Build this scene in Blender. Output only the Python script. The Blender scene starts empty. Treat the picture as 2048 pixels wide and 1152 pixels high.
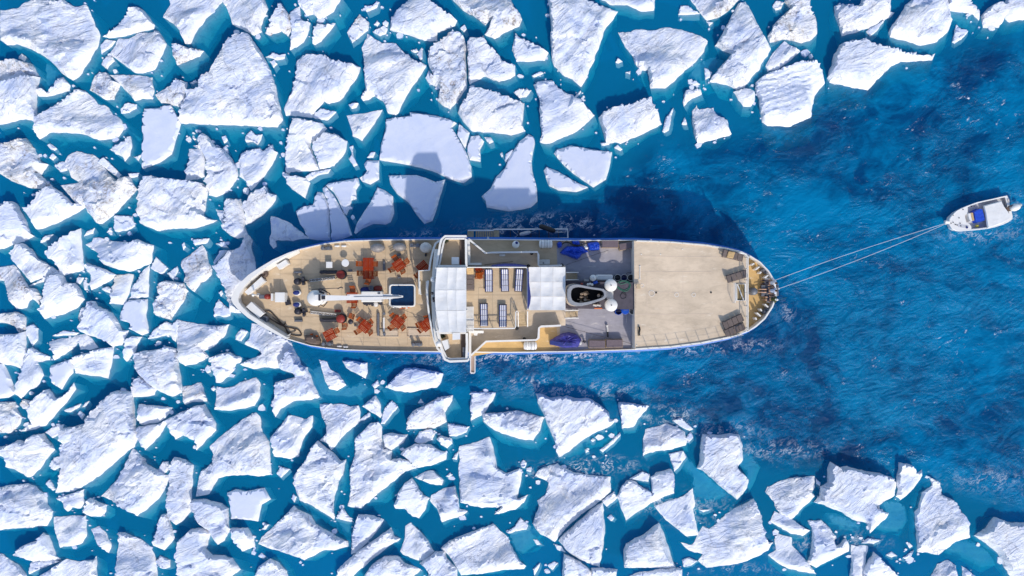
import bpy, bmesh, math, random
from mathutils import Vector, Matrix, noise, geometry
R = math.radians
C = bpy.context.scene.collection
SC = bpy.context.scene

# ---------------------------------------------------------------- camera, sky, sun, exposure
CAM_H = 75.0            # drone height above the water, metres
FOC = 1656.0            # focal length in photo pixels (2048 px wide)
cam = bpy.data.cameras.new('camera')
cam.sensor_width = 36.0
cam.lens = 36.0 * FOC / 2048.0
cam.clip_end = 5000.0
cam_o = bpy.data.objects.new('camera', cam)
C.objects.link(cam_o)
cam_o.location = (0, 0, CAM_H)
cam_o.rotation_euler = (0, 0, 0)
SC.camera = cam_o

SUN_EL = R(41)
SUN_AZ = math.atan2(-0.93, 0.36)      # direction TOWARDS the sun in the XY plane (low, beyond the bottom of the frame)
sd = Vector((math.cos(SUN_AZ) * math.cos(SUN_EL), math.sin(SUN_AZ) * math.cos(SUN_EL), math.sin(SUN_EL)))
sun = bpy.data.lights.new('sun', 'SUN')
sun.energy = 2.35
sun.angle = R(1.2)
sun.color = (1.0, 0.91, 0.78)
sun_o = bpy.data.objects.new('sun', sun)
C.objects.link(sun_o)
sun_o.rotation_euler = (-sd).to_track_quat('-Z', 'Y').to_euler()
sun_o.location = sd * 200

w = bpy.data.worlds.new('World')
SC.world = w
w.use_nodes = True
nt = w.node_tree
bg = nt.nodes['Background']
sky = nt.nodes.new('ShaderNodeTexSky')
sky.sky_type = 'NISHITA'
sky.sun_disc = False
sky.sun_elevation = SUN_EL
sky.sun_rotation = math.pi / 2 - SUN_AZ
nt.links.new(sky.outputs[0], bg.inputs[0])
bg.inputs[1].default_value = 0.15

SC.view_settings.view_transform = 'Standard'
SC.view_settings.look = 'None'
SC.view_settings.gamma = 1.0
SC.view_settings.exposure = 0.33
SC.view_settings.use_curve_mapping = False


def at(px, py, z=0.0):
    """A point of the 2048 x 1152 photograph at height z above the water."""
    k = (CAM_H - z) / FOC
    return Vector(((px - 1024) * k, (576 - py) * k, z))


def PXM(z):
    return (CAM_H - z) / FOC


# ---------------------------------------------------------------- materials
def mat(name, col, rough=0.6, var=0.0, scale=3.0, bump=0.0, bscale=20.0, metal=0.0, col2=None, spec=0.5, coord='Object', stretch=None):
    m = bpy.data.materials.new(name)
    m.use_nodes = True
    n = m.node_tree.nodes
    l = m.node_tree.links
    p = n['Principled BSDF']
    p.inputs['Base Color'].default_value = (*col, 1)
    p.inputs['Roughness'].default_value = rough
    p.inputs['Metallic'].default_value = metal
    p.inputs['Specular IOR Level'].default_value = spec
    tc = n.new('ShaderNodeTexCoord')
    src = tc.outputs[coord]
    if stretch:
        mp = n.new('ShaderNodeMapping')
        mp.inputs['Scale'].default_value = stretch
        l.new(src, mp.inputs[0])
        src = mp.outputs[0]
    if var > 0 or col2:
        t = n.new('ShaderNodeTexNoise')
        t.inputs['Scale'].default_value = scale
        t.inputs['Detail'].default_value = 6
        t.inputs['Roughness'].default_value = 0.65
        l.new(src, t.inputs['Vector'])
        r = n.new('ShaderNodeValToRGB')
        r.color_ramp.elements[0].position = 0.32
        r.color_ramp.elements[1].position = 0.68
        c2 = col2 or tuple(c * (1 - var) for c in col)
        r.color_ramp.elements[0].color = (*c2, 1)
        r.color_ramp.elements[1].color = (*col, 1)
        l.new(t.outputs['Fac'], r.inputs[0])
        l.new(r.outputs[0], p.inputs['Base Color'])
    if bump > 0:
        t2 = n.new('ShaderNodeTexNoise')
        t2.inputs['Scale'].default_value = bscale
        t2.inputs['Detail'].default_value = 5
        l.new(src, t2.inputs['Vector'])
        b = n.new('ShaderNodeBump')
        b.inputs['Strength'].default_value = 1.0
        b.inputs['Distance'].default_value = bump
        l.new(t2.outputs['Fac'], b.inputs['Height'])
        l.new(b.outputs[0], p.inputs['Normal'])
    return m


def mat_ice():
    m = bpy.data.materials.new('sea ice and snow')
    m.use_nodes = True
    n = m.node_tree.nodes
    l = m.node_tree.links
    p = n['Principled BSDF']
    p.inputs['Roughness'].default_value = 0.55
    p.inputs['Specular IOR Level'].default_value = 0.3
    geo = n.new('ShaderNodeNewGeometry')

    def nz(scale, detail=6, rough=0.6, vec=None, dist=0.0):
        t = n.new('ShaderNodeTexNoise')
        t.inputs['Scale'].default_value = scale
        t.inputs['Detail'].default_value = detail
        t.inputs['Roughness'].default_value = rough
        t.inputs['Distortion'].default_value = dist
        l.new(vec or geo.outputs['Position'], t.inputs['Vector'])
        return t.outputs['Fac']

    def ramp(fac, a, b, ca=(0, 0, 0), cb=(1, 1, 1)):
        r = n.new('ShaderNodeValToRGB')
        r.color_ramp.elements[0].position = a
        r.color_ramp.elements[1].position = b
        r.color_ramp.elements[0].color = (*ca, 1)
        r.color_ramp.elements[1].color = (*cb, 1)
        l.new(fac, r.inputs[0])
        return r.outputs[0]

    def attr(name):
        a = n.new('ShaderNodeAttribute')
        a.attribute_type = 'OBJECT'
        a.attribute_name = name
        return a.outputs['Fac']

    def mth(op, a, b=None, c=None):
        x = n.new('ShaderNodeMath')
        x.operation = op
        for i, q in enumerate((a, b, c)):
            if q is None:
                continue
            if isinstance(q, (int, float)):
                x.inputs[i].default_value = q
            else:
                l.new(q, x.inputs[i])
        return x.outputs[0]

    def mixc(f, a, b):
        x = n.new('ShaderNodeMix')
        x.data_type = 'RGBA'
        l.new(f, x.inputs[0])
        for i, q in ((6, a), (7, b)):
            if isinstance(q, tuple):
                x.inputs[i].default_value = (*q, 1)
            else:
                l.new(q, x.inputs[i])
        return x.outputs[2]

    # hard snow (white) over blue-grey wind scoured ice, bluer to paint in shade
    rim_a = n.new('ShaderNodeAttribute')
    rim_a.attribute_name = 'rim'
    rim = rim_a.outputs['Fac']
    base = ramp(nz(0.45, 9, 0.74, dist=0.6), 0.37, 0.60, (0.52, 0.61, 0.85), (0.84, 0.86, 0.91))
    base = mixc(attr('bare'), base, (0.60, 0.66, 0.84))
    base = mixc(rim, base, (0.88, 0.89, 0.91))  # sun-facing bevel whitened, so its sunlit brightness is painted in
    # grit frozen into the ice, only on the floes that show it
    g1 = ramp(nz(0.7, 7, 0.72, dist=1.2), 0.50, 0.60)
    g2 = ramp(nz(5.0, 5, 0.7), 0.4, 0.62)
    grit = mth('MULTIPLY', mth('MULTIPLY', g1, g2), attr('dirt'))
    col = mixc(grit, base, (0.23, 0.19, 0.165))
    # hairline fractures
    vo = n.new('ShaderNodeTexVoronoi')
    vo.feature = 'DISTANCE_TO_EDGE'
    vo.inputs['Scale'].default_value = 0.42
    wv_ = n.new('ShaderNodeMix'); wv_.data_type = 'VECTOR'; wv_.inputs[0].default_value = 0.12
    nn = n.new('ShaderNodeTexNoise'); nn.inputs['Scale'].default_value = 1.1; nn.inputs['Detail'].default_value = 5
    l.new(geo.outputs['Position'], nn.inputs['Vector'])
    av = n.new('ShaderNodeVectorMath'); av.operation = 'MULTIPLY_ADD'; av.inputs[1].default_value = (1.6, 1.6, 1.6)
    l.new(nn.outputs['Color'], av.inputs[0]); l.new(geo.outputs['Position'], av.inputs[2])
    l.new(av.outputs[0], vo.inputs['Vector'])
    crk = mth('MULTIPLY', mth('SUBTRACT', 1.0, ramp(vo.outputs['Distance'], 0.0, 0.022)), mth('MULTIPLY', ramp(nz(0.35, 3, 0.5), 0.46, 0.56), mth('MULTIPLY', attr('rough'), 0.75)))
    col = mixc(crk, col, (0.30, 0.34, 0.44))
    stain = mth('MULTIPLY', mth('MULTIPLY', ramp(nz(0.45, 4, 0.6), 0.45, 0.65), 0.55), attr('stain'))
    col = mixc(stain, col, (0.66, 0.56, 0.36))
    l.new(col, p.inputs['Base Color'])
    # crusty fine relief, drawn out along each floe's own wind direction
    rot = n.new('ShaderNodeVectorRotate')
    rot.rotation_type = 'Z_AXIS'
    l.new(geo.outputs['Position'], rot.inputs['Vector'])
    l.new(attr('grain'), rot.inputs['Angle'])
    mp = n.new('ShaderNodeMapping')
    mp.inputs['Scale'].default_value = (0.55, 1.5, 1.0)
    l.new(rot.outputs[0], mp.inputs[0])
    mp2 = n.new('ShaderNodeMapping')
    mp2.inputs['Scale'].default_value = (1.2, 5.0, 1.0)
    l.new(rot.outputs[0], mp2.inputs[0])
    streaky = ramp(nz(0.22, 3, 0.5), 0.42, 0.62)
    h = mth('ADD', mth('MULTIPLY', nz(1.0, 7, 0.62, mp.outputs[0], 0.9), 0.85),
            mth('ADD', mth('MULTIPLY', mth('MULTIPLY', nz(1.0, 5, 0.6, mp2.outputs[0], 0.5), streaky), 0.22), mth('MULTIPLY', nz(6.0, 4, 0.6), 0.05)))
    b = n.new('ShaderNodeBump')
    b.inputs['Distance'].default_value = 0.46
    l.new(mth('MULTIPLY', attr('rough'), mth('MULTIPLY_ADD', rim, -0.75, 1.0)), b.inputs['Strength'])
    l.new(h, b.inputs['Height'])
    l.new(b.outputs[0], p.inputs['Normal'])
    return m


M = {}
M['ice'] = mat_ice()
M['tan'] = mat('sand coloured deck paint', (0.66, 0.505, 0.33), 0.75, 0.0, 0.5, 0.004, 30, col2=(0.56, 0.43, 0.29))
M['tan2'] = mat('worn sand coloured deck paint', (0.74, 0.60, 0.45), 0.75, 0.0, 0.33, 0.004, 30, col2=(0.56, 0.455, 0.34))
M['ochre'] = mat('ochre deck paint and sun glow', (0.66, 0.43, 0.17), 0.75, 0.0, 0.5, 0.004, 30, col2=(0.54, 0.36, 0.16))
M['seam'] = mat('deck seam', (0.46, 0.36, 0.25), 0.8)
M['greydeck'] = mat('grey deck paint', (0.40, 0.385, 0.43), 0.7, 0.0, 1.0, 0.003, 40, col2=(0.33, 0.32, 0.37))
M['darkdeck'] = mat('dark purple grey deck', (0.085, 0.075, 0.10), 0.7, 0.35, 2.0)
M['white'] = mat('white ship paint', (0.80, 0.79, 0.77), 0.45, 0.0, 1.5, 0.0, col2=(0.74, 0.72, 0.69))
M['whitewall'] = mat('white bulkhead paint', (0.80, 0.78, 0.74), 0.5, 0.0, 1.0, col2=(0.70, 0.66, 0.60))
M['blue'] = mat('blue hull paint', (0.008, 0.15, 0.55), 0.4, 0.25, 1.5)
M['navy'] = mat('navy canvas', (0.015, 0.03, 0.20), 0.7, 0.3, 4.0, 0.02, 8)
M['tarp'] = mat('blue tarpaulin', (0.008, 0.075, 0.62), 0.45, 0.35, 5.0, 0.05, 5)
M['purple'] = mat('violet blue boat cover', (0.045, 0.045, 0.30), 0.5, 0.3, 4.0, 0.03, 5)
M['canvas'] = mat('white awning canvas', (0.80, 0.80, 0.80), 0.8, 0.0, 1.6, 0.03, 2.5, col2=(0.70, 0.71, 0.73))
M['red'] = mat('dull red paint', (0.28, 0.025, 0.015), 0.5, 0.3, 4.0)
M['black'] = mat('black rubber', (0.012, 0.012, 0.014), 0.6, 0.3, 6.0)
M['chain'] = mat('rusty chain steel', (0.10, 0.065, 0.045), 0.6, 0.4, 12.0, metal=0.4)
M['grey'] = mat('grey steel', (0.18, 0.19, 0.22), 0.5, 0.3, 5.0, metal=0.3)
M['dark'] = mat('dark steel', (0.04, 0.04, 0.055), 0.5, 0.3, 5.0, metal=0.3)
M['brown'] = mat('brown canvas', (0.15, 0.105, 0.085), 0.75, 0.3, 5.0)
M['boxbrown'] = mat('mauve brown cushion vinyl', (0.17, 0.13, 0.15), 0.6, 0.25, 5.0)
M['silver'] = mat('silver grey cover', (0.30, 0.28, 0.28), 0.45, 0.35, 4.0, 0.02, 6)
M['pale'] = mat('pale grey cover', (0.66, 0.64, 0.62), 0.5, 0.3, 4.0, 0.02, 6)
M['teak'] = mat('oiled red brown teak', (0.36, 0.038, 0.006), 0.6, 0.0, 6.0, 0.003, 40, col2=(0.22, 0.020, 0.004), stretch=(1, 6, 1), spec=0.15)
M['teak2'] = mat('orange teak', (0.46, 0.105, 0.014), 0.6, 0.0, 6.0, 0.003, 40, col2=(0.26, 0.045, 0.008), stretch=(1, 6, 1), spec=0.15)
M['tread'] = mat('pale wooden tread', (0.60, 0.46, 0.28), 0.7, 0.3, 6.0)
M['steelgrey'] = mat('grey funnel paint', (0.30, 0.31, 0.34), 0.5, 0.2, 3.0)
M['cream'] = mat('cream funnel paint', (0.68, 0.56, 0.45), 0.55, 0.15, 3.0)
M['soot'] = mat('soot', (0.008, 0.008, 0.010), 0.9, 0.4, 6.0)
M['pipe'] = mat('scorched exhaust pipe', (0.42, 0.30, 0.20), 0.6, 0.4, 8.0)
M['poolwater'] = mat('dark blue pool water', (0.004, 0.035, 0.11), 0.08, 0.4, 4.0, 0.02, 5)
M['royal'] = mat('royal blue plastic', (0.01, 0.10, 0.60), 0.4, 0.2, 4.0)
M['green'] = mat('green hose', (0.03, 0.16, 0.11), 0.5, 0.3, 6.0)
M['orange'] = mat('orange plastic', (0.70, 0.16, 0.03), 0.5, 0.2, 5.0)
M['yellow'] = mat('yellow plastic', (0.75, 0.62, 0.08), 0.5)
M['rope'] = mat('pale rope', (0.66, 0.65, 0.60), 0.9, 0.2, 9.0)
M['darkrope'] = mat('dark wire rope', (0.06, 0.05, 0.05), 0.8, 0.2, 9.0)
M['gel'] = mat('white gelcoat', (0.82, 0.81, 0.80), 0.25, 0.0, 2.5, col2=(0.76, 0.75, 0.74))
M['lav'] = mat('pale grey cockpit floor', (0.56, 0.57, 0.62), 0.6, 0.15, 3.0)
M['lounge'] = mat('grey brown lounger fabric', (0.165, 0.13, 0.12), 0.8, 0.25, 8.0)
M['towel'] = mat('tan towel', (0.58, 0.40, 0.20), 0.9, 0.2, 8.0)
M['skin'] = mat('skin', (0.55, 0.33, 0.22), 0.5, 0.1, 6.0)
M['shirtwhite'] = mat('white cotton', (0.78, 0.78, 0.80), 0.9, 0.1, 8.0, 0.01, 12)
M['shirtblue'] = mat('pale blue cotton', (0.50, 0.58, 0.74), 0.9, 0.15, 8.0, 0.01, 12)
M['shirtgreen'] = mat('olive green cotton', (0.065, 0.085, 0.025), 0.9, 0.2, 8.0, 0.01, 12)
M['trousers'] = mat('dark blue trousers', (0.035, 0.035, 0.06), 0.9, 0.2, 8.0)
M['hair'] = mat('brown hair', (0.06, 0.035, 0.02), 0.7, 0.3, 20.0)
M['glass'] = mat('dark window glass', (0.02, 0.03, 0.04), 0.05)
M['leaf'] = mat('dark leaves', (0.03, 0.05, 0.02), 0.7, 0.4, 20.0)


def mat_stripes():
    m = mat('blue and white striped mattress', (0.8, 0.8, 0.8), 0.85)
    n = m.node_tree.nodes
    l = m.node_tree.links
    tc = n.new('ShaderNodeTexCoord')
    sp = n.new('ShaderNodeSeparateXYZ')
    l.new(tc.outputs['Object'], sp.inputs[0])
    a = n.new('ShaderNodeMath'); a.operation = 'MULTIPLY'; a.inputs[1].default_value = 2 * math.pi / 0.165
    l.new(sp.outputs['X'], a.inputs[0])
    s = n.new('ShaderNodeMath'); s.operation = 'COSINE'
    l.new(a.outputs[0], s.inputs[0])
    r = n.new('ShaderNodeValToRGB')
    r.color_ramp.interpolation = 'CONSTANT'
    r.color_ramp.elements[0].color = (0.035, 0.05, 0.20, 1)
    r.color_ramp.elements[1].position = 0.42
    r.color_ramp.elements[1].color = (0.74, 0.74, 0.76, 1)
    b = n.new('ShaderNodeMath'); b.operation = 'MULTIPLY_ADD'; b.inputs[1].default_value = 0.5; b.inputs[2].default_value = 0.5
    l.new(s.outputs[0], b.inputs[0])
    l.new(b.outputs[0], r.inputs[0])
    l.new(r.outputs[0], n['Principled BSDF'].inputs['Base Color'])
    return m


M['stripes'] = mat_stripes()


def add_wear(m, rust=(0.33, 0.17, 0.08), amount=0.5, scuff=0.80):
    """scuffs, drain marks and a few rust blooms over a painted surface"""
    n = m.node_tree.nodes
    l = m.node_tree.links
    p = n['Principled BSDF']
    src = p.inputs['Base Color'].links[0].from_socket
    geo = n.new('ShaderNodeNewGeometry')

    def layer(src, scale, lo, hi, col, fac, stretch=(1, 1, 1), rough=0.7, blend='MIX'):
        mp = n.new('ShaderNodeMapping')
        mp.inputs['Scale'].default_value = stretch
        l.new(geo.outputs['Position'], mp.inputs[0])
        t = n.new('ShaderNodeTexNoise')
        t.inputs['Scale'].default_value = scale
        t.inputs['Detail'].default_value = 7
        t.inputs['Roughness'].default_value = rough
        t.inputs['Distortion'].default_value = 0.6
        l.new(mp.outputs[0], t.inputs['Vector'])
        r = n.new('ShaderNodeMapRange')
        r.inputs[1].default_value = lo
        r.inputs[2].default_value = hi
        r.inputs[4].default_value = fac
        l.new(t.outputs['Fac'], r.inputs[0])
        x = n.new('ShaderNodeMix')
        x.data_type = 'RGBA'
        x.blend_type = blend
        l.new(r.outputs[0], x.inputs[0])
        l.new(src, x.inputs[6])
        x.inputs[7].default_value = (*col, 1)
        return x.outputs[2]

    o = layer(src, 1.3, 0.45, 0.7, (scuff, scuff * .99, scuff * .97), 1.0, (0.5, 1.3, 1), 0.75, 'MULTIPLY')
    o = layer(o, 2.6, 0.60, 0.72, (0.86, 0.80, 0.70), 0.55, (0.35, 1.0, 1))
    o = layer(o, 3.3, 0.68, 0.76, rust, amount)
    l.new(o, p.inputs['Base Color'])


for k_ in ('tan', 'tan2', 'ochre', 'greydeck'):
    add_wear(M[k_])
add_wear(M['canvas'], (0.55, 0.50, 0.42), 0.35, 0.90)


# ---------------------------------------------------------------- mesh helpers
def link_mesh(name, verts, faces, material, parent=None, smooth=False):
    me = bpy.data.meshes.new(name)
    o = bpy.data.objects.new(name, me)
    C.objects.link(o)
    off = Vector((0, 0, 0))
    if parent is not None:
        o.parent = parent
        q = parent
        while q is not None:
            off += q.location
            q = q.parent
    me.from_pydata([tuple(Vector(v) - off) for v in verts], [], faces)
    me.materials.append(material)
    if smooth:
        me.shade_smooth()
    me.update()
    return o


class MB:
    """Collects solids in one mesh."""
    def __init__(s):
        s.v = []
        s.f = []

    def add(s, v, f):
        k = len(s.v)
        s.v += [Vector(q) for q in v]
        s.f += [tuple(i + k for i in q) for q in f]
        return s

    def box(s, c, size, rz=0.0, ry=0.0, rx=0.0, taper=1.0):
        sx, sy, sz = (q / 2 for q in size)
        m = Matrix.Rotation(rz, 3, 'Z') @ Matrix.Rotation(ry, 3, 'Y') @ Matrix.Rotation(rx, 3, 'X')
        v = []
        for z in (-1, 1):
            k = taper if z > 0 else 1.0
            for x, y in ((-1, -1), (1, -1), (1, 1), (-1, 1)):
                v.append(Vector(c) + m @ Vector((x * sx * k, y * sy * k, z * sz)))
        return s.add(v, [(3, 2, 1, 0), (4, 5, 6, 7), (0, 1, 5, 4), (1, 2, 6, 5), (2, 3, 7, 6), (3, 0, 4, 7)])

    def rbox(s, c, size, b, rz=0.0, ry=0.0):
        """box with chamfered vertical and top edges"""
        sx, sy, sz = (q / 2 for q in size)
        m = Matrix.Rotation(rz, 3, 'Z') @ Matrix.Rotation(ry, 3, 'Y')
        def ring(i, z):
            a, c2 = sx - i, sy - i
            k = b
            return [(-a + k, -c2, z), (a - k, -c2, z), (a, -c2 + k, z), (a, c2 - k, z), (a - k, c2, z), (-a + k, c2, z), (-a, c2 - k, z), (-a, -c2 + k, z)]
        v = []
        for i, z in ((0, -sz), (0, sz - b), (b * .8, sz)):
            v += [Vector(c) + m @ Vector(q) for q in ring(i, z)]
        f = [tuple(range(7, -1, -1)), tuple(range(16, 24))]
        for k in (0, 8):
            for i in range(8):
                j = (i + 1) % 8
                f.append((k + i, k + j, k + 8 + j, k + 8 + i))
        return s.add(v, f)

    def cyl(s, p0, p1, r0, r1=None, n=12):
        r1 = r0 if r1 is None else r1
        p0, p1 = Vector(p0), Vector(p1)
        q = (p1 - p0).to_track_quat('Z', 'Y')
        v = []
        for p, r in ((p0, r0), (p1, r1)):
            for i in range(n):
                a = 2 * math.pi * i / n
                v.append(p + q @ Vector((r * math.cos(a), r * math.sin(a), 0)))
        f = [tuple(range(n - 1, -1, -1)), tuple(range(n, 2 * n))]
        for i in range(n):
            j = (i + 1) % n
            f.append((i, j, n + j, n + i))
        return s.add(v, f)

    def tube(s, pts, r, n=6, closed=False):
        pts = [Vector(p) for p in pts]
        N = len(pts)
        v = []
        f = []
        for i, p in enumerate(pts):
            a = pts[i - 1] if (i > 0 or closed) else p
            b = pts[(i + 1) % N] if (i < N - 1 or closed) else p
            d = (b - a)
            if d.length < 1e-6:
                d = Vector((1, 0, 0))
            d.normalize()
            up = Vector((0, 0, 1)) if abs(d.z) < 0.9 else Vector((1, 0, 0))
            x = d.cross(up).normalized()
            y = x.cross(d)
            for k in range(n):
                t = 2 * math.pi * (k + .5) / n
                v.append(p + x * (r * math.cos(t)) + y * (r * math.sin(t)))
        for i in range(N if closed else N - 1):
            for k in range(n):
                j = (i + 1) % N
                f.append((i * n + k, i * n + (k + 1) % n, j * n + (k + 1) % n, j * n + k))
        if not closed:
            f.append(tuple(range(n)))
            f.append(tuple(range(N * n - 1, (N - 1) * n - 1, -1)))
        return s.add(v, f)

    def prism(s, poly, z0, z1, top=None):
        """poly: list of (x, y); top: optional outline of the upper face"""
        n = len(poly)
        top = top or poly
        a = sum(poly[i][0] * poly[(i + 1) % n][1] - poly[(i + 1) % n][0] * poly[i][1] for i in range(n))
        if a < 0:
            poly = list(reversed(poly))
            top = list(reversed(top))
        v = [(p[0], p[1], z0) for p in poly] + [(p[0], p[1], z1) for p in top]
        f = [tuple(range(n - 1, -1, -1)), tuple(range(n, 2 * n))]
        for i in range(n):
            j = (i + 1) % n
            f.append((i, j, n + j, n + i))
        return s.add(v, f)

    def lathe(s, c, prof, n=16, sx=1.0, sy=1.0, rz=0.0):
        v = []
        f = []
        m = Matrix.Rotation(rz, 3, 'Z')
        for r, z in prof:
            for i in range(n):
                a = 2 * math.pi * i / n
                v.append(Vector(c) + m @ Vector((r * sx * math.cos(a), r * sy * math.sin(a), z)))
        for k in range(len(prof) - 1):
            for i in range(n):
                j = (i + 1) % n
                f.append((k * n + i, k * n + j, (k + 1) * n + j, (k + 1) * n + i))
        f.append(tuple(range(n - 1, -1, -1)))
        f.append(tuple(range((len(prof) - 1) * n, len(prof) * n)))
        return s.add(v, f)

    def ball(s, c, rx, ry=None, rz=None, rot=0.0, n=14, k=8):
        ry = ry or rx
        rz = rz or rx
        prof = [(math.sin(math.pi * i / k) + 1e-4, -math.cos(math.pi * i / k) * rz) for i in range(k + 1)]
        return s.lathe(c, prof, n, rx, ry, rot)

    def wall(s, pts, z0, z1, th, closed=False):
        """upright wall along a polyline of (x, y)"""
        N = len(pts)
        P = [Vector((p[0], p[1], 0)) for p in pts]
        L = []
        for i in range(N):
            a = P[i - 1] if (i > 0 or closed) else P[i]
            b = P[(i + 1) % N] if (i < N - 1 or closed) else P[i]
            d = (b - a).normalized()
            nrm = Vector((-d.y, d.x, 0))
            c = 1.0
            if 0 < i < N - 1 or closed:
                d0 = (P[i] - P[i - 1]).normalized()
                c = max(0.5, d0.dot(d))
            L.append((P[i] + nrm * th / 2 / c, P[i] - nrm * th / 2 / c))
        v = []
        for a, b in L:
            v += [(a.x, a.y, z0), (b.x, b.y, z0), (b.x, b.y, z1), (a.x, a.y, z1)]
        f = []
        for i in range(N if closed else N - 1):
            j = (i + 1) % N
            for q in range(4):
                r = (q + 1) % 4
                f.append((i * 4 + q, i * 4 + r, j * 4 + r, j * 4 + q))
        if not closed:
            f.append((3, 2, 1, 0))
            f.append(tuple(range((N - 1) * 4, N * 4)))
        return s.add(v, f)

    def build(s, name, material, parent=None, smooth=False, label=None, kind=None):
        o = link_mesh(name, s.v, s.f, material, parent, smooth)
        bm = bmesh.new()
        bm.from_mesh(o.data)
        bmesh.ops.recalc_face_normals(bm, faces=bm.faces)
        bm.to_mesh(o.data)
        bm.free()
        if label:
            o['label'] = label
        if kind:
            o['kind'] = kind
        return o


def tag(o, label, cat, group=None):
    o['label'] = label
    o['category'] = cat
    if group:
        o['group'] = group
    return o


def thing(name, label, cat, loc, rz=0.0, group=None):
    o = bpy.data.objects.new(name, None)
    o.empty_display_size = 0.2
    C.objects.link(o)
    o.location = loc
    tag(o, label, cat, group)
    if rz:
        o.rotation_euler = (0, 0, rz)
    return o


def copy_tree(o, parent=None):
    c = o.copy()
    C.objects.link(c)
    if parent is not None:
        c.parent = parent
    for ch in list(o.children):
        copy_tree(ch, c)
    return c


def place(proto, used, px, py, z, rz, label):
    """The first call moves the prototype itself, later calls copy it."""
    o = proto if not used else copy_tree(proto)
    used.append(o)
    o.location = at(px, py, z)
    o.rotation_euler = (0, 0, rz)
    o['label'] = label
    return o


def LMB():
    return MB()


def lbuild(mb, name, material, parent, **k):
    """build with coordinates local to the parent (whose location must not be subtracted)"""
    loc = Vector((0, 0, 0))
    q = parent
    while q is not None:
        loc += q.location
        q = q.parent
    mb.v = [v + loc for v in mb.v]
    return mb.build(name, material, parent, **k)

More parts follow.
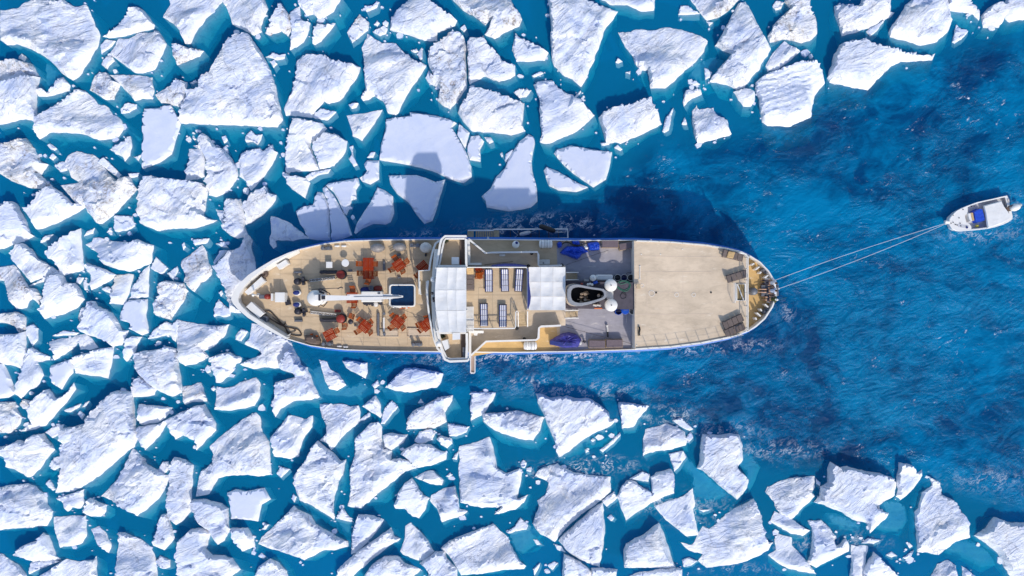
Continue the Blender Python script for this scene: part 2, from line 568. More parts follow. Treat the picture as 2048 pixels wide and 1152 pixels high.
FLOE_TEXT = """
R|-4,18 32,14 45,3 58,-2 125,-2 147,12 169,7 185,41 197,69 192,92 169,130 154,152 142,159 123,147 102,124 80,108 58,96 29,86 10,88 -4,78|huge ridged ice floe with brown streaks filling the top left corner
D|-12,122 15,118 45,122 61,127 74,149 53,154 31,157 12,163 -12,168|medium dirty floe on the left edge below left of the top left corner floe
R|-12,174 20,160 52,152 77,153 74,166 70,192 71,233 74,240 36,238 15,244 -12,249|large four sided ridged floe on the left edge left of the wide humped floe
R|73,180 80,174 91,185 115,158 123,153 137,169 135,180 89,192 73,191|small long flat lying ridged floe just above left of the wide humped floe
S|202,71 231,51 250,28 260,12 270,11 282,17 295,31 306,47 305,55 282,60 247,70 215,74|medium many sided white floe right of the top left corner floe
R|216,106 228,88 233,76 255,75 271,65 300,63 314,60 330,85 317,118 306,137 287,143 265,143 247,129 230,116|large many sided ridged floe above the upper left lavender slab
Rc|198,91 208,77 228,80 220,91 199,105|little five sided ridged fragment just right of the top left corner floe
Dc|200,128 208,115 219,104 227,120 216,128 211,136|little five sided dirty fragment just below right of the top left corner floe
D|176,179 185,152 195,142 212,145 218,157 237,167 230,183 225,198 208,198 192,188|medium many sided dirty floe just above right of the wide humped floe
D|216,148 239,148 276,149 302,153 306,180 302,197 282,195 266,200 254,185 241,171 228,161|medium four sided dirty floe just above left of the upper left lavender slab
Sc|238,218 250,205 270,207 270,215 255,224 239,225|little many sided white fragment just above left of the upper left lavender slab
R|71,237 89,224 113,205 135,191 151,176 167,180 183,194 194,207 210,211 223,229 238,237 246,253 234,272 229,276 194,279 170,269 135,265 97,264 75,277 71,272|wide humped floe with a long white lower edge below the top left corner floe
D|307,188 322,179 338,171 353,157 372,163 368,188 369,201 355,212 336,206 319,204|medium many sided dirty floe just above the upper left lavender slab
F|285,216 312,215 339,208 352,230 359,247 350,276 341,307 318,323 283,337 283,273|smooth lavender slab with a straight left edge touching the sail shaped floe
D|344,88 362,89 383,96 405,100 397,111 372,120 351,128 347,112|small four sided dirty floe just above left of the sail shaped floe
Dc|33,115 39,105 49,112 45,121|tiny four sided dirty fragment just below left of the top left corner floe
R|323,32 338,7 335,-9 444,-9 444,-1 429,15 410,34 392,58 378,86 367,85 361,63 348,49|large four sided ridged floe on the top edge above left of the sail shaped floe
R|439,-9 525,-9 534,15 525,34 520,50 522,62 506,69 493,62 477,54 463,47 458,31 452,15|large five sided ridged floe on the top edge above the sail shaped floe
D|528,64 539,50 544,31 561,9 569,17 579,31 582,55 574,71 561,60 539,70|small five sided dirty floe above left of the scratched broad floe
S|578,22 598,10 600,36 619,44 617,57 605,82 592,92 578,98 579,76 582,52|medium many sided white floe just above the scratched broad floe
S|623,85 625,60 632,44 649,48 669,44 657,62 641,81 628,88|small four sided white floe just above the scratched broad floe
R|594,-8 681,-8 678,0 665,21 649,31 639,39 625,26 612,29 599,10|medium five sided ridged floe on the top edge above the scratched broad floe
R|357,230 367,204 375,180 402,175 404,156 421,145 435,121 449,99 454,86 472,75 494,65 507,83 524,110 540,139 551,180 560,218 564,238 553,253 510,251 456,249 402,247 359,245 350,234|large sail shaped ice floe with a straight bright white lower edge
R|566,217 570,206 583,180 591,145 590,127 602,111 620,106 644,108 665,119 686,124 720,133 713,153 702,167 686,193 676,201 657,206 647,201 636,214 623,234 594,230 570,230|broad floe crossed by dark scratches just right of the sail shaped floe
Sc|623,232 641,215 671,222 653,239 629,236|little four sided white fragment just below the scratched broad floe
Sc|529,112 544,103 556,108 569,106 567,115 550,118|little long flat lying white fragment just above left of the scratched broad floe
Sc|537,121 548,118 553,126 545,134|tiny four sided white fragment just above left of the scratched broad floe
Sc|377,164 389,157 395,163 383,167|tiny long flat lying white fragment just left of the sail shaped floe
Sc|554,6 558,3 562,6 558,11|tiny four sided white fragment above left of the scratched broad floe
S|375,297 399,297 406,312 407,352 391,358 368,359 370,342 376,317|medium four sided white floe just above the large square floe
R|391,294 399,277 403,265 414,272 430,293 442,296 463,317 473,339 472,355 463,371 449,385 430,393 415,390 413,369 414,336 405,300|large many sided ridged floe just above right of the large square floe
S|479,307 492,301 518,294 524,301 543,288 547,301 554,304 549,317 535,339 516,363 500,381 491,369 492,363 476,352 479,331|medium five sided white floe just left of the split pale floe
S|586,236 613,239 645,246 653,256 637,273 619,286 625,308 634,329 637,339 613,341 580,343 571,351 570,321 570,300 575,270|left half of a pale floe split by a dark curved crack
S|626,286 638,274 651,262 675,269 694,281 691,297 681,315 667,331 638,338 634,323 626,300|right half of a pale floe split by a dark curved crack
S|566,347 575,343 580,354 589,350 611,356 619,365 613,381 609,396 594,386 582,378 573,359|small five sided white floe just below the split pale floe
Sc|609,353 622,343 660,337 654,346 633,350 616,361|little long flat lying white fragment just below right of the split pale floe
F|644,375 650,372 667,391 679,414 692,436 703,470 685,477 662,480 661,453 658,417 652,396 644,380|long smooth lavender sliver touching the hull above the bow
F|590,422 602,414 624,409 633,383 644,385 652,401 657,417 658,451 659,480 633,480 615,477 607,458 597,443|smooth lavender floe with a white crusted lower rim beside the bow
S|540,432 557,436 576,444 590,455 605,466 615,477 600,478 584,482 571,480 549,481 551,493 545,497 538,482|medium four sided white floe just below left of the smooth floe above the bow
R|486,409 500,393 516,377 532,373 535,385 551,389 550,398 540,412 524,428 505,441 489,449 488,430|medium many sided ridged floe just left of the smooth floe above the bow
R|445,454 450,429 448,416 450,397 480,397 483,416 487,432 488,456 494,470 472,477 459,471 445,459|medium five sided ridged floe just above the floe at the bow tip
Sc|429,418 448,421 444,450|tiny three cornered white fragment just right of the large square floe
Dc|490,270 500,260 509,269 523,267 520,278 513,288 503,282 490,283|little many sided dirty fragment just left of the split pale floe
Sc|381,479 416,476 411,485 387,490|tiny long flat lying white fragment just below right of the large square floe
Sc|429,487 446,482 454,495 440,493|tiny four sided white fragment just above left of the floe at the bow tip
Sc|424,525 438,501 456,501 441,513 426,528|tiny long slanting white fragment just above left of the floe at the bow tip
Sc|441,273 449,269 453,279 446,285|nearest tiny white fragment below the sail shaped floe
Sc|443,297 450,289 454,301 448,304|second nearest tiny white fragment below the sail shaped floe
Sc|383,276 386,273 390,277 386,280|tiny four sided white fragment just right of the upper left lavender slab
F|650,370 655,366 684,361 715,355 718,368 711,379 712,397 702,400 697,418 692,430 686,426 676,402 666,384 655,375|medium four sided smooth lavender floe just above right of the smooth floe above the bow
F|771,237 819,230 819,223 845,227 871,230 897,237 913,245 903,254 916,275 931,301 942,332 943,353 926,365 900,358 874,345 843,335 806,327 758,319 761,288 770,259|large smooth lavender slab without ridges above the foredeck
F|918,246 939,264 934,282 930,296 914,269|little four sided smooth lavender floe just right of the large smooth lavender slab
F|935,290 942,272 957,269 968,282 960,298 961,322 939,319 934,303|small many sided smooth lavender floe just below left of the creased broad floe
F|776,350 832,349 845,353 871,363 890,358 879,394 871,423 864,441 848,447 832,428 817,405 793,387 780,368|smooth wedge pointing down at the foredeck with a thin curved crack
F|707,465 712,447 728,421 741,402 754,374 767,379 785,392 787,426 780,444 770,449 746,447 723,457 710,467|smooth shell shaped floe above the foredeck left of the cracked wedge
F|718,355 728,348 733,340 727,327 733,320 757,320 757,358 739,368 723,362|small many sided smooth lavender floe just above left of the cracked smooth wedge
Fc|696,316 702,309 697,293 705,290 706,311 714,329 706,332|little long upright smooth lavender fragment just right of the split pale floe
Fc|733,314 741,303 749,303 745,314|tiny four sided smooth lavender fragment just left of the large smooth lavender slab
Sc|968,273 981,273 987,282 978,286|tiny four sided white fragment just below the creased broad floe
Sc|700,434 704,429 708,434 704,439|tiny four sided white fragment just right of the smooth floe above the bow
F|963,392 981,376 992,353 1010,335 1018,314 1039,282 1057,267 1067,272 1070,285 1063,324 1065,342 1074,376 1075,402 1062,414 1041,419 1018,422 973,414 971,402|tall fin shaped smooth floe standing above the bridge
Fc|1012,306 1026,298 1020,311 1012,324 1009,319|tiny long slanting smooth lavender fragment just above the fin shaped floe
F|1108,306 1114,298 1143,290 1184,298 1225,303 1222,324 1213,358 1187,374 1171,363 1145,345 1130,332|smooth rounded floe right of the fin with a sliver split off
F|1088,340 1093,333 1117,342 1148,361 1177,374 1153,383 1117,380 1098,371 1092,355|long smooth sliver split off the rounded smooth floe
Sc|1229,294 1236,288 1246,297 1242,300|tiny four sided white fragment just below the brick shaped floe
Sc|1202,285 1222,282 1219,288 1204,289|tiny long flat lying white fragment just below left of the brick shaped floe
Sc|1000,306 1004,303 1006,310 1003,313|tiny four sided white fragment just above left of the fin shaped floe
R|779,58 782,39 792,21 811,5 819,-8 856,-8 874,13 903,31 914,39 909,50 874,63 874,81 848,79 819,69|large floe with dark cracks across its left side at the top edge
D|899,-8 1020,-8 1031,15 1044,36 1039,50 1020,58 989,76 969,67 978,52 985,34 970,48 952,34 925,18|floe with a grey gravelly hollow at the top edge
R|722,93 733,74 733,65 743,72 762,84 791,85 807,104 828,119 852,129 839,151 820,178 807,201 796,225 790,229 775,225 767,204 749,191 725,200 721,195 730,178 729,146 726,114|large tapering floe with vertical ridges and a bright right flank
D|855,122 858,104 868,88 884,80 905,59 924,67 932,88 931,117 933,146 933,175 911,204 900,217 884,209 874,199 882,178 863,167 858,154 866,149|dirty upright floe with brown marks and a white right rim
R|936,104 936,80 957,75 966,70 973,85 994,107 1006,121 1030,128 1030,149 1010,159 997,162 970,151 939,167 936,146 934,117|large five sided ridged floe just right of the dirty upright floe
R|915,224 920,211 941,179 959,175 989,184 1028,198 1049,205 1047,227 1044,248 1051,261 1023,269 986,264 944,261 925,242|broad low floe with a diagonal crease right of the large smooth slab
S|692,230 718,226 744,221 764,218 755,234 741,255 723,281 704,271 699,250|medium four sided white floe just below left of the tapering ridged floe
Dc|693,63 718,26 737,43 735,58 703,84|small five sided dirty fragment just above left of the tapering ridged floe
Sc|744,61 765,50 774,55 771,66 759,70|little five sided white fragment just left of the top cracked floe
Sc|764,44 770,38 776,43 773,51 767,50|tiny five sided white fragment just left of the top cracked floe
Sc|728,11 744,9 752,-1 758,2 752,13 732,21|tiny long slanting white fragment just left of the top cracked floe
Sc|821,99 833,95 837,102 830,103|tiny four sided white fragment just below the top cracked floe
Sc|833,107 843,93 844,115 840,118|tiny long upright white fragment just above left of the dirty upright floe
Sc|696,208 705,204 716,205 712,213 702,216|tiny five sided white fragment just below right of the scratched broad floe
Sc|748,47 753,38 758,44 753,51|tiny four sided white fragment just left of the top cracked floe
Sc|920,55 929,47 933,56 927,62|tiny four sided white fragment just left of the gravelly floe
Sc|850,154 857,139 864,148 863,168 855,162|tiny four sided white fragment just left of the dirty upright floe
S|1024,99 1031,65 1052,80 1076,91 1097,103 1090,119 1060,121 1033,121|medium five sided white floe just below right of the gravelly floe
R|1095,-9 1162,-9 1199,9 1237,21 1228,36 1209,60 1199,91 1183,131 1169,163 1163,172 1146,157 1125,147 1109,131 1103,107 1101,73 1102,38|tall shield shaped floe with a long bright right edge at the top
R|1237,63 1262,62 1273,57 1307,59 1336,53 1365,57 1397,68 1417,80 1410,101 1392,123 1371,138 1349,162 1331,175 1302,175 1299,157 1297,138 1281,140 1270,125 1265,109 1249,86|big three cornered floe with bold blue creases right of the shield
S|1067,168 1080,161 1104,159 1117,174 1146,190 1170,208 1190,229 1173,245 1154,261 1125,274 1099,285 1080,283 1083,261 1080,235 1080,203|fan shaped floe with a smooth blue middle below the shield
R|1198,234 1221,216 1261,208 1299,193 1313,218 1325,247 1282,269 1242,286 1231,283 1213,288 1206,261|brick shaped tilted floe with a straight bright lower edge
S|1200,-5 1312,-5 1309,18 1282,20 1255,7 1221,7|small long flat white floe on the top edge above left of the big creased floe
Sc|1027,183 1038,176 1063,179 1053,192 1038,194|little five sided white fragment just above right of the creased broad floe
Sc|1064,150 1081,141 1087,144 1070,152|tiny long flat lying white fragment just above left of the fan shaped floe
Sc|1149,193 1162,179 1163,182 1153,193|tiny long slanting white fragment just above right of the fan shaped floe
Sc|1358,27 1363,9 1375,9 1401,25 1375,27|little four sided white fragment just above right of the big creased floe
Sc|1326,262 1333,233 1348,214 1339,259 1330,264|little long upright white fragment just right of the brick shaped floe
Sc|1232,123 1237,114 1246,121 1237,125|tiny four sided white fragment just left of the big creased floe
Sc|1252,143 1262,140 1261,146|tiny three cornered white fragment just below left of the big creased floe
D|1380,-8 1486,-8 1478,0 1460,18 1436,34 1415,39 1402,24|medium long flat lying dirty floe on the top edge above left of the zigzag floe
R|1431,90 1448,62 1464,30 1478,6 1493,1 1501,14 1517,46 1538,86 1544,96 1530,117 1522,136 1504,154 1491,173 1475,178 1454,168 1421,162 1427,149 1451,123 1464,107|large dark stained floe shaped like a zigzag bolt
D|1537,71 1547,50 1571,26 1584,15 1571,2 1574,-9 1624,-9 1621,18 1635,42 1637,65 1627,76 1605,84 1571,77 1542,83|large many sided dirty floe on the top edge above right of the zigzag floe
S|1533,130 1548,104 1571,80 1582,88 1603,100 1585,117 1558,136 1537,141|medium four sided white floe just above the blunt ridged floe
Z|1513,164 1532,148 1571,132 1600,123 1635,124 1648,145 1652,164 1632,190 1627,209 1625,232 1584,252 1537,251 1526,243 1521,222 1520,198 1512,180|blunt floe covered in parallel wavy ridges
S|1468,182 1491,174 1506,179 1512,198 1504,211 1488,211|small many sided white floe just left of the blunt ridged floe
R|1385,221 1395,208 1400,218 1428,214 1434,229 1457,240 1461,261 1465,267 1428,279 1397,287 1389,266|lone jagged floe drifting in open water above the aft deck
S|1367,203 1373,179 1402,177 1405,187 1386,195 1369,211|little long slanting white floe just above left of the lone jagged floe
Sc|1410,134 1426,143 1421,154 1412,157|tiny four sided white fragment just below left of the zigzag floe
Sc|1365,247 1371,233 1375,248|tiny three cornered white fragment just left of the lone jagged floe
Sc|1547,11 1555,-1 1570,2 1564,15 1553,18|tiny five sided white fragment just above right of the zigzag floe
Sc|1414,40 1428,43 1420,50|tiny three cornered white fragment just above left of the zigzag floe
Sc|1620,109 1625,105 1629,111 1623,115|tiny four sided white fragment just above right of the blunt ridged floe
Sc|1384,164 1392,159 1402,167 1389,170|tiny four sided white fragment just above the lone jagged floe
R|1671,10 1710,10 1715,17 1729,-6 1784,-6 1784,21 1792,23 1784,31 1768,39 1747,52 1713,63 1686,70 1681,52 1672,29|large five sided ridged floe on the top edge above the ladle shaped floe
Sc|1735,61 1752,49 1773,37 1761,55 1743,71|little long slanting white fragment just above the ladle shaped floe
R|1780,63 1788,47 1804,26 1814,7 1835,-9 1891,-9 1899,20 1909,36 1901,58 1878,81 1843,89 1814,79 1783,72|large floe with a grey slope and white crest at the top right edge
R|1657,154 1667,117 1681,88 1723,80 1747,91 1794,101 1831,105 1863,110 1874,105 1868,118 1850,120 1805,121 1786,130 1765,151 1739,177 1707,173 1662,163|ladle shaped floe with a long white tail pointing right
S|1894,13 1898,-6 1940,-6 1961,21 1962,39 1950,26 1924,22 1898,18|small long flat lying white floe on the top edge right of the grey sloped floe
R|1966,29 1981,13 1994,5 2007,8 2018,-6 2065,-6 2065,34 2023,42 2013,31 2002,53 1970,53|medium many sided ridged floe on the top edge right of the grey sloped floe
Sc|1908,82 1916,47 1924,56 1940,60 1927,76 1913,85|little five sided white fragment just right of the grey sloped floe
Sc|1678,6 1683,3 1686,8 1680,10|tiny four sided white fragment above left of the ladle shaped floe
D|-13,289 25,283 49,275 66,296 79,323 93,328 79,350 101,371 87,376 52,374 25,363 9,355 -13,341|large five sided dirty floe on the left edge left of the crumpled stained floe
S|216,298 258,271 261,289 257,310 246,322 242,313|small four sided white floe just below left of the upper left lavender slab
D|125,324 131,313 150,301 182,308 193,316 206,335 217,348 233,362 241,354 256,352 268,372 272,378 247,405 225,429 201,447 190,445 171,424 174,413 150,408 128,383 117,370 155,364 139,354|crumpled brown stained floe with a bright white lower right edge
Sc|191,324 204,313 239,348 234,356|little long slanting white fragment just above right of the crumpled stained floe
S|48,419 69,406 80,387 100,371 120,384 142,406 177,409 147,427 110,446 77,457 67,457 64,444|leaf shaped blue grey floe with a broad white rim left of the crumpled floe
S|-12,418 20,402 31,408 39,424 50,443 58,467 65,472 42,483 -12,501|large four sided white floe on the left edge above left of the knife edged triangle
R|296,351 338,356 370,360 403,366 415,376 411,398 405,430 419,437 432,440 424,445 400,452 381,456 349,457 311,461 277,446 287,438 279,422 280,398 283,371|large square floe with a thick white lower rim left of the bow
Sc|225,454 227,430 262,432 267,451 251,460 227,462|small five sided white fragment just above the boat shaped floe
Sc|164,472 169,463 186,455 183,466|tiny long slanting white fragment just above left of the boat shaped floe
Sc|210,464 219,454 222,463|tiny three cornered white fragment just above left of the boat shaped floe
Sc|77,485 88,471 103,468 91,480|tiny long slanting white fragment just above left of the knife edged triangle
Sc|94,314 102,305 109,312 102,320|tiny four sided white fragment just below left of the wide humped floe
Sc|263,312 271,312 279,308 274,321|tiny heart shaped ice fragment left of the upper left lavender slab
Sc|254,346 275,345 272,352 257,355|tiny long flat lying white fragment just right of the crumpled stained floe
Dc|105,331 120,322 131,325 131,339 117,342|little five sided dirty fragment just above left of the crumpled stained floe
Sc|90,289 96,286 105,292 110,296 105,300 96,296|tiny long slanting white fragment just below left of the wide humped floe
S|92,505 109,488 131,472 158,456 160,493 164,540 147,544 123,551 90,561 54,572 85,555 114,540 117,534 104,520|triangular floe with a knife sharp vertical right edge at far left
R|30,496 41,486 60,497 73,517 92,528 110,540 87,554 57,565 49,555 33,531 30,517|medium four sided ridged floe just left of the knife edged triangle
D|-12,536 23,529 34,540 44,556 53,575 69,578 80,594 74,610 63,596 55,602 50,615 28,618 15,591 4,561 -12,561|medium five sided dirty floe on the left edge below left of the knife edged triangle
S|77,623 85,601 93,580 98,558 112,547 125,553 131,566 147,566 158,577 166,599 152,615 125,628 96,634 85,638|large five sided white floe just below the knife edged triangle
S|167,489 180,483 183,475 197,475 218,481 261,485 272,478 283,483 304,490 302,513 299,526 277,537 256,543 229,537 205,529 194,507 180,498|boat shaped glassy floe left of the bow
S|171,525 187,530 206,538 229,549 217,562 179,580 177,562 179,552 173,541|small four sided white floe just below left of the boat shaped floe
Y|215,607 229,550 264,549 258,572 248,610 234,608|yellow stained tile of ice below the boat shaped floe
S|259,593 260,578 281,545 296,529 295,554 294,593 271,597 253,598|small long upright white floe just left of the rubble heaped floe
F|236,635 245,609 255,600 292,598 292,617 289,630 294,656 294,666 281,671 255,658 260,648 240,640|medium five sided smooth lavender floe just below left of the rubble heaped floe
S|157,656 171,626 179,610 179,602 187,602 192,612 208,618 222,626 233,643 241,661 254,661 246,680 241,691 222,694 203,680 176,672 165,667|large five sided white floe left of the rubble heaped floe
Dc|153,633 161,615 173,615 170,630 158,645|little five sided dirty fragment just below right of the knife edged triangle
B|308,607 317,588 317,566 330,561 349,564 365,566 374,582 368,596 352,620 339,640 309,631|floe heaped with dark grey rubble left of the bow
Sc|298,536 309,513 321,525 333,536 321,548 306,542|little four sided white fragment just above the rubble heaped floe
Sc|332,546 352,532 354,540 344,561 338,555|tiny four sided white fragment just above the rubble heaped floe
S|95,684 111,679 140,676 151,671 170,669 184,682 193,695 181,699 157,700 154,684 140,700 105,721 103,700|medium long flat lying white floe below the knife edged triangle
Sc|101,672 122,662 154,666 148,670 116,672|little long flat lying white fragment below the knife edged triangle
D|-12,629 26,624 42,629 49,635 48,659 34,666 26,651 10,647 -12,645|small many sided dirty floe on the left edge below left of the knife edged triangle
Sc|148,565 153,553 164,555 156,568|tiny four sided white fragment just below right of the knife edged triangle
Sc|163,567 169,558 171,575 175,581 166,580|tiny long upright white fragment just below right of the knife edged triangle
Sc|293,678 304,661 330,643 342,649 352,639 357,652 352,667 348,684 336,670 313,675|small many sided white fragment just left of the shovel shaped floe
Dc|202,580 211,573 222,580 217,586|tiny four sided dirty fragment just below the boat shaped floe
D|360,522 378,509 402,489 410,503 415,525 422,538 421,549 413,557 399,565 386,584 378,576 367,563 368,549 361,536|pointed grey floe just above the rubble heaped floe
R|427,530 453,514 456,503 477,495 492,479 493,468 503,479 500,495 507,514 510,536 508,545 483,567 469,581 462,598 466,611 480,626 458,624 456,606 450,589 445,573 437,554|long ridged floe pressed against the tip of the bow
Sc|426,616 435,599 446,610 459,619 458,631 446,634 435,631 426,634|little five sided white fragment just below left of the bow tip
Sc|472,666 480,658 493,663 488,672 480,683 468,679|little five sided white fragment just above left of the floe under the lower bow
R|498,673 501,646 521,649 551,665 578,681 583,692 571,705 561,726 558,737 527,735 505,739 478,730 497,719 524,708 513,700 487,689 497,678|ridged floe wedged under the lower side of the bow
R|351,641 355,639 372,645 405,649 432,652 456,649 448,671 426,693 405,703 415,714 391,728 367,733 356,722 352,698 351,671|white shovel shaped floe with a bright diagonal flank below left of the bow
Sc|435,585 441,581 444,587 439,593|tiny four sided white fragment just above left of the bow tip
Sc|361,489 365,484 369,493 364,500|tiny four sided white fragment just below the large square floe
R|582,692 597,716 600,729 614,735 622,759 635,789 638,794 622,800 589,802 560,818 549,835 545,827 542,810 548,789 549,765 576,758 592,754 579,746 560,740 557,735 571,704|large many sided ridged floe just below right of the floe under the lower bow
R|419,717 438,708 458,705 470,713 481,716 481,724 470,728 466,741 456,754 438,766 429,766 428,752 424,736|medium five sided ridged floe just below right of the shovel shaped floe
R|275,853 314,850 352,829 379,818 392,811 408,809 414,821 430,848 430,861 416,875 390,902 390,884 363,872 348,880 340,858 332,846 317,872 287,902 279,885|large many sided ridged floe just above left of the huge combed wedge
D|363,804 362,774 381,772 399,766 408,788 412,803 386,804 367,810|small four sided dirty floe just below right of the combed square slab
R|426,820 429,804 431,774 445,777 461,774 483,764 510,756 518,766 518,791 507,812 488,818 456,822|medium four sided ridged floe just below left of the floe under the lower bow
S|538,877 560,852 576,831 595,835 611,839 624,832 623,855 608,874 597,901 596,914 576,919 546,914 541,885|large five sided white floe just above left of the tall pleated floe
Sc|407,739 412,730 419,733 419,744 412,747|tiny five sided white fragment just below the shovel shaped floe
Sc|419,778 425,773 429,779 424,783|tiny four sided white fragment just below the shovel shaped floe
R|267,706 299,701 329,693 350,698 354,722 362,781 361,787 342,794 323,787 307,779 285,760 275,746 272,730|square slab with combed diagonal streaks left of the shovel shaped floe
S|-12,669 29,668 48,662 49,683 49,708 42,740 21,732 -12,726|medium four sided white floe on the left edge below left of the knife edged triangle
Sc|49,654 63,648 73,657 72,680 61,693 52,674|little many sided white fragment below the knife edged triangle
S|50,705 61,695 79,706 97,714 96,721 71,725 84,751 73,772 57,779 38,798 27,782 38,747|medium many sided white floe above left of the huge lower left slab
F|-10,728 3,728 10,739 21,765 27,788 13,796 -10,798|long upright lavender floe on the left edge above left of the huge lower left slab
F|98,732 142,718 143,746 135,754 120,780 104,770 98,754|medium five sided smooth lavender floe above left of the huge lower left slab
S|144,716 187,701 225,693 221,720 213,758 182,752 147,747|medium four sided white floe just left of the combed square slab
S|60,844 57,817 78,787 94,779 110,798 123,793 144,766 149,779 126,809 105,833 88,852 59,861 37,864|floe with a long curved bright rim sweeping down left at far left
D|-11,805 26,805 30,819 40,835 37,848 18,867 -11,867|medium five sided dirty floe on the left edge left of the huge lower left slab
R|-12,897 15,892 31,881 52,884 63,870 85,867 95,884 106,900 95,913 79,935 60,954 50,956 25,940 6,935 9,921 -12,910|large five sided ridged floe on the left edge left of the huge lower left slab
R|120,946 123,901 124,857 144,855 171,847 182,828 201,804 231,782 263,785 266,814 268,852 275,876 266,895 236,917 209,941 182,963 144,984 107,987 115,960|huge ridged slab with a wide bright diagonal rim at lower left
D|264,772 268,759 281,752 300,772 311,780 306,791 284,794 263,795 238,785 260,782|small many sided dirty floe just below left of the combed square slab
S|247,681 260,673 282,674 271,689 269,702 250,724 243,710 248,697|small many sided white floe just above left of the combed square slab
S|275,809 307,812 342,816 337,827 326,838 313,846 286,851 276,849|medium four sided white floe just below the combed square slab
Sc|124,822 143,814 158,808 155,815 137,825|tiny long flat lying white fragment just above left of the huge lower left slab
Sc|152,830 157,822 166,830 160,840|tiny four sided white fragment just above left of the huge lower left slab
Sc|161,815 167,806 175,803 169,813|tiny long slanting white fragment just above the huge lower left slab
Dc|35,809 44,799 61,803 58,818 41,818|little five sided dirty fragment above left of the huge lower left slab
Sc|86,866 101,855 124,850 116,869 101,877|little five sided white fragment just left of the huge lower left slab
R|417,894 432,880 456,861 483,839 510,826 518,834 523,866 537,885 538,912 541,950 515,954 467,952 434,958 416,990 389,995 393,966 399,944 421,928 424,909|huge wedge floe with combed ridges and a sharp right edge at lower left
R|514,1090 521,1076 537,1063 562,1038 586,1013 599,1022 621,1033 629,1049 648,1060 669,1073 694,1084 695,1095 667,1103 645,1103 607,1123 572,1108 537,1099|wide tent shaped floe with grey rubble on its right slope
R|504,1163 515,1136 539,1119 556,1128 572,1144 577,1163|medium five sided ridged floe on the bottom edge below left of the tent shaped floe
F|452,987 469,980 490,984 527,977 540,1000 521,1011 514,1045 498,1042 472,1040 459,1040 459,1008|smooth blue grey floe just above the tent shaped floe
R|385,999 404,999 436,1007 455,1018 455,1047 460,1061 447,1083 433,1092 422,1077 417,1066 404,1056 390,1029 382,1012|medium five sided ridged floe just below right of the tall narrow slab
S|461,1057 493,1057 506,1079 508,1095 482,1105 471,1089 466,1076|small four sided white floe just left of the tent shaped floe
R|354,1166 355,1102 358,1080 382,1059 404,1056 420,1069 409,1099 423,1112 447,1112 463,1118 479,1141 463,1153 458,1166|large many sided ridged floe on the bottom edge below right of the tall narrow slab
R|337,931 346,915 368,920 384,931 383,961 380,998 379,1025 365,1041 349,1052 333,1031 332,1015 336,969|tall narrow slab with straight parallel sides at lower left
Sc|514,1115 521,1108 530,1115 524,1119|tiny four sided white fragment just below left of the tent shaped floe
Sc|581,998 585,989 592,995 587,1007|tiny four sided white fragment just below left of the tall pleated floe
Sc|520,1061 529,1049 536,1051 529,1061|tiny long slanting white fragment just left of the tent shaped floe
Sc|551,949 560,934 578,940 560,957|tiny four sided white fragment just left of the tall pleated floe
R|198,994 220,972 233,961 252,923 263,898 287,918 290,929 311,940 325,950 337,953 317,996 287,1023 271,1034 247,1020 220,1002|cracked kite shaped floe below the huge lower left slab
R|-13,976 52,968 68,973 90,995 91,1011 102,1024 98,1040 90,1054 41,1058 -13,1062|large ridged floe on the left edge below left of the huge lower left slab
S|108,998 135,990 165,980 163,998 167,1006 157,1019 141,1016 132,1025 122,1008|small five sided white floe just below the huge lower left slab
S|104,1036 135,1033 168,1033 170,1044 170,1074 157,1090 130,1095 116,1098 108,1068|medium white floe right below the huge lower left slab
S|27,1110 46,1091 75,1080 83,1067 94,1072 105,1102 108,1113 118,1121 92,1126 62,1126|medium white floe below left of both the kite floe and the huge slab
R|-11,1109 -1,1109 16,1122 34,1133 48,1149 51,1165 -11,1165|medium four sided ridged floe on the bottom edge below left of the kite shaped floe
S|71,1165 76,1153 103,1136 130,1120 157,1125 184,1122 189,1114 192,1165|medium long flat white floe on the bottom edge below left of the kite shaped floe
Sc|54,1142 58,1127 87,1124 119,1123 78,1139 54,1151|little long flat lying white fragment below left of the kite shaped floe
R|232,1166 231,1113 235,1086 233,1067 247,1067 274,1078 293,1091 306,1110 311,1134 317,1166|broad shoulder shaped floe on the bottom edge below the kite shaped floe
S|178,1060 195,1054 209,1068 219,1089 214,1108 198,1095 184,1073|small long slanting white floe below left of the kite shaped floe
S|161,1027 171,1008 177,997 193,1005 210,1011 209,1024 198,1035 179,1035|small four sided white floe just below left of the kite shaped floe
R|303,1093 309,1068 315,1049 320,1031 334,1028 339,1049 347,1079 326,1103|medium five sided ridged floe just below left of the tall narrow slab
Dc|314,944 323,925 334,924 336,938 325,950|little five sided dirty fragment just above left of the tall narrow slab
Dc|308,1128 317,1113 337,1122 337,1137 323,1140|little five sided dirty fragment below the tall narrow slab
Sc|87,969 96,960 108,980 102,983|tiny long slanting white fragment just below left of the huge lower left slab
Dc|95,933 104,916 118,913 123,933 104,942|little five sided dirty fragment just below left of the huge lower left slab
R|638,809 659,809 686,809 700,814 716,812 720,825 719,844 700,860 684,874 661,901 651,887 638,882 654,863 649,847 641,828|large many sided ridged floe just above left of the hump backed floe
S|636,719 652,724 660,740 676,748 691,771 673,782 657,779 647,756|small long slanting white floe right of the floe under the lower bow
S|683,722 704,722 733,726 734,742 730,758 715,750 691,737|small four sided white floe just left of the oval glassy floe
S|769,776 788,756 808,737 829,735 860,741 886,748 881,766 873,776 847,780 824,785 793,783|lone oval glassy floe just below the foredeck
S|723,814 750,792 758,805 763,831 759,837 741,826|small five sided white floe just below left of the oval glassy floe
Sc|760,849 768,817 783,802 795,814 783,829 768,849|little long upright white fragment just below left of the oval glassy floe
Sc|742,771 754,761 758,771 748,778|tiny four sided white fragment just left of the oval glassy floe
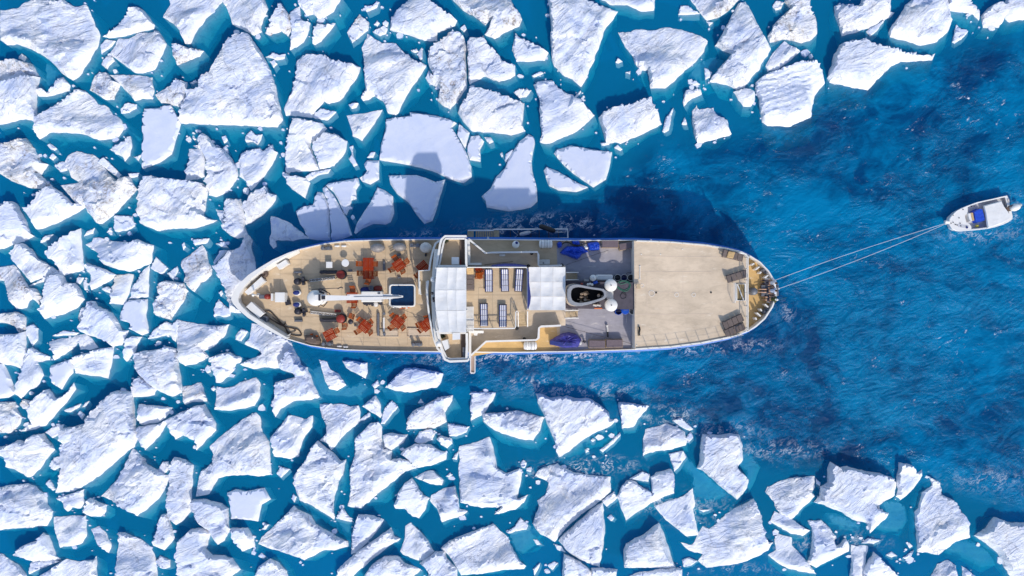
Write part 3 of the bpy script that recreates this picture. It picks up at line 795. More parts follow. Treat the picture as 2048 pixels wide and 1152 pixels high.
D|811,860 815,836 829,821 860,805 882,794 905,791 904,802 889,826 893,844 868,858 834,858|dark blue rubbly floe with a white lower rim below the foredeck
S|941,784 991,786 986,802 967,829 941,842|medium four sided white floe just above left of the bowl shaped floe
Sc|898,873 895,848 907,851 939,854 933,865 912,874|little five sided white fragment just below right of the dark blue rubbly floe
Sc|828,884 838,864 862,859 870,867 865,881 841,889|small disc shaped white cake of ice
S|872,879 881,872 903,878 904,888 894,898 881,891|little many sided white floe just below right of the dark blue rubbly floe
R|800,909 807,901 829,888 861,890 877,901 893,906 892,920 861,933 831,937 818,923|medium many sided ridged floe just below the dark blue rubbly floe
R|698,944 708,911 708,879 719,868 740,847 756,844 763,855 762,876 766,898 783,903 781,920 799,917 816,922 832,938 810,944 789,963 762,982 721,1019 694,1014 700,984|large hump backed floe with a wide bright diagonal rim below the foredeck
S|764,872 782,867 815,870 806,886 782,901 767,897|small many sided white floe just above right of the hump backed floe
Sc|717,842 727,833 738,826 739,833 727,842|tiny long slanting white fragment just above the hump backed floe
Sc|835,807 841,798 847,807|tiny three cornered white fragment just above left of the dark blue rubbly floe
R|589,948 612,921 623,894 634,882 652,897 669,910 682,923 691,920 687,940 674,975 666,1005 667,1041 647,1028 617,1010 598,1003 589,978|tall pleated floe with a sharp right edge and dark cracks on top
S|789,1008 797,984 808,968 823,957 835,973 846,992 859,998 851,1019 837,1039 824,1035 808,1019 790,1019|teardrop shaped floe with a white lower rim
R|862,992 886,979 910,973 917,1000 918,1019 935,1024 924,1035 883,1046 875,1022 859,1003|medium four sided ridged floe just right of the teardrop shaped floe
S|828,956 850,945 866,943 886,961 883,972 860,970|small five sided white floe just above right of the teardrop shaped floe
S|701,1111 702,1079 709,1047 716,1030 747,1033 767,1041 752,1065 730,1090 711,1109|medium four sided white floe just below left of the teardrop shaped floe
R|730,1094 757,1075 781,1057 789,1075 800,1079 771,1099 741,1123 706,1153 698,1166 671,1166 673,1142 698,1118 722,1099|medium long slanting ridged floe on the bottom edge right of the tent shaped floe
S|800,1105 808,1081 810,1054 821,1047 840,1065 856,1084 868,1105 848,1124 829,1121 805,1111|flame shaped floe with a pointed top near the bottom edge
R|720,1165 744,1130 768,1114 795,1114 809,1128 841,1141 828,1152 825,1165|medium five sided ridged floe on the bottom edge below the teardrop shaped floe
R|838,1128 860,1114 871,1104 889,1104 892,1117 914,1141 916,1166 849,1166 860,1147|medium many sided ridged floe on the bottom edge below right of the teardrop shaped floe
Sc|670,1038 684,1017 706,1046 692,1044|little three cornered white fragment just above right of the tent shaped floe
Sc|904,919 910,909 917,903 913,921|tiny long upright white fragment just above left of the upright tablet floe
Sc|891,954 900,946 905,951 897,958|tiny four sided white fragment just above right of the teardrop shaped floe
Sc|608,1039 611,1046 599,1046|tiny three cornered white fragment just above the tent shaped floe
R|964,828 1003,825 1033,822 1057,828 1090,836 1082,858 1067,882 1041,879 1003,868 979,855 966,844|bowl shaped floe with a rounded lower edge below the bridge
R|1072,788 1080,788 1099,796 1126,795 1134,791 1150,797 1177,797 1199,809 1219,826 1220,839 1232,842 1218,855 1185,869 1161,885 1139,904 1118,915 1113,898 1107,877 1096,853 1086,826 1075,807|large fluted floe tapering to a point below the sun deck
S|1238,805 1265,807 1299,813 1283,834 1267,855 1245,858 1241,831|small wedge with a bright right flank right of the large fluted floe
S|918,894 951,886 978,875 986,894 991,916 994,937 1013,948 1040,938 1044,948 1040,975 1034,999 1056,991 1048,1007 1031,1021 988,1031 1004,1015 964,1018 920,1007 917,948|upright tablet shaped floe with a flat left side
Sc|1041,927 1047,921 1053,927 1049,937 1043,936|tiny five sided white fragment just above right of the upright tablet floe
Sc|1053,938 1063,935 1062,945 1053,943|tiny four sided white fragment just right of the upright tablet floe
Sc|1182,882 1186,878 1192,881 1186,885|nearest tiny white fragment below right of the large fluted floe
Sc|1170,901 1175,898 1179,904 1172,907|second nearest tiny white fragment below right of the large fluted floe
R|1069,954 1078,941 1100,931 1115,928 1127,936 1151,947 1189,952 1222,955 1222,985 1202,1003 1175,1022 1148,1044 1129,1063 1110,1086 1081,1071 1065,1049 1078,1014 1075,1003 1092,990 1097,966 1081,958|upper part of a large floe cut by one long straight crack
R|1208,1033 1211,1068 1207,1100 1200,1137 1160,1122 1133,1103 1117,1084 1121,1077 1149,1051 1173,1030 1195,1011 1206,1006|lower part of a large floe cut by one long straight crack
Sc|1204,1003 1229,984 1235,998 1214,1015|little four sided white fragment just left of the anvil shaped floe
Sc|1012,1066 1030,1055 1041,1037 1056,1052 1053,1061 1030,1064 1018,1069|little long slanting white fragment just below the upright tablet floe
R|881,1099 897,1083 938,1067 965,1056 986,1049 1005,1067 1016,1078 1019,1088 1038,1121 1052,1134 1048,1140 1005,1142 965,1150 922,1153 908,1129 897,1113|broad blue shaded floe with a white lower rim near the bottom edge
R|1126,1128 1128,1109 1147,1117 1171,1133 1182,1144 1185,1165 1126,1165|medium four sided ridged floe on the bottom edge left of the house shaped floe
S|1183,1138 1207,1137 1236,1141 1232,1165 1184,1165|small four sided white floe on the bottom edge below left of the house shaped floe
Sc|1095,1133 1109,1125 1117,1128 1106,1142|tiny four sided white fragment below the straight cracked floe
Sc|1066,1081 1074,1081 1083,1091 1074,1092|tiny long slanting white fragment just below left of the straight cracked floe
Sc|1216,1037 1224,1031 1229,1038 1223,1044|second nearest tiny white fragment below left of the anvil shaped floe
Sc|1066,1141 1080,1128 1078,1138 1069,1153|tiny long slanting white fragment below the straight cracked floe
Sc|1110,1091 1122,1094 1132,1107 1116,1102|tiny long slanting white fragment just below the straight cracked floe
R|1248,1102 1253,1089 1280,1075 1299,1062 1319,1047 1329,1067 1337,1091 1345,1118 1353,1138 1321,1138 1286,1138 1250,1138 1248,1118|house shaped floe with a sharp right edge near the bottom edge
S|1234,996 1245,971 1261,961 1275,966 1291,979 1305,988 1302,955 1313,946 1344,939 1350,955 1350,988 1326,996 1307,1006 1278,1025 1253,1043 1245,1023|anvil shaped white floe with a broken notch in its top
Sc|1260,959 1286,944 1301,950 1298,965 1277,962|little four sided white fragment just above the anvil shaped floe
S|1309,1014 1334,1005 1367,994 1387,978 1392,1008 1387,1021 1394,1051 1399,1072 1375,1075 1351,1056 1329,1037|triangular floe with a vertical right edge right of the anvil
R|1363,1087 1385,1092 1396,1073 1407,1054 1420,1060 1439,1046 1452,1030 1479,1014 1509,999 1517,1019 1525,1044 1531,1076 1535,1084 1549,1087 1539,1103 1514,1116 1477,1130 1415,1138 1398,1124 1407,1111 1380,1103|large hooded floe with a long white skirt at the bottom right
S|1236,1165 1271,1149 1317,1141 1358,1137 1366,1141 1368,1165|medium long flat white floe on the bottom edge below right of the house shaped floe
Sc|1215,1037 1222,1031 1229,1037 1225,1044|nearest tiny white fragment below left of the anvil shaped floe
Sc|1365,1122 1380,1117 1397,1124 1383,1134 1368,1136|little five sided white fragment just right of the house shaped floe
Sc|1399,1021 1423,1021 1408,1026|tiny long flat lying white fragment just above left of the large hooded floe
R|1287,913 1287,879 1292,860 1311,855 1336,848 1354,855 1371,865 1376,884 1373,892 1346,900 1319,903 1301,906|folded floe lying alone below the grey deck
Sc|1346,842 1364,836 1388,859 1381,862 1361,853|little long slanting white fragment just above right of the folded floe
Sc|1371,879 1383,865 1388,876 1380,885|tiny four sided white fragment just right of the folded floe
Sc|1200,901 1221,884 1241,866 1242,872 1226,890 1206,906|little long slanting white fragment just below right of the large fluted floe
Sc|1339,909 1368,903 1374,915 1362,932 1350,945 1345,929|little four sided white fragment just below right of the folded floe
R|1404,877 1407,869 1434,871 1461,867 1480,869 1486,888 1488,921 1477,937 1499,961 1496,977 1476,1001 1455,985 1428,961 1407,943 1395,938 1401,921|boot shaped floe below the tan aft deck
R|1532,985 1537,975 1564,963 1597,955 1632,954 1632,976 1624,987 1632,994 1605,1020 1586,1040 1567,1033 1554,1020 1550,1006|shell shaped fluted floe left of the large broken floe at lower right
S|1551,1080 1559,1069 1586,1077 1587,1094 1613,1121 1635,1150 1616,1147 1578,1139 1562,1131 1538,1112 1554,1102|medium four sided white floe just right of the large hooded floe
S|1542,1044 1551,1024 1575,1034 1605,1053 1623,1063 1608,1074 1583,1069 1559,1055|small long flat lying white floe just right of the large hooded floe
S|1618,1043 1645,1042 1662,1057 1672,1076 1671,1092 1678,1092 1694,1078 1702,1094 1701,1105 1667,1121 1635,1138 1617,1129 1624,1102 1627,1067|mitten shaped floe below the large broken floe
R|1657,966 1658,936 1663,924 1678,936 1697,933 1721,941 1762,947 1789,958 1797,966 1792,993 1762,1012 1756,1020 1781,1028 1773,1041 1756,1055 1743,1069 1738,1049 1708,1041 1676,1022 1630,1006 1641,993 1643,974|large broken floe with ears and an upturned block at lower right
Sc|1634,958 1644,967 1642,974 1635,969|tiny four sided white fragment just left of the large broken floe
S|1795,995 1799,980 1796,956 1800,926 1826,932 1834,948 1847,940 1849,953 1831,978 1804,1002|medium five sided white floe just above left of the fang shaped floe
S|1705,1092 1739,1094 1735,1120 1729,1153 1729,1166 1702,1166|medium long upright white floe on the bottom edge below the large broken floe
S|1733,1133 1750,1105 1771,1128 1801,1155 1812,1165 1728,1165 1729,1144|medium four sided white floe on the bottom edge below the large broken floe
Sc|1726,1088 1739,1078 1765,1082 1751,1090|tiny long flat lying white fragment just below the large broken floe
Sc|1809,1117 1831,1102 1826,1115 1815,1121|tiny long slanting white fragment just below left of the fang shaped floe
Sc|1816,1089 1822,1087 1829,1094 1823,1099|nearest tiny white fragment below left of the fang shaped floe
Sc|1775,1112 1786,1105 1798,1114 1786,1117|second nearest tiny white fragment below left of the fang shaped floe
R|1859,953 1884,967 1886,991 1911,1002 1929,1032 1943,1061 1944,1077 1916,1085 1881,1112 1859,1107 1838,1107 1836,1075 1832,1026 1840,1018 1847,986 1867,972|tall fang shaped floe with a half submerged tip at lower right
R|1952,1073 1973,1059 1992,1036 2019,1046 2049,1047 2068,1048 2068,1172 2035,1167 2024,1154 2011,1135 2000,1110 1976,1089|big floe filling the bottom right corner
R|1863,1165 1866,1152 1878,1130 1899,1122 1915,1133 1914,1146 1918,1165|small five sided ridged floe on the bottom edge below the fang shaped floe
S|1927,1134 1951,1152 1957,1165 1927,1165|little white floe on the bottom edge below left of the bottom right corner floe
U|413,392 422,409 441,432 446,456 430,451 407,443 403,430 409,406|pale submerged ice wedge right of the large square floe
U|83,118 91,125 115,148 120,156 104,177 89,180 78,167 78,141|submerged dark blue ice wedge beside the lower end of the top left corner floe
U|618,740 636,729 649,758 670,784 725,766 746,784 730,805 678,810 639,805 623,771|wide submerged turquoise slab just below the foredeck
U|754,776 769,779 808,788 855,784 881,774 860,797 829,815 793,810 767,802|submerged turquoise slab under the oval glassy floe
U|670,1038 689,1042 704,1047 699,1076 686,1081 672,1058|small submerged slab with one dry white corner by the tall pleated floe
U|1017,1071 1041,1066 1067,1060 1082,1073 1067,1102 1041,1120 1022,1094|submerged green slab left of the straight cracked floe
U|1367,915 1382,921 1406,944 1434,968 1471,1001 1450,1009 1416,1014 1388,999 1393,962 1369,941|large submerged slab between the triangular floe and the boot shaped floe
U|1489,905 1512,915 1531,941 1520,968 1507,994 1484,996 1499,968 1499,947 1484,936|submerged slab glowing turquoise right of the boot shaped floe
U|1760,1019 1781,1008 1799,1006 1823,1019 1831,1050 1812,1073 1771,1068 1750,1060 1776,1034|submerged slab between the large broken floe and the fang shaped floe
U|1661,1034 1682,1034 1721,1050 1734,1058 1729,1073 1693,1066 1667,1055|submerged slab under the lower rim of the large broken floe
U|1894,1105 1920,1086 1946,1086 1977,1099 1998,1118 2011,1141 1982,1146 1946,1128 1915,1120|submerged slab between the fang shaped floe and the bottom right corner floe
U|942,161 973,154 999,167 1028,161 1025,182 989,180 957,172|submerged green slab between the dirty upright floe and the creased broad floe
U|1392,125 1428,107 1457,112 1452,135 1426,151 1402,161 1379,156|submerged pale slab left of the zigzag floe
"""

# ---------------------------------------------------------------- the sea
FLOES = []
for _ln in FLOE_TEXT.strip().split('\n'):
    _s, _p, _l = _ln.split('|')
    FLOES.append((_s, [tuple(float(q) for q in a.split(',')) for a in _p.split()], _l))

# how open the water is: 0 among the pack ice, 1 in the lead (spots given in photo pixels)
def openness(px, py):
    def pl(x, T):
        if x <= T[0][0]:
            return T[0][1]
        for (a0, b0), (a1, b1) in zip(T, T[1:]):
            if x <= a1:
                return b0 + (b1 - b0) * (x - a0) / (a1 - a0)
        return T[-1][1]
    top = pl(px, [(560, 520), (700, 490), (880, 460), (1050, 425), (1200, 390), (1300, 300), (1500, 265), (1650, 180), (1870, 110), (2048, 60)])
    low = pl(px, [(560, 690), (650, 735), (900, 780), (1250, 800), (1400, 860), (1550, 930), (1900, 960), (2048, 1030)])
    a = (py - top) / 70.0
    b = (low - py) / 70.0
    left = (px - 640) / 260.0
    return max(0.0, min(1.0, min(a + .5, b + .5, left + .5)))


def build_sea():
    xs = [-900, -300, -120] + [-58 + 0.4 * i for i in range(291)] + [120, 300, 900]
    ys = [-900, -300, -100] + [-36 + 0.4 * i for i in range(181)] + [100, 300, 900]
    nx, ny = len(xs), len(ys)
    v = []
    op = []
    for y in ys:
        for x in xs:
            px, py = x / PXM(0) + 1024, 576 - y / PXM(0)
            o = openness(px, py) if abs(x) < 60 and abs(y) < 40 else 0.5
            op.append(o)
            q = Vector((x * 0.23, y * 0.42, 0.0))
            z = noise.noise(q) * 0.09 + noise.noise(q * 2.7 + Vector((5, 3, 1))) * 0.05
            v.append((x, y, z * (0.15 + 0.85 * o) if abs(x) < 60 and abs(y) < 40 else 0.0))
    f = []
    for j in range(ny - 1):
        for i in range(nx - 1):
            a = j * nx + i
            f.append((a, a + 1, a + nx + 1, a + nx))
    # the sides and the bottom close the body of water
    k = len(v)
    D = -14.0
    corner = [0, nx - 1, nx * ny - 1, nx * (ny - 1)]
    v += [(v[c][0], v[c][1], D) for c in corner]
    f.append((k + 3, k + 2, k + 1, k))
    south = list(range(0, nx)); north = list(range(nx * (ny - 1), nx * ny))
    west = [j * nx for j in range(ny)]; east = [j * nx + nx - 1 for j in range(ny)]
    f.append(tuple(reversed(south)) + (k, k + 1))
    f.append(tuple(north) + (k + 2, k + 3))
    f.append(tuple(west) + (k + 3, k))
    f.append(tuple(reversed(east)) + (k + 1, k + 2))
    me = bpy.data.meshes.new('sea_water')
    me.from_pydata(v, [], f)
    me.shade_smooth()
    WASH = [(1000, 716, 60, 10), (1080, 714, 60, 12), (1150, 712, 60, 9), (900, 716, 60, 8), (1250, 706, 60, 7), (1130, 448, 90, 14), (1070, 440, 60, 10), (1000, 455, 50, 9), (850, 468, 60, 6),
            (1572, 625, 14, 20), (1950, 470, 60, 10), (2030, 430, 14, 30), (1500, 690, 60, 10), (1400, 700, 60, 8), (1060, 765, 40, 10), (1170, 780, 90, 12), (1330, 830, 60, 14), (1450, 860, 70, 14), (1560, 900, 90, 16), (1400, 1020, 60, 22), (1300, 1000, 60, 18), (1120, 940, 60, 14), (1210, 930, 60, 14), (1600, 1090, 70, 16), (1480, 1140, 60, 10), (1720, 1080, 50, 14), (1980, 960, 70, 18)]
    wsh = []
    for q in v[:nx * ny]:
        px, py = q[0] / PXM(0) + 1024, 576 - q[1] / PXM(0)
        s_ = 0.0
        if -50 < px < 2100 and -50 < py < 1200:
            for cx_, cy_, sx_, sy_ in WASH:
                s_ += math.exp(-((px - cx_) / sx_) ** 2 - ((py - cy_) / sy_) ** 2)
        wsh.append(min(1.0, s_) * (0.45 if px > 1380 else 0.75))
    aw = me.attributes.new('wash', 'FLOAT', 'POINT')
    aw.data.foreach_set('value', wsh + [0.0] * 4)
    at_ = me.attributes.new('open', 'FLOAT', 'POINT')
    at_.data.foreach_set('value', op + [0.5] * 4)
    o = bpy.data.objects.new('sea_water', me)
    C.objects.link(o)
    o['kind'] = 'structure'
    m = bpy.data.materials.new('sea water')
    m.use_nodes = True
    n = m.node_tree.nodes
    l = m.node_tree.links
    n.remove(n['Principled BSDF'])
    out = n['Material Output']
    geo = n.new('ShaderNodeNewGeometry')
    P = geo.outputs['Position']
    oa = n.new('ShaderNodeAttribute')
    oa.attribute_name = 'open'
    OPN = oa.outputs['Fac']

    def mapping(scale, rz=0.0):
        mp = n.new('ShaderNodeMapping')
        mp.inputs['Scale'].default_value = scale
        mp.inputs['Rotation'].default_value = (0, 0, rz)
        l.new(P, mp.inputs[0])
        return mp.outputs[0]

    def nz(vec, scale, detail=4, rough=0.55, dist=0.0):
        t = n.new('ShaderNodeTexNoise')
        t.inputs['Scale'].default_value = scale
        t.inputs['Detail'].default_value = detail
        t.inputs['Roughness'].default_value = rough
        t.inputs['Distortion'].default_value = dist
        l.new(vec, t.inputs['Vector'])
        return t.outputs['Fac']

    def mth(op_, a, b=None, c=None):
        x = n.new('ShaderNodeMath')
        x.operation = op_
        for i, q in enumerate((a, b, c)):
            if q is None:
                continue
            if isinstance(q, (int, float)):
                x.inputs[i].default_value = q
            else:
                l.new(q, x.inputs[i])
        return x.outputs[0]

    def ss(x, a, b):
        r = n.new('ShaderNodeMapRange')
        r.interpolation_type = 'SMOOTHSTEP'
        r.inputs[1].default_value = a
        r.inputs[2].default_value = b
        l.new(x, r.inputs[0])
        return r.outputs[0]

    # waves: crests run from lower left to upper right
    wv = mapping((1, 1, 1), R(-28))
    sc = n.new('ShaderNodeMapping')
    sc.inputs['Scale'].default_value = (0.6, 1.1, 1)
    l.new(wv, sc.inputs[0])
    W = sc.outputs[0]
    h1 = nz(W, 0.75, 5, 0.62, 0.6)
    h2 = nz(W, 3.2, 4, 0.6, 0.3)
    h3 = nz(mapping((0.8, 1.0, 1), R(35)), 0.55, 5, 0.65, 1.0)
    hh = mth('ADD', mth('MULTIPLY', h1, 0.55), mth('ADD', mth('MULTIPLY', h2, 0.17), mth('MULTIPLY', h3, 0.45)))
    bmp = n.new('ShaderNodeBump')
    l.new(hh, bmp.inputs['Height'])
    bmp.inputs['Distance'].default_value = 1.0
    gust = ss(nz(P, 0.09, 4, 0.6, 0.8), 0.36, 0.64)
    l.new(mth('MULTIPLY_ADD', mth('MULTIPLY', OPN, mth('MULTIPLY_ADD', gust, 0.5, 0.28)), 1.0, 0.1), bmp.inputs['Strength'])

    # body colour of the water: clear deep blue, milky turquoise where silt and bubbles hang in it
    silt = ss(mth('ADD', mth('MULTIPLY', nz(mapping((0.6, 1, 1), R(-20)), 0.10, 5, 0.62, 1.2), 0.75), mth('MULTIPLY', nz(mapping((0.7, 1, 1), R(-35)), 0.38, 6, 0.68, 1.6), 0.42)), 0.44, 0.72)
    ramp = n.new('ShaderNodeMix')
    ramp.data_type = 'RGBA'
    ramp.inputs[6].default_value = (0.000, 0.050, 0.165, 1)
    ramp.inputs[7].default_value = (0.000, 0.210, 0.450, 1)
    l.new(silt, ramp.inputs[0])
    # the pack holds greenish melt water full of fine ice
    mel = n.new('ShaderNodeMix')
    mel.data_type = 'RGBA'
    mel.inputs[6].default_value = (0.002, 0.245, 0.480, 1)
    l.new(ramp.outputs[2], mel.inputs[7])
    l.new(OPN, mel.inputs[0])
    dif = n.new('ShaderNodeBsdfDiffuse')
    l.new(mel.outputs[2], dif.inputs[0])
    l.new(bmp.outputs[0], dif.inputs['Normal'])
    tr = n.new('ShaderNodeBsdfTransparent')
    tr.inputs[0].default_value = (0.97, 0.985, 1.0, 1)
    body = n.new('ShaderNodeMixShader')
    l.new(mth('MULTIPLY_ADD', mth('MULTIPLY_ADD', silt, 0.10, 0.24), OPN, 0.50), body.inputs[0])
    l.new(tr.outputs[0], body.inputs[1])
    l.new(dif.outputs[0], body.inputs[2])
    gl = n.new('ShaderNodeBsdfGlossy')
    gl.inputs['Roughness'].default_value = 0.12
    l.new(bmp.outputs[0], gl.inputs['Normal'])
    fr = n.new('ShaderNodeFresnel')
    fr.inputs['IOR'].default_value = 1.33
    l.new(bmp.outputs[0], fr.inputs['Normal'])
    wet = n.new('ShaderNodeMixShader')
    l.new(mth('MULTIPLY', fr.outputs[0], 0.45), wet.inputs[0])
    l.new(body.outputs[0], wet.inputs[1])
    l.new(gl.outputs[0], wet.inputs[2])
    # flecks of foam on the crests, doubling as painted sun glints
    crest = ss(nz(W, 1.1, 6, 0.70, 1.2), 0.585, 0.70)
    foam_glint = ss(nz(W, 6.0, 4, 0.65, 0.8), 0.50, 0.62)
    patch = ss(nz(P, 0.16, 4, 0.6), 0.46, 0.62)
    fo = mth('MULTIPLY', mth('MULTIPLY', crest, foam_glint), mth('MULTIPLY', patch, ss(OPN, 0.05, 0.4)))
    # torn lace of foam where the hulls wash the water
    wa = n.new('ShaderNodeAttribute')
    wa.attribute_name = 'wash'
    rid = mth('ABSOLUTE', mth('SUBTRACT', nz(W, 1.6, 5, 0.65, 1.4), 0.5))
    lace = mth('MULTIPLY', mth('SUBTRACT', 1.0, ss(rid, 0.012, 0.05)), ss(nz(P, 1.1, 4, 0.6), 0.42, 0.58))
    fo = mth('MAXIMUM', fo, mth('MULTIPLY', lace, wa.outputs['Fac']))
    foam = n.new('ShaderNodeBsdfDiffuse')
    foam.inputs[0].default_value = (0.8, 0.83, 0.86, 1)
    fin = n.new('ShaderNodeMixShader')
    l.new(fo, fin.inputs[0])
    l.new(wet.outputs[0], fin.inputs[1])
    l.new(foam.outputs[0], fin.inputs[2])
    l.new(fin.outputs[0], out.inputs['Surface'])
    va = n.new('ShaderNodeVolumeAbsorption')
    va.inputs['Color'].default_value = (0.0, 0.855, 0.925, 1)
    va.inputs['Density'].default_value = 0.95
    l.new(va.outputs[0], out.inputs['Volume'])
    me.materials.append(m)
    return o


build_sea()

# the lit upper layer of the deep water, under which nothing shows
mb = MB()
N = 40
vv = [(-850 + 1700 * i / N, -850 + 1700 * j / N, -3.6 - 0.0 * i) for j in range(N + 1) for i in range(N + 1)]
ff = [(j * (N + 1) + i, j * (N + 1) + i + 1, (j + 1) * (N + 1) + i + 1, (j + 1) * (N + 1) + i) for j in range(N) for i in range(N)]
deep = link_mesh('deep_water', vv, ff, mat('deep blue water', (0.05, 0.46, 0.86), 1.0, 0.0, 0.09, 0, col2=(0.03, 0.30, 0.66), spec=0.0))
deep['kind'] = 'structure'


# ---------------------------------------------------------------- ice floes
def inside(x, y, poly):
    c = False
    n = len(poly)
    j = n - 1
    for i in range(n):
        xi, yi = poly[i]
        xj, yj = poly[j]
        if (yi > y) != (yj > y) and x < (xj - xi) * (y - yi) / (yj - yi) + xi:
            c = not c
        j = i
    return c


def reach(x, y, dx, dy, poly):
    """distance from (x, y) along (dx, dy) to where it first leaves the outline"""
    best = 1e9
    n = len(poly)
    for i in range(n):
        x0, y0 = poly[i]
        x1, y1 = poly[(i + 1) % n]
        ex, ey = x1 - x0, y1 - y0
        den = dx * ey - dy * ex
        if abs(den) < 1e-9:
            continue
        t = ((x0 - x) * ey - (y0 - y) * ex) / den
        u = ((x0 - x) * dy - (y0 - y) * dx) / den
        if t > -1e-6 and -1e-6 <= u <= 1 + 1e-6 and t < best:
            best = t
    return best if best < 1e8 else 0.0


def make_floe(idx, style, poly_px, label):
    rnd = random.Random(idx * 7919 + 13)
    chip = style.endswith('c')
    st = style[0]
    ppm = [at(px, py, 0.35) for px, py in poly_px]
    poly = [(p.x, p.y) for p in ppm]
    A = abs(sum(poly[i][0] * poly[(i + 1) % len(poly)][1] - poly[(i + 1) % len(poly)][0] * poly[i][1] for i in range(len(poly)))) / 2
    size = math.sqrt(A)
    if chip:
        h, b, D, slope = 0.12 + 0.04 * size, 0.10, 0.35, 0.9
    elif st == 'F':
        h, b, D, slope = 0.32, 0.25, 0.9, 0.35
    else:
        h = min(0.80, 0.28 + 0.075 * size) * rnd.uniform(0.85, 1.15)
        b = h * rnd.uniform(1.15, 1.9)
        D = 1.0 + 0.20 * size
        slope = rnd.choice((0.30, 0.45, 0.60, 0.75, 0.9)) * rnd.uniform(0.9, 1.1)
    rnd_dep = 0.55 + 0.25 * ((idx * 37) % 10) / 10
    ang = R(-62 + rnd.uniform(-24, 24))
    dx, dy = math.cos(ang), math.sin(ang)
    # outline with a broken, uneven edge
    step = 0.14 if chip else 0.22
    out = []
    n = len(poly)
    seed = Vector((idx * 3.7, idx * 1.3, 0))
    jit = 0.05 if chip else (0.022 if st == 'F' else 0.075)
    for i in range(n):
        a = Vector(poly[i])
        c = Vector(poly[(i + 1) % n])
        L = (c - a).length
        k = max(1, int(L / step))
        nrm = Vector((-(c - a).y, (c - a).x)) / max(L, 1e-6)
        for q in range(k):
            t = q / k
            p = a.lerp(c, t)
            w_ = min(1.0, 4 * t * (1 - t) + 0.25)
            off = noise.noise(Vector((p.x * 1.1, p.y * 1.1, 0)) + seed) * jit * 1.4 + noise.noise(Vector((p.x * 4.2, p.y * 4.2, 2)) + seed) * jit
            out.append((p.x + nrm.x * off * w_, p.y + nrm.y * off * w_))
    # grid of inner points
    g = 0.12 if chip else (0.30 if st == 'F' else 0.21)
    xs = [p[0] for p in out]
    ys = [p[1] for p in out]
    pts = []
    y = min(ys) + g * .5
    row = 0
    while y < max(ys):
        x = min(xs) + g * (.5 if row % 2 else 0.0)
        while x < max(xs):
            X, Y = x + rnd.uniform(-.3, .3) * g, y + rnd.uniform(-.3, .3) * g
            if inside(X, Y, out):
                pts.append((X, Y))
            x += g
        y += g * 0.87
        row += 1
    allp = [Vector(p) for p in out] + [Vector(p) for p in pts]
    res = geometry.delaunay_2d_cdt(allp, [], [list(range(len(out)))], 1, 1e-5)
    V2, F = res[0], res[2]
    orig = res[3]
    # relief
    ga = R(rnd.uniform(12, 50)) if st != 'Z' else R(17)
    ca, sa = math.cos(ga), math.sin(ga)
    amp = {'R': 0.20, 'S': 0.12, 'D': 0.20, 'F': 0.025, 'Z': 0.13, 'Y': 0.10, 'B': 0.30, 'U': 0.10}[st] * min(1.0, 0.35 + size / 6)
    if chip:
        amp = 0.05
    cell = rnd.uniform(1.2, 2.6)
    facet = {'R': 0.27, 'S': 0.22, 'D': 0.30, 'F': 0.012, 'Z': 0.04, 'Y': 0.06, 'B': 0.30, 'U': 0.08}[st]
    hx = sum(xs) / len(xs)
    hy = sum(ys) / len(ys)
    # tilt of the slab: generally down towards the bevel, up at the back
    tl = rnd.uniform(0.0, 0.045) if st != 'F' else 0.006
    tv = ang + rnd.uniform(-1.2, 1.2)
    tx, ty = math.cos(tv) * tl, math.sin(tv) * tl
    # fold lines: the slab is creased into a few big planes
    folds = []
    for _ in range(0 if chip or st in 'FU' else min(7, 2 + int(size / 1.7))):
        fa = ga + math.pi / 2 + rnd.gauss(0, 0.55)
        cx, cy = rnd.choice(out)
        k = rnd.uniform(0.15, 0.75)
        folds.append((math.cos(fa), math.sin(fa), hx + (cx - hx) * k, hy + (cy - hy) * k, rnd.choice((-1, 1)) * rnd.uniform(0.14, 0.46) * (0.6 if st == 'Z' else 1.0)))
    bed = [Vector((rnd.uniform(-1, 1), rnd.uniform(-1, 1), 0)) for _ in range(13)]

    rim = []

    def top_z(x, y):
        u, v = x * ca + y * sa, -x * sa + y * ca
        t = reach(x, y, dx, dy, out)
        wob = b * (1 + 0.45 * noise.noise(Vector((x * .8, y * .8, idx))))
        e = min(1.0, t / max(wob, 0.05))
        z = h - (tx * (x - hx) + ty * (y - hy))
        if st == 'Z':
            r = math.sin((v + 0.35 * noise.noise(Vector((u * .5, v * .5, 3)))) * 6.8)
            rel = amp * (1 - abs(r)) + 0.05 * noise.noise(Vector((u, v * 2, 7)))
        else:
            q = Vector((u * 0.30, v * 0.95, idx * 1.7))
            n1 = 1 - abs(noise.noise(q)) * 2.2
            n2 = 1 - abs(noise.noise(q * 2.3 + Vector((9, 2, 4)))) * 2.0
            n3 = noise.noise(Vector((u * 1.5, v * 3.6, idx)))
            rel = amp * (0.55 * n1 + 0.32 * n2 + 0.20 * n3)
            # fractured facets: every cell of the slab has its own slant
            w_ = Vector((x / cell + 0.25 * noise.noise(Vector((x, y, 5))), y / cell / 0.8 + 0.25 * noise.noise(Vector((y, x, 8))), idx * 2.1))
            dist, near = noise.voronoi(w_)
            fp = near[0]
            k = int(abs(fp.x * 53.7 + fp.y * 91.3 + fp.z * 17.1)) % 13
            rel += facet * (bed[k].x * (w_.x - fp.x) + bed[k].y * (w_.y - fp.y))
            rel -= facet * 0.5 * max(0.0, 0.09 - (dist[1] - dist[0])) / 0.09 * (1 if k % 3 == 0 else 0)
        for fx, fy, ox, oy, sl in folds:
            d_ = (x - ox) * fx + (y - oy) * fy + 0.25 * noise.noise(Vector((x * .6, y * .6, ox)))
            rel += sl * min(max(d_, 0.0), 1.5)
        z += rel
        z = max(min(z, h + 0.32 + 0.25 * math.tanh((z - h - 0.32) / 0.5)) if z > h + 0.32 else z, 0.10)
        # broken rim
        rim.append(1 - e)
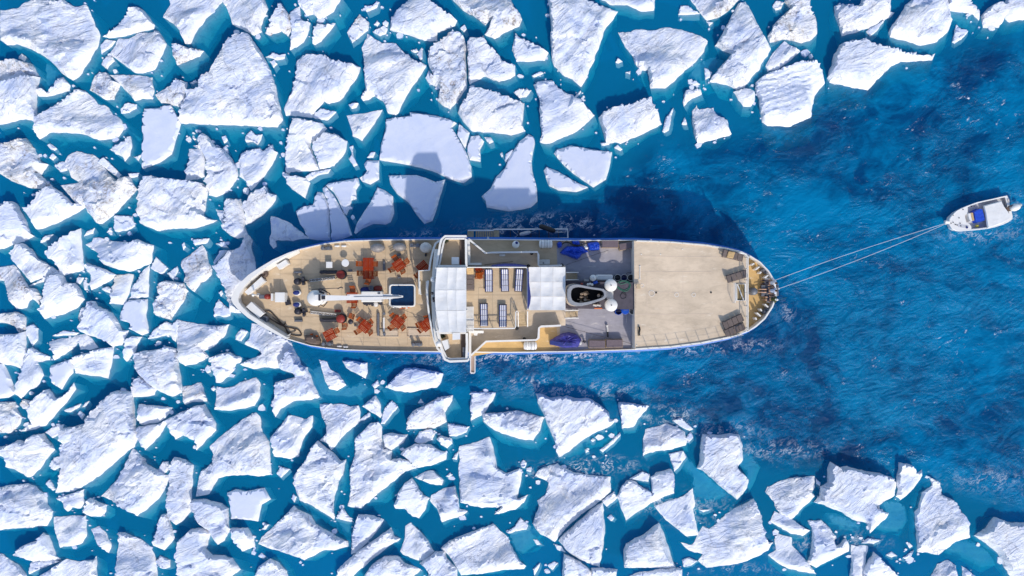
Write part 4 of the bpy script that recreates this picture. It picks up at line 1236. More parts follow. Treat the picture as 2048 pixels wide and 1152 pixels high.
        return e * z + (1 - e) * 0.03

    nb = len(out)
    verts = []
    for p in V2:
        verts.append((p.x, p.y, top_z(p.x, p.y)))
    faces = [tuple(q) for q in F]
    # which new vertices are the outline, in order
    back = {}
    for i, o_ in enumerate(orig):
        for q in o_:
            if q < nb and q not in back:
                back[q] = i
    ring = []
    for q in range(nb):
        if q in back and (not ring or ring[-1] != back[q]):
            ring.append(back[q])
    if ring and ring[0] == ring[-1]:
        ring.pop()
    # the rest of the slab, slanting down under the water
    prev = ring
    levels = (0.10, 0.45, D * 0.45, D * 0.75, D)
    top_ring = ring
    for li, dep in enumerate(levels):
        cur = []
        for i in top_ring:
            x, y, z = verts[i]
            k = dep * slope
            jj = 0.30 * dep * noise.noise(Vector((x * 0.7, y * 0.7, li * 0.4 + idx)))
            px_, py_ = x + dx * (k + jj), y + dy * (k + jj)
            zz = min(z - 0.05, 0.05) - dep + 0.22 * dep * noise.noise(Vector((x * .5, y * .5, 4 + idx)))
            verts.append((px_, py_, zz))
            cur.append(len(verts) - 1)
        m_ = len(cur)
        for i in range(m_):
            j = (i + 1) % m_
            faces.append((prev[i], prev[j], cur[j], cur[i]))
        prev = cur
    faces.append(tuple(prev))
    if st == 'U':
        verts = [(x, y, z - h - rnd_dep) for x, y, z in verts]
    o = link_mesh('ice_fragment' if chip else 'ice_floe', verts, faces, M['ice'])
    ra = o.data.attributes.new('rim', 'FLOAT', 'POINT')
    ra.data.foreach_set('value', rim + [1.0] * (len(verts) - len(rim)))
    bm = bmesh.new()
    bm.from_mesh(o.data)
    bmesh.ops.recalc_face_normals(bm, faces=bm.faces)
    bm.to_mesh(o.data)
    bm.free()
    o.data.shade_smooth()
    o.data.set_sharp_from_angle(angle=R(34))
    tag(o, label, 'ice', 'broken fragments between the ice floes' if chip else 'drifting ice floes')
    o['dirt'] = {'R': 0.35, 'S': 0.12, 'D': 0.95, 'F': 0.0, 'Z': 0.15, 'Y': 0.3, 'B': 1.0, 'U': 0.0}[st]
    o['stain'] = 1.0 if st == 'Y' else (0.35 if st == 'D' else 0.0)
    o['bare'] = 0.75 if st == 'F' else rnd.choice((0.0, 0.0, 0.1, 0.3))
    o['grain'] = -ga
    o['rough'] = {'R': 0.95, 'S': 0.7, 'D': 1.0, 'F': 0.10, 'Z': 0.6, 'Y': 0.4, 'B': 1.0, 'U': 0.4}[st] * (0.5 if chip else 1.0)
    return o


for _i, (_s, _p, _l) in enumerate(FLOES):
    make_floe(_i, _s, _p, _l)

# ================================================================ the ship
ZD = 3.0      # main deck
ZM = 4.8      # middle deck and the tan after deck
ZS = 6.6      # sun deck and bridge wings
ship = thing('ship', 'white and blue expedition ship with sand coloured decks pushing into the ice', 'ship', at(1010, 590, 0))
SL = ship.location.copy()


def zr(ox, oy, k):
    return lambda x, y, z: at(ox + x / k, oy + y / k, z)


r1 = zr(450, 460, 4.432)
r2 = zr(640, 460, 4.432)
r3 = zr(840, 440, 7.2)
r4 = zr(840, 580, 6.4)
r5 = zr(1020, 440, 7.2)
r6 = zr(1020, 560, 7.2)
r7 = zr(1260, 460, 4.609)
r8 = zr(1860, 370, 9.6)


def P(pts, z, f=at):
    return [tuple(f(x, y, z)[:2]) for x, y in pts]


def V3(pts, z, f=at):
    return [f(x, y, z) for x, y in pts]


def sp(name, mb, m, smooth=False, parent=None, label=None):
    return mb.build(name, M[m], parent or ship, smooth=smooth, label=label)


# ---- hull
TOPS = [(463, 598), (468, 583), (480, 566), (497, 550), (520, 535), (545, 520), (575, 507), (600, 499), (625, 493), (650, 487.5), (690, 482.5), (760, 480), (870, 479), (1000, 479), (1150, 481), (1270, 480.5), (1340, 483), (1410, 489), (1450, 496), (1480, 503), (1497, 510), (1520, 524), (1537, 542), (1548, 560), (1553, 580)]
BOTS = [(466, 607), (476, 618), (495, 634), (520, 650), (545, 664), (572, 677), (592, 683), (620, 691), (650, 695.5), (690, 699.5), (760, 702), (880, 703.5), (1010, 705), (1150, 703), (1270, 699), (1340, 694.5), (1400, 687), (1460, 675), (1497, 662), (1512, 653), (1530, 637), (1545, 614), (1552, 595)]
RIM = TOPS + BOTS[::-1]


def ring(z, grow=0.0, zref=ZD, bow=0.0, stern=0.0):
    """hull outline, pulled towards the centre line and raked at the bow"""
    out = []
    n = len(RIM)
    pts = [at(x, y, zref) for x, y in RIM]
    for i, p in enumerate(pts):
        a, b = pts[i - 1], pts[(i + 1) % n]
        d = (b - a).normalized()
        q = Vector((p.x, p.y, z)) - Vector((d.y, -d.x, 0)) * (-grow)
        t = max(0.0, (600 - RIM[i][0]) / 140.0)
        q.x += bow * t
        # the forebody narrows below the flare
        q.y += (at(0, 590, zref).y - q.y) * 0.28 * min(1.0, t * 1.3) * (bow / 2.2 if bow else 0)
        t2 = max(0.0, (RIM[i][0] - 1480) / 75.0)
        q.x -= stern * min(1, t2)
        out.append(q)
    return out


def loft(mb, rings):
    n = len(rings[0])
    k = len(mb.v)
    v = [p for r_ in rings for p in r_]
    f = []
    for j in range(len(rings) - 1):
        for i in range(n):
            i2 = (i + 1) % n
            f.append((j * n + i, j * n + i2, (j + 1) * n + i2, (j + 1) * n + i))
    mb.add(v, f)


sgn = 1.0
_t = ring(ZD, 0.2)
if (Vector((_t[10].x, _t[10].y, 0)) - Vector((at(*RIM[10], ZD).x, at(*RIM[10], ZD).y, 0))).y < 0:
    sgn = -1.0
hull = MB()
loft(hull, [ring(-2.0, -0.9 * sgn, bow=4.0, stern=1.6), ring(-0.2, -0.25 * sgn, bow=2.9, stern=0.9), ring(0.9, 0.05 * sgn, bow=2.2, stern=0.4), ring(1.75, 0.12 * sgn, bow=1.3, stern=0.1), ring(ZD - 0.06, -0.02 * sgn, bow=0.0)])
sp('hull', hull, 'blue')
st_ = MB()
loft(st_, [ring(1.65, 0.10 * sgn, bow=1.3), ring(1.75, 0.27 * sgn, bow=1.3), ring(2.05, 0.27 * sgn, bow=0.9), ring(2.15, 0.08 * sgn, bow=0.9)])
sp('rubbing_strake', st_, 'blue')
dk = MB()
dk.add(ring(ZD - 0.05, -0.03 * sgn), [tuple(range(len(RIM)))])
sp('main_deck', dk, 'tan')

# white bulwark round the bow, flared outwards, with a broad flat cap
NB = 11
outer = [at(x, y, 4.15) for x, y in [(598, 498), (575, 506), (545, 519.5), (520, 534.5), (497, 549.5), (480, 565.5), (467.5, 583), (462, 598), (466, 607.5), (476, 619), (495, 635), (520, 651), (545, 665), (573, 679)]]
inner_t = [at(x, y, 4.15) for x, y in [(597, 500), (574, 510), (547, 525), (523, 541), (503, 556.5), (489, 572), (480, 586), (476.5, 598), (477.5, 604), (484, 613.5), (500, 629), (523, 644), (547, 659), (574, 675)]]
inner_b = [at(x, y, ZD) for x, y in [(600, 506), (576, 519), (550, 534), (523, 551), (503, 567), (490, 580), (483, 592), (483, 599), (485, 605), (492, 613), (512, 627), (533, 641), (556, 656), (582, 673)]]
base_o = [at(x, y, ZD - 0.3) for x, y in [(600, 499), (576, 508), (546, 521), (521, 536), (499, 551), (482, 567), (470, 583), (465, 598), (468, 607), (478, 617.5), (497, 633), (522, 649), (547, 663), (574, 676.5)]]
bw = MB()
n = len(outer)
v = outer + inner_t + inner_b + base_o
f = []
for i in range(n - 1):
    for a, b in ((3, 0), (0, 1), (1, 2)):
        f.append((a * n + i, a * n + i + 1, b * n + i + 1, b * n + i))
for e in (0, n - 1):
    f.append((e, n + e, 2 * n + e, 3 * n + e))
bw.add(v, f)
sp('bow_bulwark', bw, 'white')
for (x0, y0), (x1, y1) in (((486, 622), (498, 612)), ((514, 643), (526, 633)), ((537, 658), (549, 651)), ((572, 673), (580, 667))):
    b = MB()
    a, c = at(x0, y0, 4.1), at(x1, y1, ZD)
    b.add([a, c, Vector((a.x, a.y, ZD)), a + Vector((0.09, 0.05, 0)), c + Vector((0.09, 0.05, 0)), Vector((a.x + .09, a.y + .05, ZD))], [(0, 1, 2), (5, 4, 3), (0, 3, 4, 1), (1, 4, 5, 2), (2, 5, 3, 0)])
    sp('bulwark_stay', b, 'white')

# low white gunwale along both sides and round the stern
for pts, nm in ((TOPS[6:], 1), (BOTS[5:], 2)):
    g = MB()
    g.wall(P(pts, ZD + 0.25), ZD - 0.06, ZD + 0.28, 0.085)
    sp('gunwale', g, 'white')
rl = MB()
for pts in (TOPS[9:20], BOTS[8:18]):
    q = [at(x, y, ZD + 0.95) for x, y in pts]
    for a, b in zip(q, q[1:]):
        L = (b - a).length
        k = max(1, int(L / 1.5))
        for i in range(k):
            p = a.lerp(b, i / k)
            if 1080 > p.x / PXM(ZD) + 1024 > 875:
                continue
            rl.cyl((p.x, p.y, ZD + 0.2), (p.x, p.y, ZD + 0.92), 0.022, n=5)
    for h in (0.6, 0.92):
        for part in (q[:3], q[5:]):
            rl.tube([(p.x, p.y, ZD + h) for p in part], 0.008, 4)
sp('guard_wires', rl, 'rope')

# plate seams of the fore deck: thin weld beads
sm = MB()
for x in (560, 602, 640, 683, 727, 771, 815, 858):
    lo = 690 if x > 620 else 668 - (600 - x) * .4
    hi = 490 if x > 650 else 505 + (650 - x) * .25
    a, b = at(x, hi, ZD), at(x, lo, ZD)
    sm.box(((a.x + b.x) / 2, (a.y + b.y) / 2, ZD - 0.044), (0.035, abs(a.y - b.y), 0.016))
for y in (519, 548, 634, 666):
    a, b = at(560, y, ZD), at(868, y, ZD)
    sm.box(((a.x + b.x) / 2, a.y, ZD - 0.0425), (b.x - a.x, 0.03, 0.016))
sp('plate_seams', sm, 'seam')
# two raised hatch coamings
for pts in ([(759, 660), (797, 660), (797, 673), (759, 673)], [(815, 657), (856, 657), (861, 673), (815, 673)]):
    h = MB()
    h.wall(P(pts, ZD), ZD - 0.05, ZD + 0.07, 0.05, closed=True)
    h.prism(P([(p[0] + (1.5 if p[0] < 800 or p[0] == 815 else -1.5) * (1 if pts[0] == p or pts[3] == p else -1), p[1] + (1.5 if p[1] < 665 else -1.5)) for p in pts], ZD), ZD - 0.05, ZD + 0.03)
    sp('hatch_cover', h, 'tan2')

# ---- fittings of the fore deck (all of them fixed to the ship)
def quad_box(name, pts, f, z0, z1, m, lid=None):
    b = MB()
    b.prism(P(pts, z1, f), z0, z1)
    o = sp(name, b, m)
    if lid:
        c = Vector((sum(p[0] for p in pts) / 4, sum(p[1] for p in pts) / 4, 0))
        big = [(c.x + (p[0] - c.x) * 1.06, c.y + (p[1] - c.y) * 1.10) for p in pts]
        l_ = MB()
        l_.prism(P(big, z1, f), z1 + 0.004, z1 + 0.06, top=P([(c.x + (p[0] - c.x) * 1.0, c.y + (p[1] - c.y) * 1.02) for p in pts], z1, f))
        l_.build('lid', M[m], o)
    return o


for pts in ([(455, 315), (537, 264), (562, 298), (485, 348)], [(178, 545), (320, 420), (350, 455), (210, 571)], [(190, 682), (235, 640), (346, 737), (300, 776)]):
    quad_box('deck_locker', pts, r1, ZD, ZD + 0.75, 'white', lid=True)

# mooring bitts: a rounded brown one and a dark blue one
for (x, y), m in (((350, 393), 'brown'), ((357, 790), 'grey')):
    b = MB()
    c = r1(x, y, ZD)
    b.lathe(c, [(0.30, 0), (0.34, 0.15), (0.32, 0.45), (0.26, 0.55), (0.20, 0.57), (0.17, 0.40)], 14, 1.25, 1.0, R(20))
    sp('fairlead_roller', b, m, True)
# jack staff, windlass control and its white cabinet
b = MB()
c = r1(300, 575, ZD)
b.cyl(c, c + Vector((0, 0, 1.6)), 0.05)
b.ball(c + Vector((0, 0, 1.6)), 0.13)
b.cyl(c, c + Vector((0, 0, 0.2)), 0.16)
sp('jack_staff', b, 'white', True)
cw = MB()
c = r1(349, 591, ZD)
cw.rbox(c + Vector((0, 0, .3)), (0.62, 0.36, 0.6), 0.06)
cwo = sp('capstan', cw, 'grey')
b = MB()
b.lathe(r1(389, 590, ZD), [(0.24, 0), (0.24, 0.2), (0.16, 0.3), (0.16, 0.5), (0.23, 0.62), (0.21, 0.7), (0.05, 0.73)], 14)
b.build('drum', M['red'], cwo, smooth=True)
quad_box('capstan_guard', [(407, 563), (424, 563), (424, 628), (407, 628)], r1, ZD, ZD + 0.8, 'white')
wb = quad_box('control_cabinet', [(446, 556), (528, 556), (528, 636), (446, 636)], r1, ZD, ZD + 1.0, 'white', lid=True)
hb = MB()
c = r1(562, 643, ZD)
hb.box(c + Vector((0, 0, .12)), (0.42, 0.42, 0.34), R(12))
hb.cyl(c + Vector((0, 0, .28)), c + Vector((0, 0, .36)), 0.12)
sp('small_vent_box', hb, 'dark')
# two mushroom vents with blue lids in white collars
for y in (556, 661):
    b = MB()
    c = r1(646, y, ZD)
    b.lathe(c, [(0.34, -0.02), (0.34, 0.3), (0.30, 0.36)], 16, 1.0, 0.72)
    o = sp('deck_ventilator', b, 'white', True)
    l_ = MB()
    l_.lathe(c + Vector((-0.04, 0, .34)), [(0.29, 0), (0.29, 0.10), (0.2, 0.16), (0.02, 0.18)], 16, 1.0, 0.66)
    l_.build('lid', M['navy'], o, smooth=True)


def chain(mb, a, b, link=0.16, r=0.030):
    d = (b - a)
    k = max(2, int(d.length / link))
    u = d.normalized()
    s_ = Vector((-u.y, u.x, 0))
    for i in range(k):
        c = a + d * ((i + .5) / k)
        w_ = s_ if i % 2 else Vector((0, 0, 1))
        pts = [c + u * (link * .62 * math.cos(t)) + w_ * (0.065 * math.sin(t)) for t in [2 * math.pi * q / 8 for q in range(8)]]
        mb.tube(pts, r, 4, closed=True)


def windlass(cy_stop, cy_drum, x_stop, ramp, bar_y, up):
    b = MB()
    c = r1(x_stop, cy_stop, ZD)
    b.lathe(c, [(0.30, -0.04), (0.30, 0.2), (0.22, 0.32), (0.22, 0.5), (0.27, 0.58), (0.05, 0.6)], 14)
    o = sp('chain_stopper', b, 'dark', True)
    q = MB()
    c2 = r1(x_stop + 57, cy_stop - 6 * up, ZD)
    q.box(c2 + Vector((0, 0, .25)), (0.5, 0.12, 0.5), R(10))
    q.box(c2 + Vector((0, 0, .3)), (0.1, 0.66, 0.5), R(10))
    q.cyl(c2 + Vector((-.1, .22, .5)), c2 + Vector((.1, .22, .5)), 0.16)
    q.cyl(c2 + Vector((-.1, -.22, .5)), c2 + Vector((.1, -.22, .5)), 0.16)
    q.build('brake_gear', M['dark'], o)
    t = MB()
    t.prism(P(ramp, ZD + .12, r1), ZD - 0.04, ZD + 0.12)
    sp('chain_track', t, 'pale')
    d = MB()
    c3 = r1(1040, cy_drum, ZD)
    d.lathe(c3, [(0.42, -0.04), (0.42, 0.10), (0.30, 0.16), (0.30, 0.62)], 18)
    o2 = sp('anchor_windlass', d, 'dark', True)
    dd = MB()
    dd.lathe(c3, [(0.36, 0.63), (0.37, 0.80), (0.33, 0.86), (0.06, 0.88)], 18)
    dd.build('drum_cap', M['red'], o2, smooth=True)
    ch = MB()
    chain(ch, r1(x_stop + 75, cy_stop - 6 * up, ZD + .36), r1(1005, cy_drum + 24 * up, ZD + .36))
    sp('anchor_chain', ch, 'chain')
    br = MB()
    br.cyl(r1(855, bar_y, ZD - .04), r1(855, bar_y, ZD + .5), 0.17, 0.14)
    br.cyl(r1(855, bar_y, ZD + .4), r1(1005, bar_y + 2 * up, ZD + .4), 0.085)
    br.box(r1(930, bar_y, ZD + .16), (1.2, 0.3, 0.36))
    sp('warping_shaft', br, 'dark')


windlass(457, 396, 650, [(745, 437), (972, 412), (976, 436), (752, 462)], 373, 1)
windlass(720, 784, 655, [(755, 716), (990, 742), (984, 768), (757, 742)], 799, -1)

# mooring cleats and double bollards
for x, y in ((650, 374), (655, 803)):
    b = MB()
    c = r1(x, y, ZD)
    b.box(c + Vector((0, 0, .08)), (0.68, 0.2, 0.24))
    b.box(c + Vector((0, 0, .22)), (0.66, 0.10, 0.07))
    sp('mooring_chock', b, 'grey')
for f_, x, y, rz in ((r1, 904, 164, 0), (r2, 846, 138, 0), (r1, 912, 1006, 0), (r2, 860, 1012, 0)):
    b = MB()
    c = f_(x, y, ZD)
    b.rbox(c + Vector((0, 0, .05)), (0.95, 0.30, 0.2), 0.05)
    for s_ in (-.26, .26):
        b.lathe(c + Vector((s_, 0, .1)), [(0.15, 0), (0.13, .1), (0.13, .42), (0.17, .48), (0.15, .54), (.02, .56)], 12)
    sp('double_bollard', b, 'grey', False)

# small vents, gratings and a post on the fore deck
for x, y, sx, sy in ((570, 317, .21, .82), (700, 219, .32, .22), (703, 421, .30, .16), (270, 360, .34, .2), (313, 845, .16, .18)):
    b = MB()
    c = r2(x, y, ZD)
    b.rbox(c + Vector((0, 0, .05)), (sx, sy, 0.22), 0.04)
    if sy > .5:
        for i in range(6):
            b.box(c + Vector((0, -.33 + i * .13, .17)), (sx * .7, .05, .03))
    sp('deck_grating' if sy > .5 else 'small_vent', b, 'grey')
b = MB()
b.rbox((r2(567, 835, 0).x, r2(567, 835, ZD).y, ZD + .12), (0.19, 2.0, 0.34), 0.05)
b.cyl(r2(568, 742, ZD), r2(568, 742, ZD + 1.0), 0.12)
b.cyl(r2(571, 925, ZD), r2(571, 925, ZD + .8), 0.12)
dv = sp('davit_cradle', b, 'grey')
b = MB()
b.box(r2(567, 838, ZD + .36), (0.12, 1.2, 0.12))
b.build('stowed_arm', M['white'], dv)

# three rounded covered winches along the top gunwale
for x, y, m, sx, sy in ((515, 161, 'silver', .60, .40), (710, 153, 'silver', .57, .38), (941, 158, 'pale', .50, .47)):
    b = MB()
    c = r2(x, y, ZD)
    b.lathe(c, [(0.9, -0.04), (1.0, .2), (0.97, .5), (0.78, .74), (0.4, .86), (0.05, .88)], 18, sx, sy)
    for i, q in enumerate(b.v):
        dd = q - c
        q.x += 0.05 * noise.noise(q * 3) + (0.14 if abs(dd.x) > .3 and abs(dd.y) < .2 else 0) * (1 if dd.x > 0 else -1) * .3
    sp('covered_winch', b, m, True)
b = MB()
b.cyl(r2(938, 215, ZD), r2(938, 228, ZD + .3), 0.09)
b.cyl(r2(938, 222, ZD), r2(938, 222, ZD + .7), 0.06)
sp('winch_brake_wheel', b, 'dark')

# ---- swimming pool with a white rim
pr = []
x0, y0, x1, y1, rr = 617, 486, 839, 676, 22
for cx, cy, a0 in ((x1 - rr, y0 + rr, -90), (x1 - rr, y1 - rr, 0), (x0 + rr, y1 - rr, 90), (x0 + rr, y0 + rr, 180)):
    for i in range(5):
        a = R(a0 + 22.5 * i)
        pr.append((cx + rr * math.cos(a), cy + rr * math.sin(a)))
b = MB()
b.wall(P(pr, ZD + .5, r2), ZD - .04, ZD + .5, 0.13, closed=True)
pool = sp('swimming_pool', b, 'white', True)
b = MB()
b.add([(p[0], p[1], ZD + .2) for p in P(pr, ZD + .5, r2)], [tuple(range(len(pr)))])
b.build('pool_water', M['poolwater'], pool)

# ---- deck crane: turret, boom, engine house
b = MB()
c = r1(850, 600, ZD)
b.lathe(c, [(0.62, -.04), (0.62, .5), (0.48, .6), (0.48, 1.5), (0.66, 1.6), (0.66, 2.1), (0.5, 2.25), (0.05, 2.27)], 20, 1.05, 1.0)
crane = sp('deck_crane', b, 'white', True)
b = MB()
z0, z1 = ZD + 2.5, ZD + 3.0
a = [r1(800, 575, z0), r1(895, 572, z0), r1(895, 628, z0), r1(800, 622, z0)]
b.prism([tuple(p[:2]) for p in a], ZD + 2.0, ZD + 2.75)
b.build('turret_head', M['gel'], crane)
b = MB()
b.prism(P([(880, 577), (1108, 583), (1108, 620), (880, 628)], 5.6, r1), 5.15, 5.65)
b.prism(P([(240, 572), (640, 568), (640, 612), (240, 622)], 5.6, r2), 5.18, 5.62)
b.prism(P([(600, 571), (690, 575), (735, 583), (735, 597), (690, 604), (600, 610)], 5.5, r2), 5.2, 5.5)
b.build('boom', M['gel'], crane)
b = MB()
b.prism(P([(300, 590), (640, 588), (640, 592), (300, 595)], 5.66, r2), 5.63, 5.67)
b.cyl(r2(560, 590, 5.7), r2(700, 590, 5.6), 0.06)
b.prism(P([(655, 585), (720, 585), (720, 594), (655, 594)], 5.52, r2), 5.5, 5.53)
b.build('boom_ram', M['steelgrey'], crane)
b = MB()
b.cyl(r2(722, 590, 5.5), r2(722, 590, 4.3), 0.035)
b.lathe(r2(722, 590, 4.1), [(0.03, -.15), (0.12, 0), (0.12, .2), (0.03, .25)], 10)
b.build('hook_block', M['dark'], crane)
b = MB()
b.cyl(r1(835, 545, 5.4), r1(880, 560, 5.4), 0.09)
b.ball(r1(848, 530, 5.4), .14)
b.box(r1(838, 598, 5.8), (0.16, .55, .1))
b.box(r1(872, 600, 5.8), (0.30, .30, .1))
b.tube([r1(820, 650, 4.6), r1(832, 680, 4.2), r1(846, 660, 4.7), r1(872, 678, 4.3), r1(905, 640, 4.9)], .045)
b.tube([r1(820, 545, 4.9), r1(840, 520, 5.1), r1(870, 530, 5.0), r1(905, 548, 5.1)], .05)
b.tube([r1(890, 545, 5.2), r1(925, 560, 5.2), r1(935, 585, 5.4)], .04)
b.build('hydraulic_hoses', M['dark'], crane)
b = MB()
for i in range(4):
    b.box(r1(772, 592 + i * 18, 4.1 - .1 * i), (.32, .11, .07))
b.tube([r1(757, 585, 4.3), r1(757, 655, 3.2)], .03)
b.tube([r1(787, 585, 4.3), r1(787, 655, 3.2)], .03)
b.build('ladder', M['dark'], crane)
eh = MB()
eh.rbox((r2(455, 591, ZD + 1.2).x, r2(455, 591, ZD + 1.2).y, ZD + .6), (1.75, 0.92, 1.25), .06)
eho = sp('engine_house', eh, 'white')
b = MB()
b.prism(P([(512, 552), (535, 552), (535, 575), (512, 575)], ZD + 1.25, r2), ZD + 1.23, ZD + 1.3)
b.build('service_hatch', M['grey'], eho)
b = MB()
for x, y, r_ in ((395, 655, .1), (415, 660, .13), (440, 655, .12), (465, 662, .13), (538, 650, .15)):
    b.cyl(r2(x, y, ZD), r2(x, y, ZD + .7), r_)
b.box(r2(430, 648, ZD + .4), (.9, .16, .5))
sp('pump_group', b, 'dark')
b = MB()
b.lathe(r2(503, 658, ZD), [(0.22, 0), (0.22, .6), (0.18, .66), (.02, .68)], 14)
sp('filter_housing', b, 'pale', True)
b = MB()
b.tube([r1(770, 527, 3.9), r1(860, 520, 4.0), r1(1000, 515, 4.0), r1(1040, 508, 4.05)], .035)
b.tube([r1(1000, 520, 4.0), r1(1030, 505, 4.1), r1(1045, 515, 4.0)], .05)
sp('crane_hose_run', b, 'dark')

# ---- superstructure
MID = [(935, 483), (971, 506), (1076, 504), (1076, 531), (1131, 531), (1131, 622), (1131, 651), (1078, 653), (1076, 680), (972, 682), (941, 709), (935, 700)]
SUND = [(933, 534), (1055, 534), (1055, 621), (1031, 621), (1031, 657), (933, 657)]


def sink(pts, z_from, z_to):
    return P(pts, z_from)


b = MB(); b.prism(P(MID, ZM), ZD - 0.05, ZM - 0.05)
sp('deckhouse', b, 'whitewall')
b = MB(); b.prism(P(MID, ZM), ZM - 0.046, ZM)
sp('middle_deck', b, 'tan2')
b = MB(); b.prism(P(SUND, ZS), ZM + 0.004, ZS - 0.05)
sp('upper_house', b, 'whitewall')
b = MB(); b.prism(P(SUND, ZS), ZS - 0.046, ZS)
sp('sun_deck', b, 'tan')
# seams on the sun deck
b = MB()
for (xa, ya), (xb, yb) in (((957, 575), (957, 657)), ((957, 575), (975, 575)), ((985, 536), (985, 657)), ((1024, 549), (1024, 577)), ((1024, 577), (1052, 577)), ((935, 590), (1055, 590))):
    a_, b_ = at(xa, ya, ZS), at(xb, yb, ZS)
    b.box(((a_.x + b_.x) / 2, (a_.y + b_.y) / 2, ZS + (.004 if xa == xb else .0065)), (max(.04, abs(a_.x - b_.x)), max(.04, abs(a_.y - b_.y)), .012))
sp('sun_deck_seams', b, 'seam')

# bridge block with its two open wings
WING_T = [(890, 479), (932, 479), (933, 534), (933, 662), (932, 719), (893, 719), (884, 700), (876, 680), (870, 640), (869, 590), (872, 545), (879, 510)]
b = MB(); b.prism(P(WING_T, ZS), ZS - 0.2, ZS)
sp('bridge_wing_deck', b, 'tan')
BR = [(876, 530), (931, 530), (931, 668), (878, 668), (872, 640), (870, 600), (871, 565)]
b = MB(); b.prism(P([(872, 500), (934, 500), (934, 686), (874, 686), (868, 640), (866, 592), (868, 545)], ZM), ZD - 0.05, ZS - 0.21)
bh = sp('bridge_house', b, 'whitewall')
b = MB(); b.prism(P(BR, 8.4), ZS + 0.004, 8.4)
wh = sp('wheelhouse', b, 'whitewall')
# wheelhouse windows facing the bow
q = P([(876, 530), (871, 565), (870, 600), (872, 640), (878, 668)], 8.4)
for (xa, ya), (xb, yb) in zip(q, q[1:]):
    for k in range(3):
        t0, t1 = (k + .1) / 3, (k + .9) / 3
        pa = Vector((xa + (xb - xa) * t0, ya + (yb - ya) * t0, 0)); pb = Vector((xa + (xb - xa) * t1, ya + (yb - ya) * t1, 0))
        g = MB()
        off = Vector((-.025, 0, 0))
        g.add([pa + off + Vector((0, 0, 7.5)), pb + off + Vector((0, 0, 7.5)), pb + off + Vector((0, 0, 8.2)), pa + off + Vector((0, 0, 8.2)),
               pa + Vector((.03, 0, 7.5)), pb + Vector((.03, 0, 7.5)), pb + Vector((.03, 0, 8.2)), pa + Vector((.03, 0, 8.2))],
              [(0, 1, 2, 3), (7, 6, 5, 4), (0, 4, 5, 1), (1, 5, 6, 2), (2, 6, 7, 3), (3, 7, 4, 0)])
        g.build('window', M['glass'], wh)
# portholes / windows along the deckhouse sides
for y, z, sgn2 in ((506, 4.4, 1), (681, 4.4, -1)):
    for i in range(5):
        p = at(985 + i * 19, y, ZM)
        g = MB()
        g.box((p.x, p.y + .02 * sgn2, z), (.45, .08, .5))
        g.build('window', M['glass'], ship)

# the walkway in front of the bridge, one level down
WALK_O = [(881, 481), (872, 486), (865, 505), (860, 530), (858, 540), (856, 560), (854, 577), (854, 600), (857, 622), (862, 650), (868, 680), (874, 697), (884, 705)]
WALK_I = [(890, 480), (885, 490), (879, 510), (873, 530), (870, 560), (869, 590), (869, 610), (871, 640), (876, 668), (881, 690), (886, 702), (890, 706), (893, 708)]
b = MB(); b.prism(P(WALK_O, ZM) + list(reversed(P(WALK_I, ZM))), ZM - .18, ZM)
sp('bridge_front_walkway', b, 'tan')


def bulwark(name, pts, z, h=1.0, th=0.05, cap=0.15, closed=False, f=at, m='white'):
    b = MB()
    q = P(pts, z + h, f)
    b.wall(q, z + .002, z + h - .06, th, closed)
    o = sp(name, b, m)
    c = MB()
    c.wall(q, z + h - .057, z + h + .03, cap, closed)
    c.build('rail_cap', M[m], o)
    return o


def railing(name, pts, z, h=1.0, r=0.055, f=at, step=1.2, m='white', closed=False):
    b = MB()
    q = [Vector((*p, z + h)) for p in P(pts, z + h, f)]
    b.tube(q, r, 6, closed)
    b.tube([p - Vector((0, 0, h * .45)) for p in q], r * .5, 5, closed)
    for a_, b_ in zip(q, q[1:]):
        k = max(1, round((b_ - a_).length / step))
        for i in range(k + 1):
            p = a_.lerp(b_, i / k)
            b.cyl((p.x, p.y, z), (p.x, p.y, z + h), r * .7, n=5)
    return sp(name, b, m)


bulwark('walkway_bulwark', [(888, 481), (877, 482.5), (871, 487), (866, 500), (861, 522), (858.5, 540.5)], ZM)
bulwark('walkway_bulwark', [(856, 561), (854.5, 577), (855, 600), (857.5, 624), (862.5, 652), (869, 682), (875, 697), (882, 704.5), (889, 705)], ZM)
# bridge wing rails (double: outer spray screen and inner rail)
bulwark('bridge_spray_screen', [(933, 472.5), (890, 472.5), (883, 479), (880, 490), (877, 510), (873, 534), (869.5, 555), (868.5, 590), (870, 620), (872.5, 645), (876, 670), (882, 694), (885, 708), (890, 719), (900, 723), (935, 721.5), (938, 718)], ZS, 1.1, .05, .17)
bulwark('bridge_inner_rail', [(932, 477.5), (891, 477.5), (887.5, 484), (884, 500), (880.5, 520), (877.5, 533)], ZS, .95, .04, .13)
bulwark('bridge_inner_rail', [(879, 666), (881, 683), (886, 700), (893, 715.5), (901, 718), (934, 716.5)], ZS, .95, .04, .13)
bulwark('bridge_after_rail', [(932, 478), (932.3, 500), (932.6, 533)], ZS, 1.0, .05, .19)
bulwark('bridge_after_rail', [(933.5, 666), (934, 690), (933, 716)], ZS, 1.0, .05, .19)
bulwark('wing_support_wall', [(937, 480), (938, 500), (938, 528), (963, 528)], ZM, 1.0, .06, .21)
bulwark('wing_support_wall', [(940, 717), (940, 690), (940, 664), (967, 664)], ZM, 1.0, .06, .21)
# rails of the middle deck
bulwark('middle_deck_bulwark', [(937, 478), (971, 506), (985, 505), (1022, 504.5), (1075, 504), (1077, 510), (1077, 530), (1080, 532.5), (1124, 531)], ZM, .95, .04, .15)
bulwark('middle_deck_bulwark', [(942, 711), (972, 683), (1000, 682), (1040, 681), (1072, 680), (1077, 676), (1078, 656), (1082, 653), (1122, 651)], ZM, .95, .04, .15)
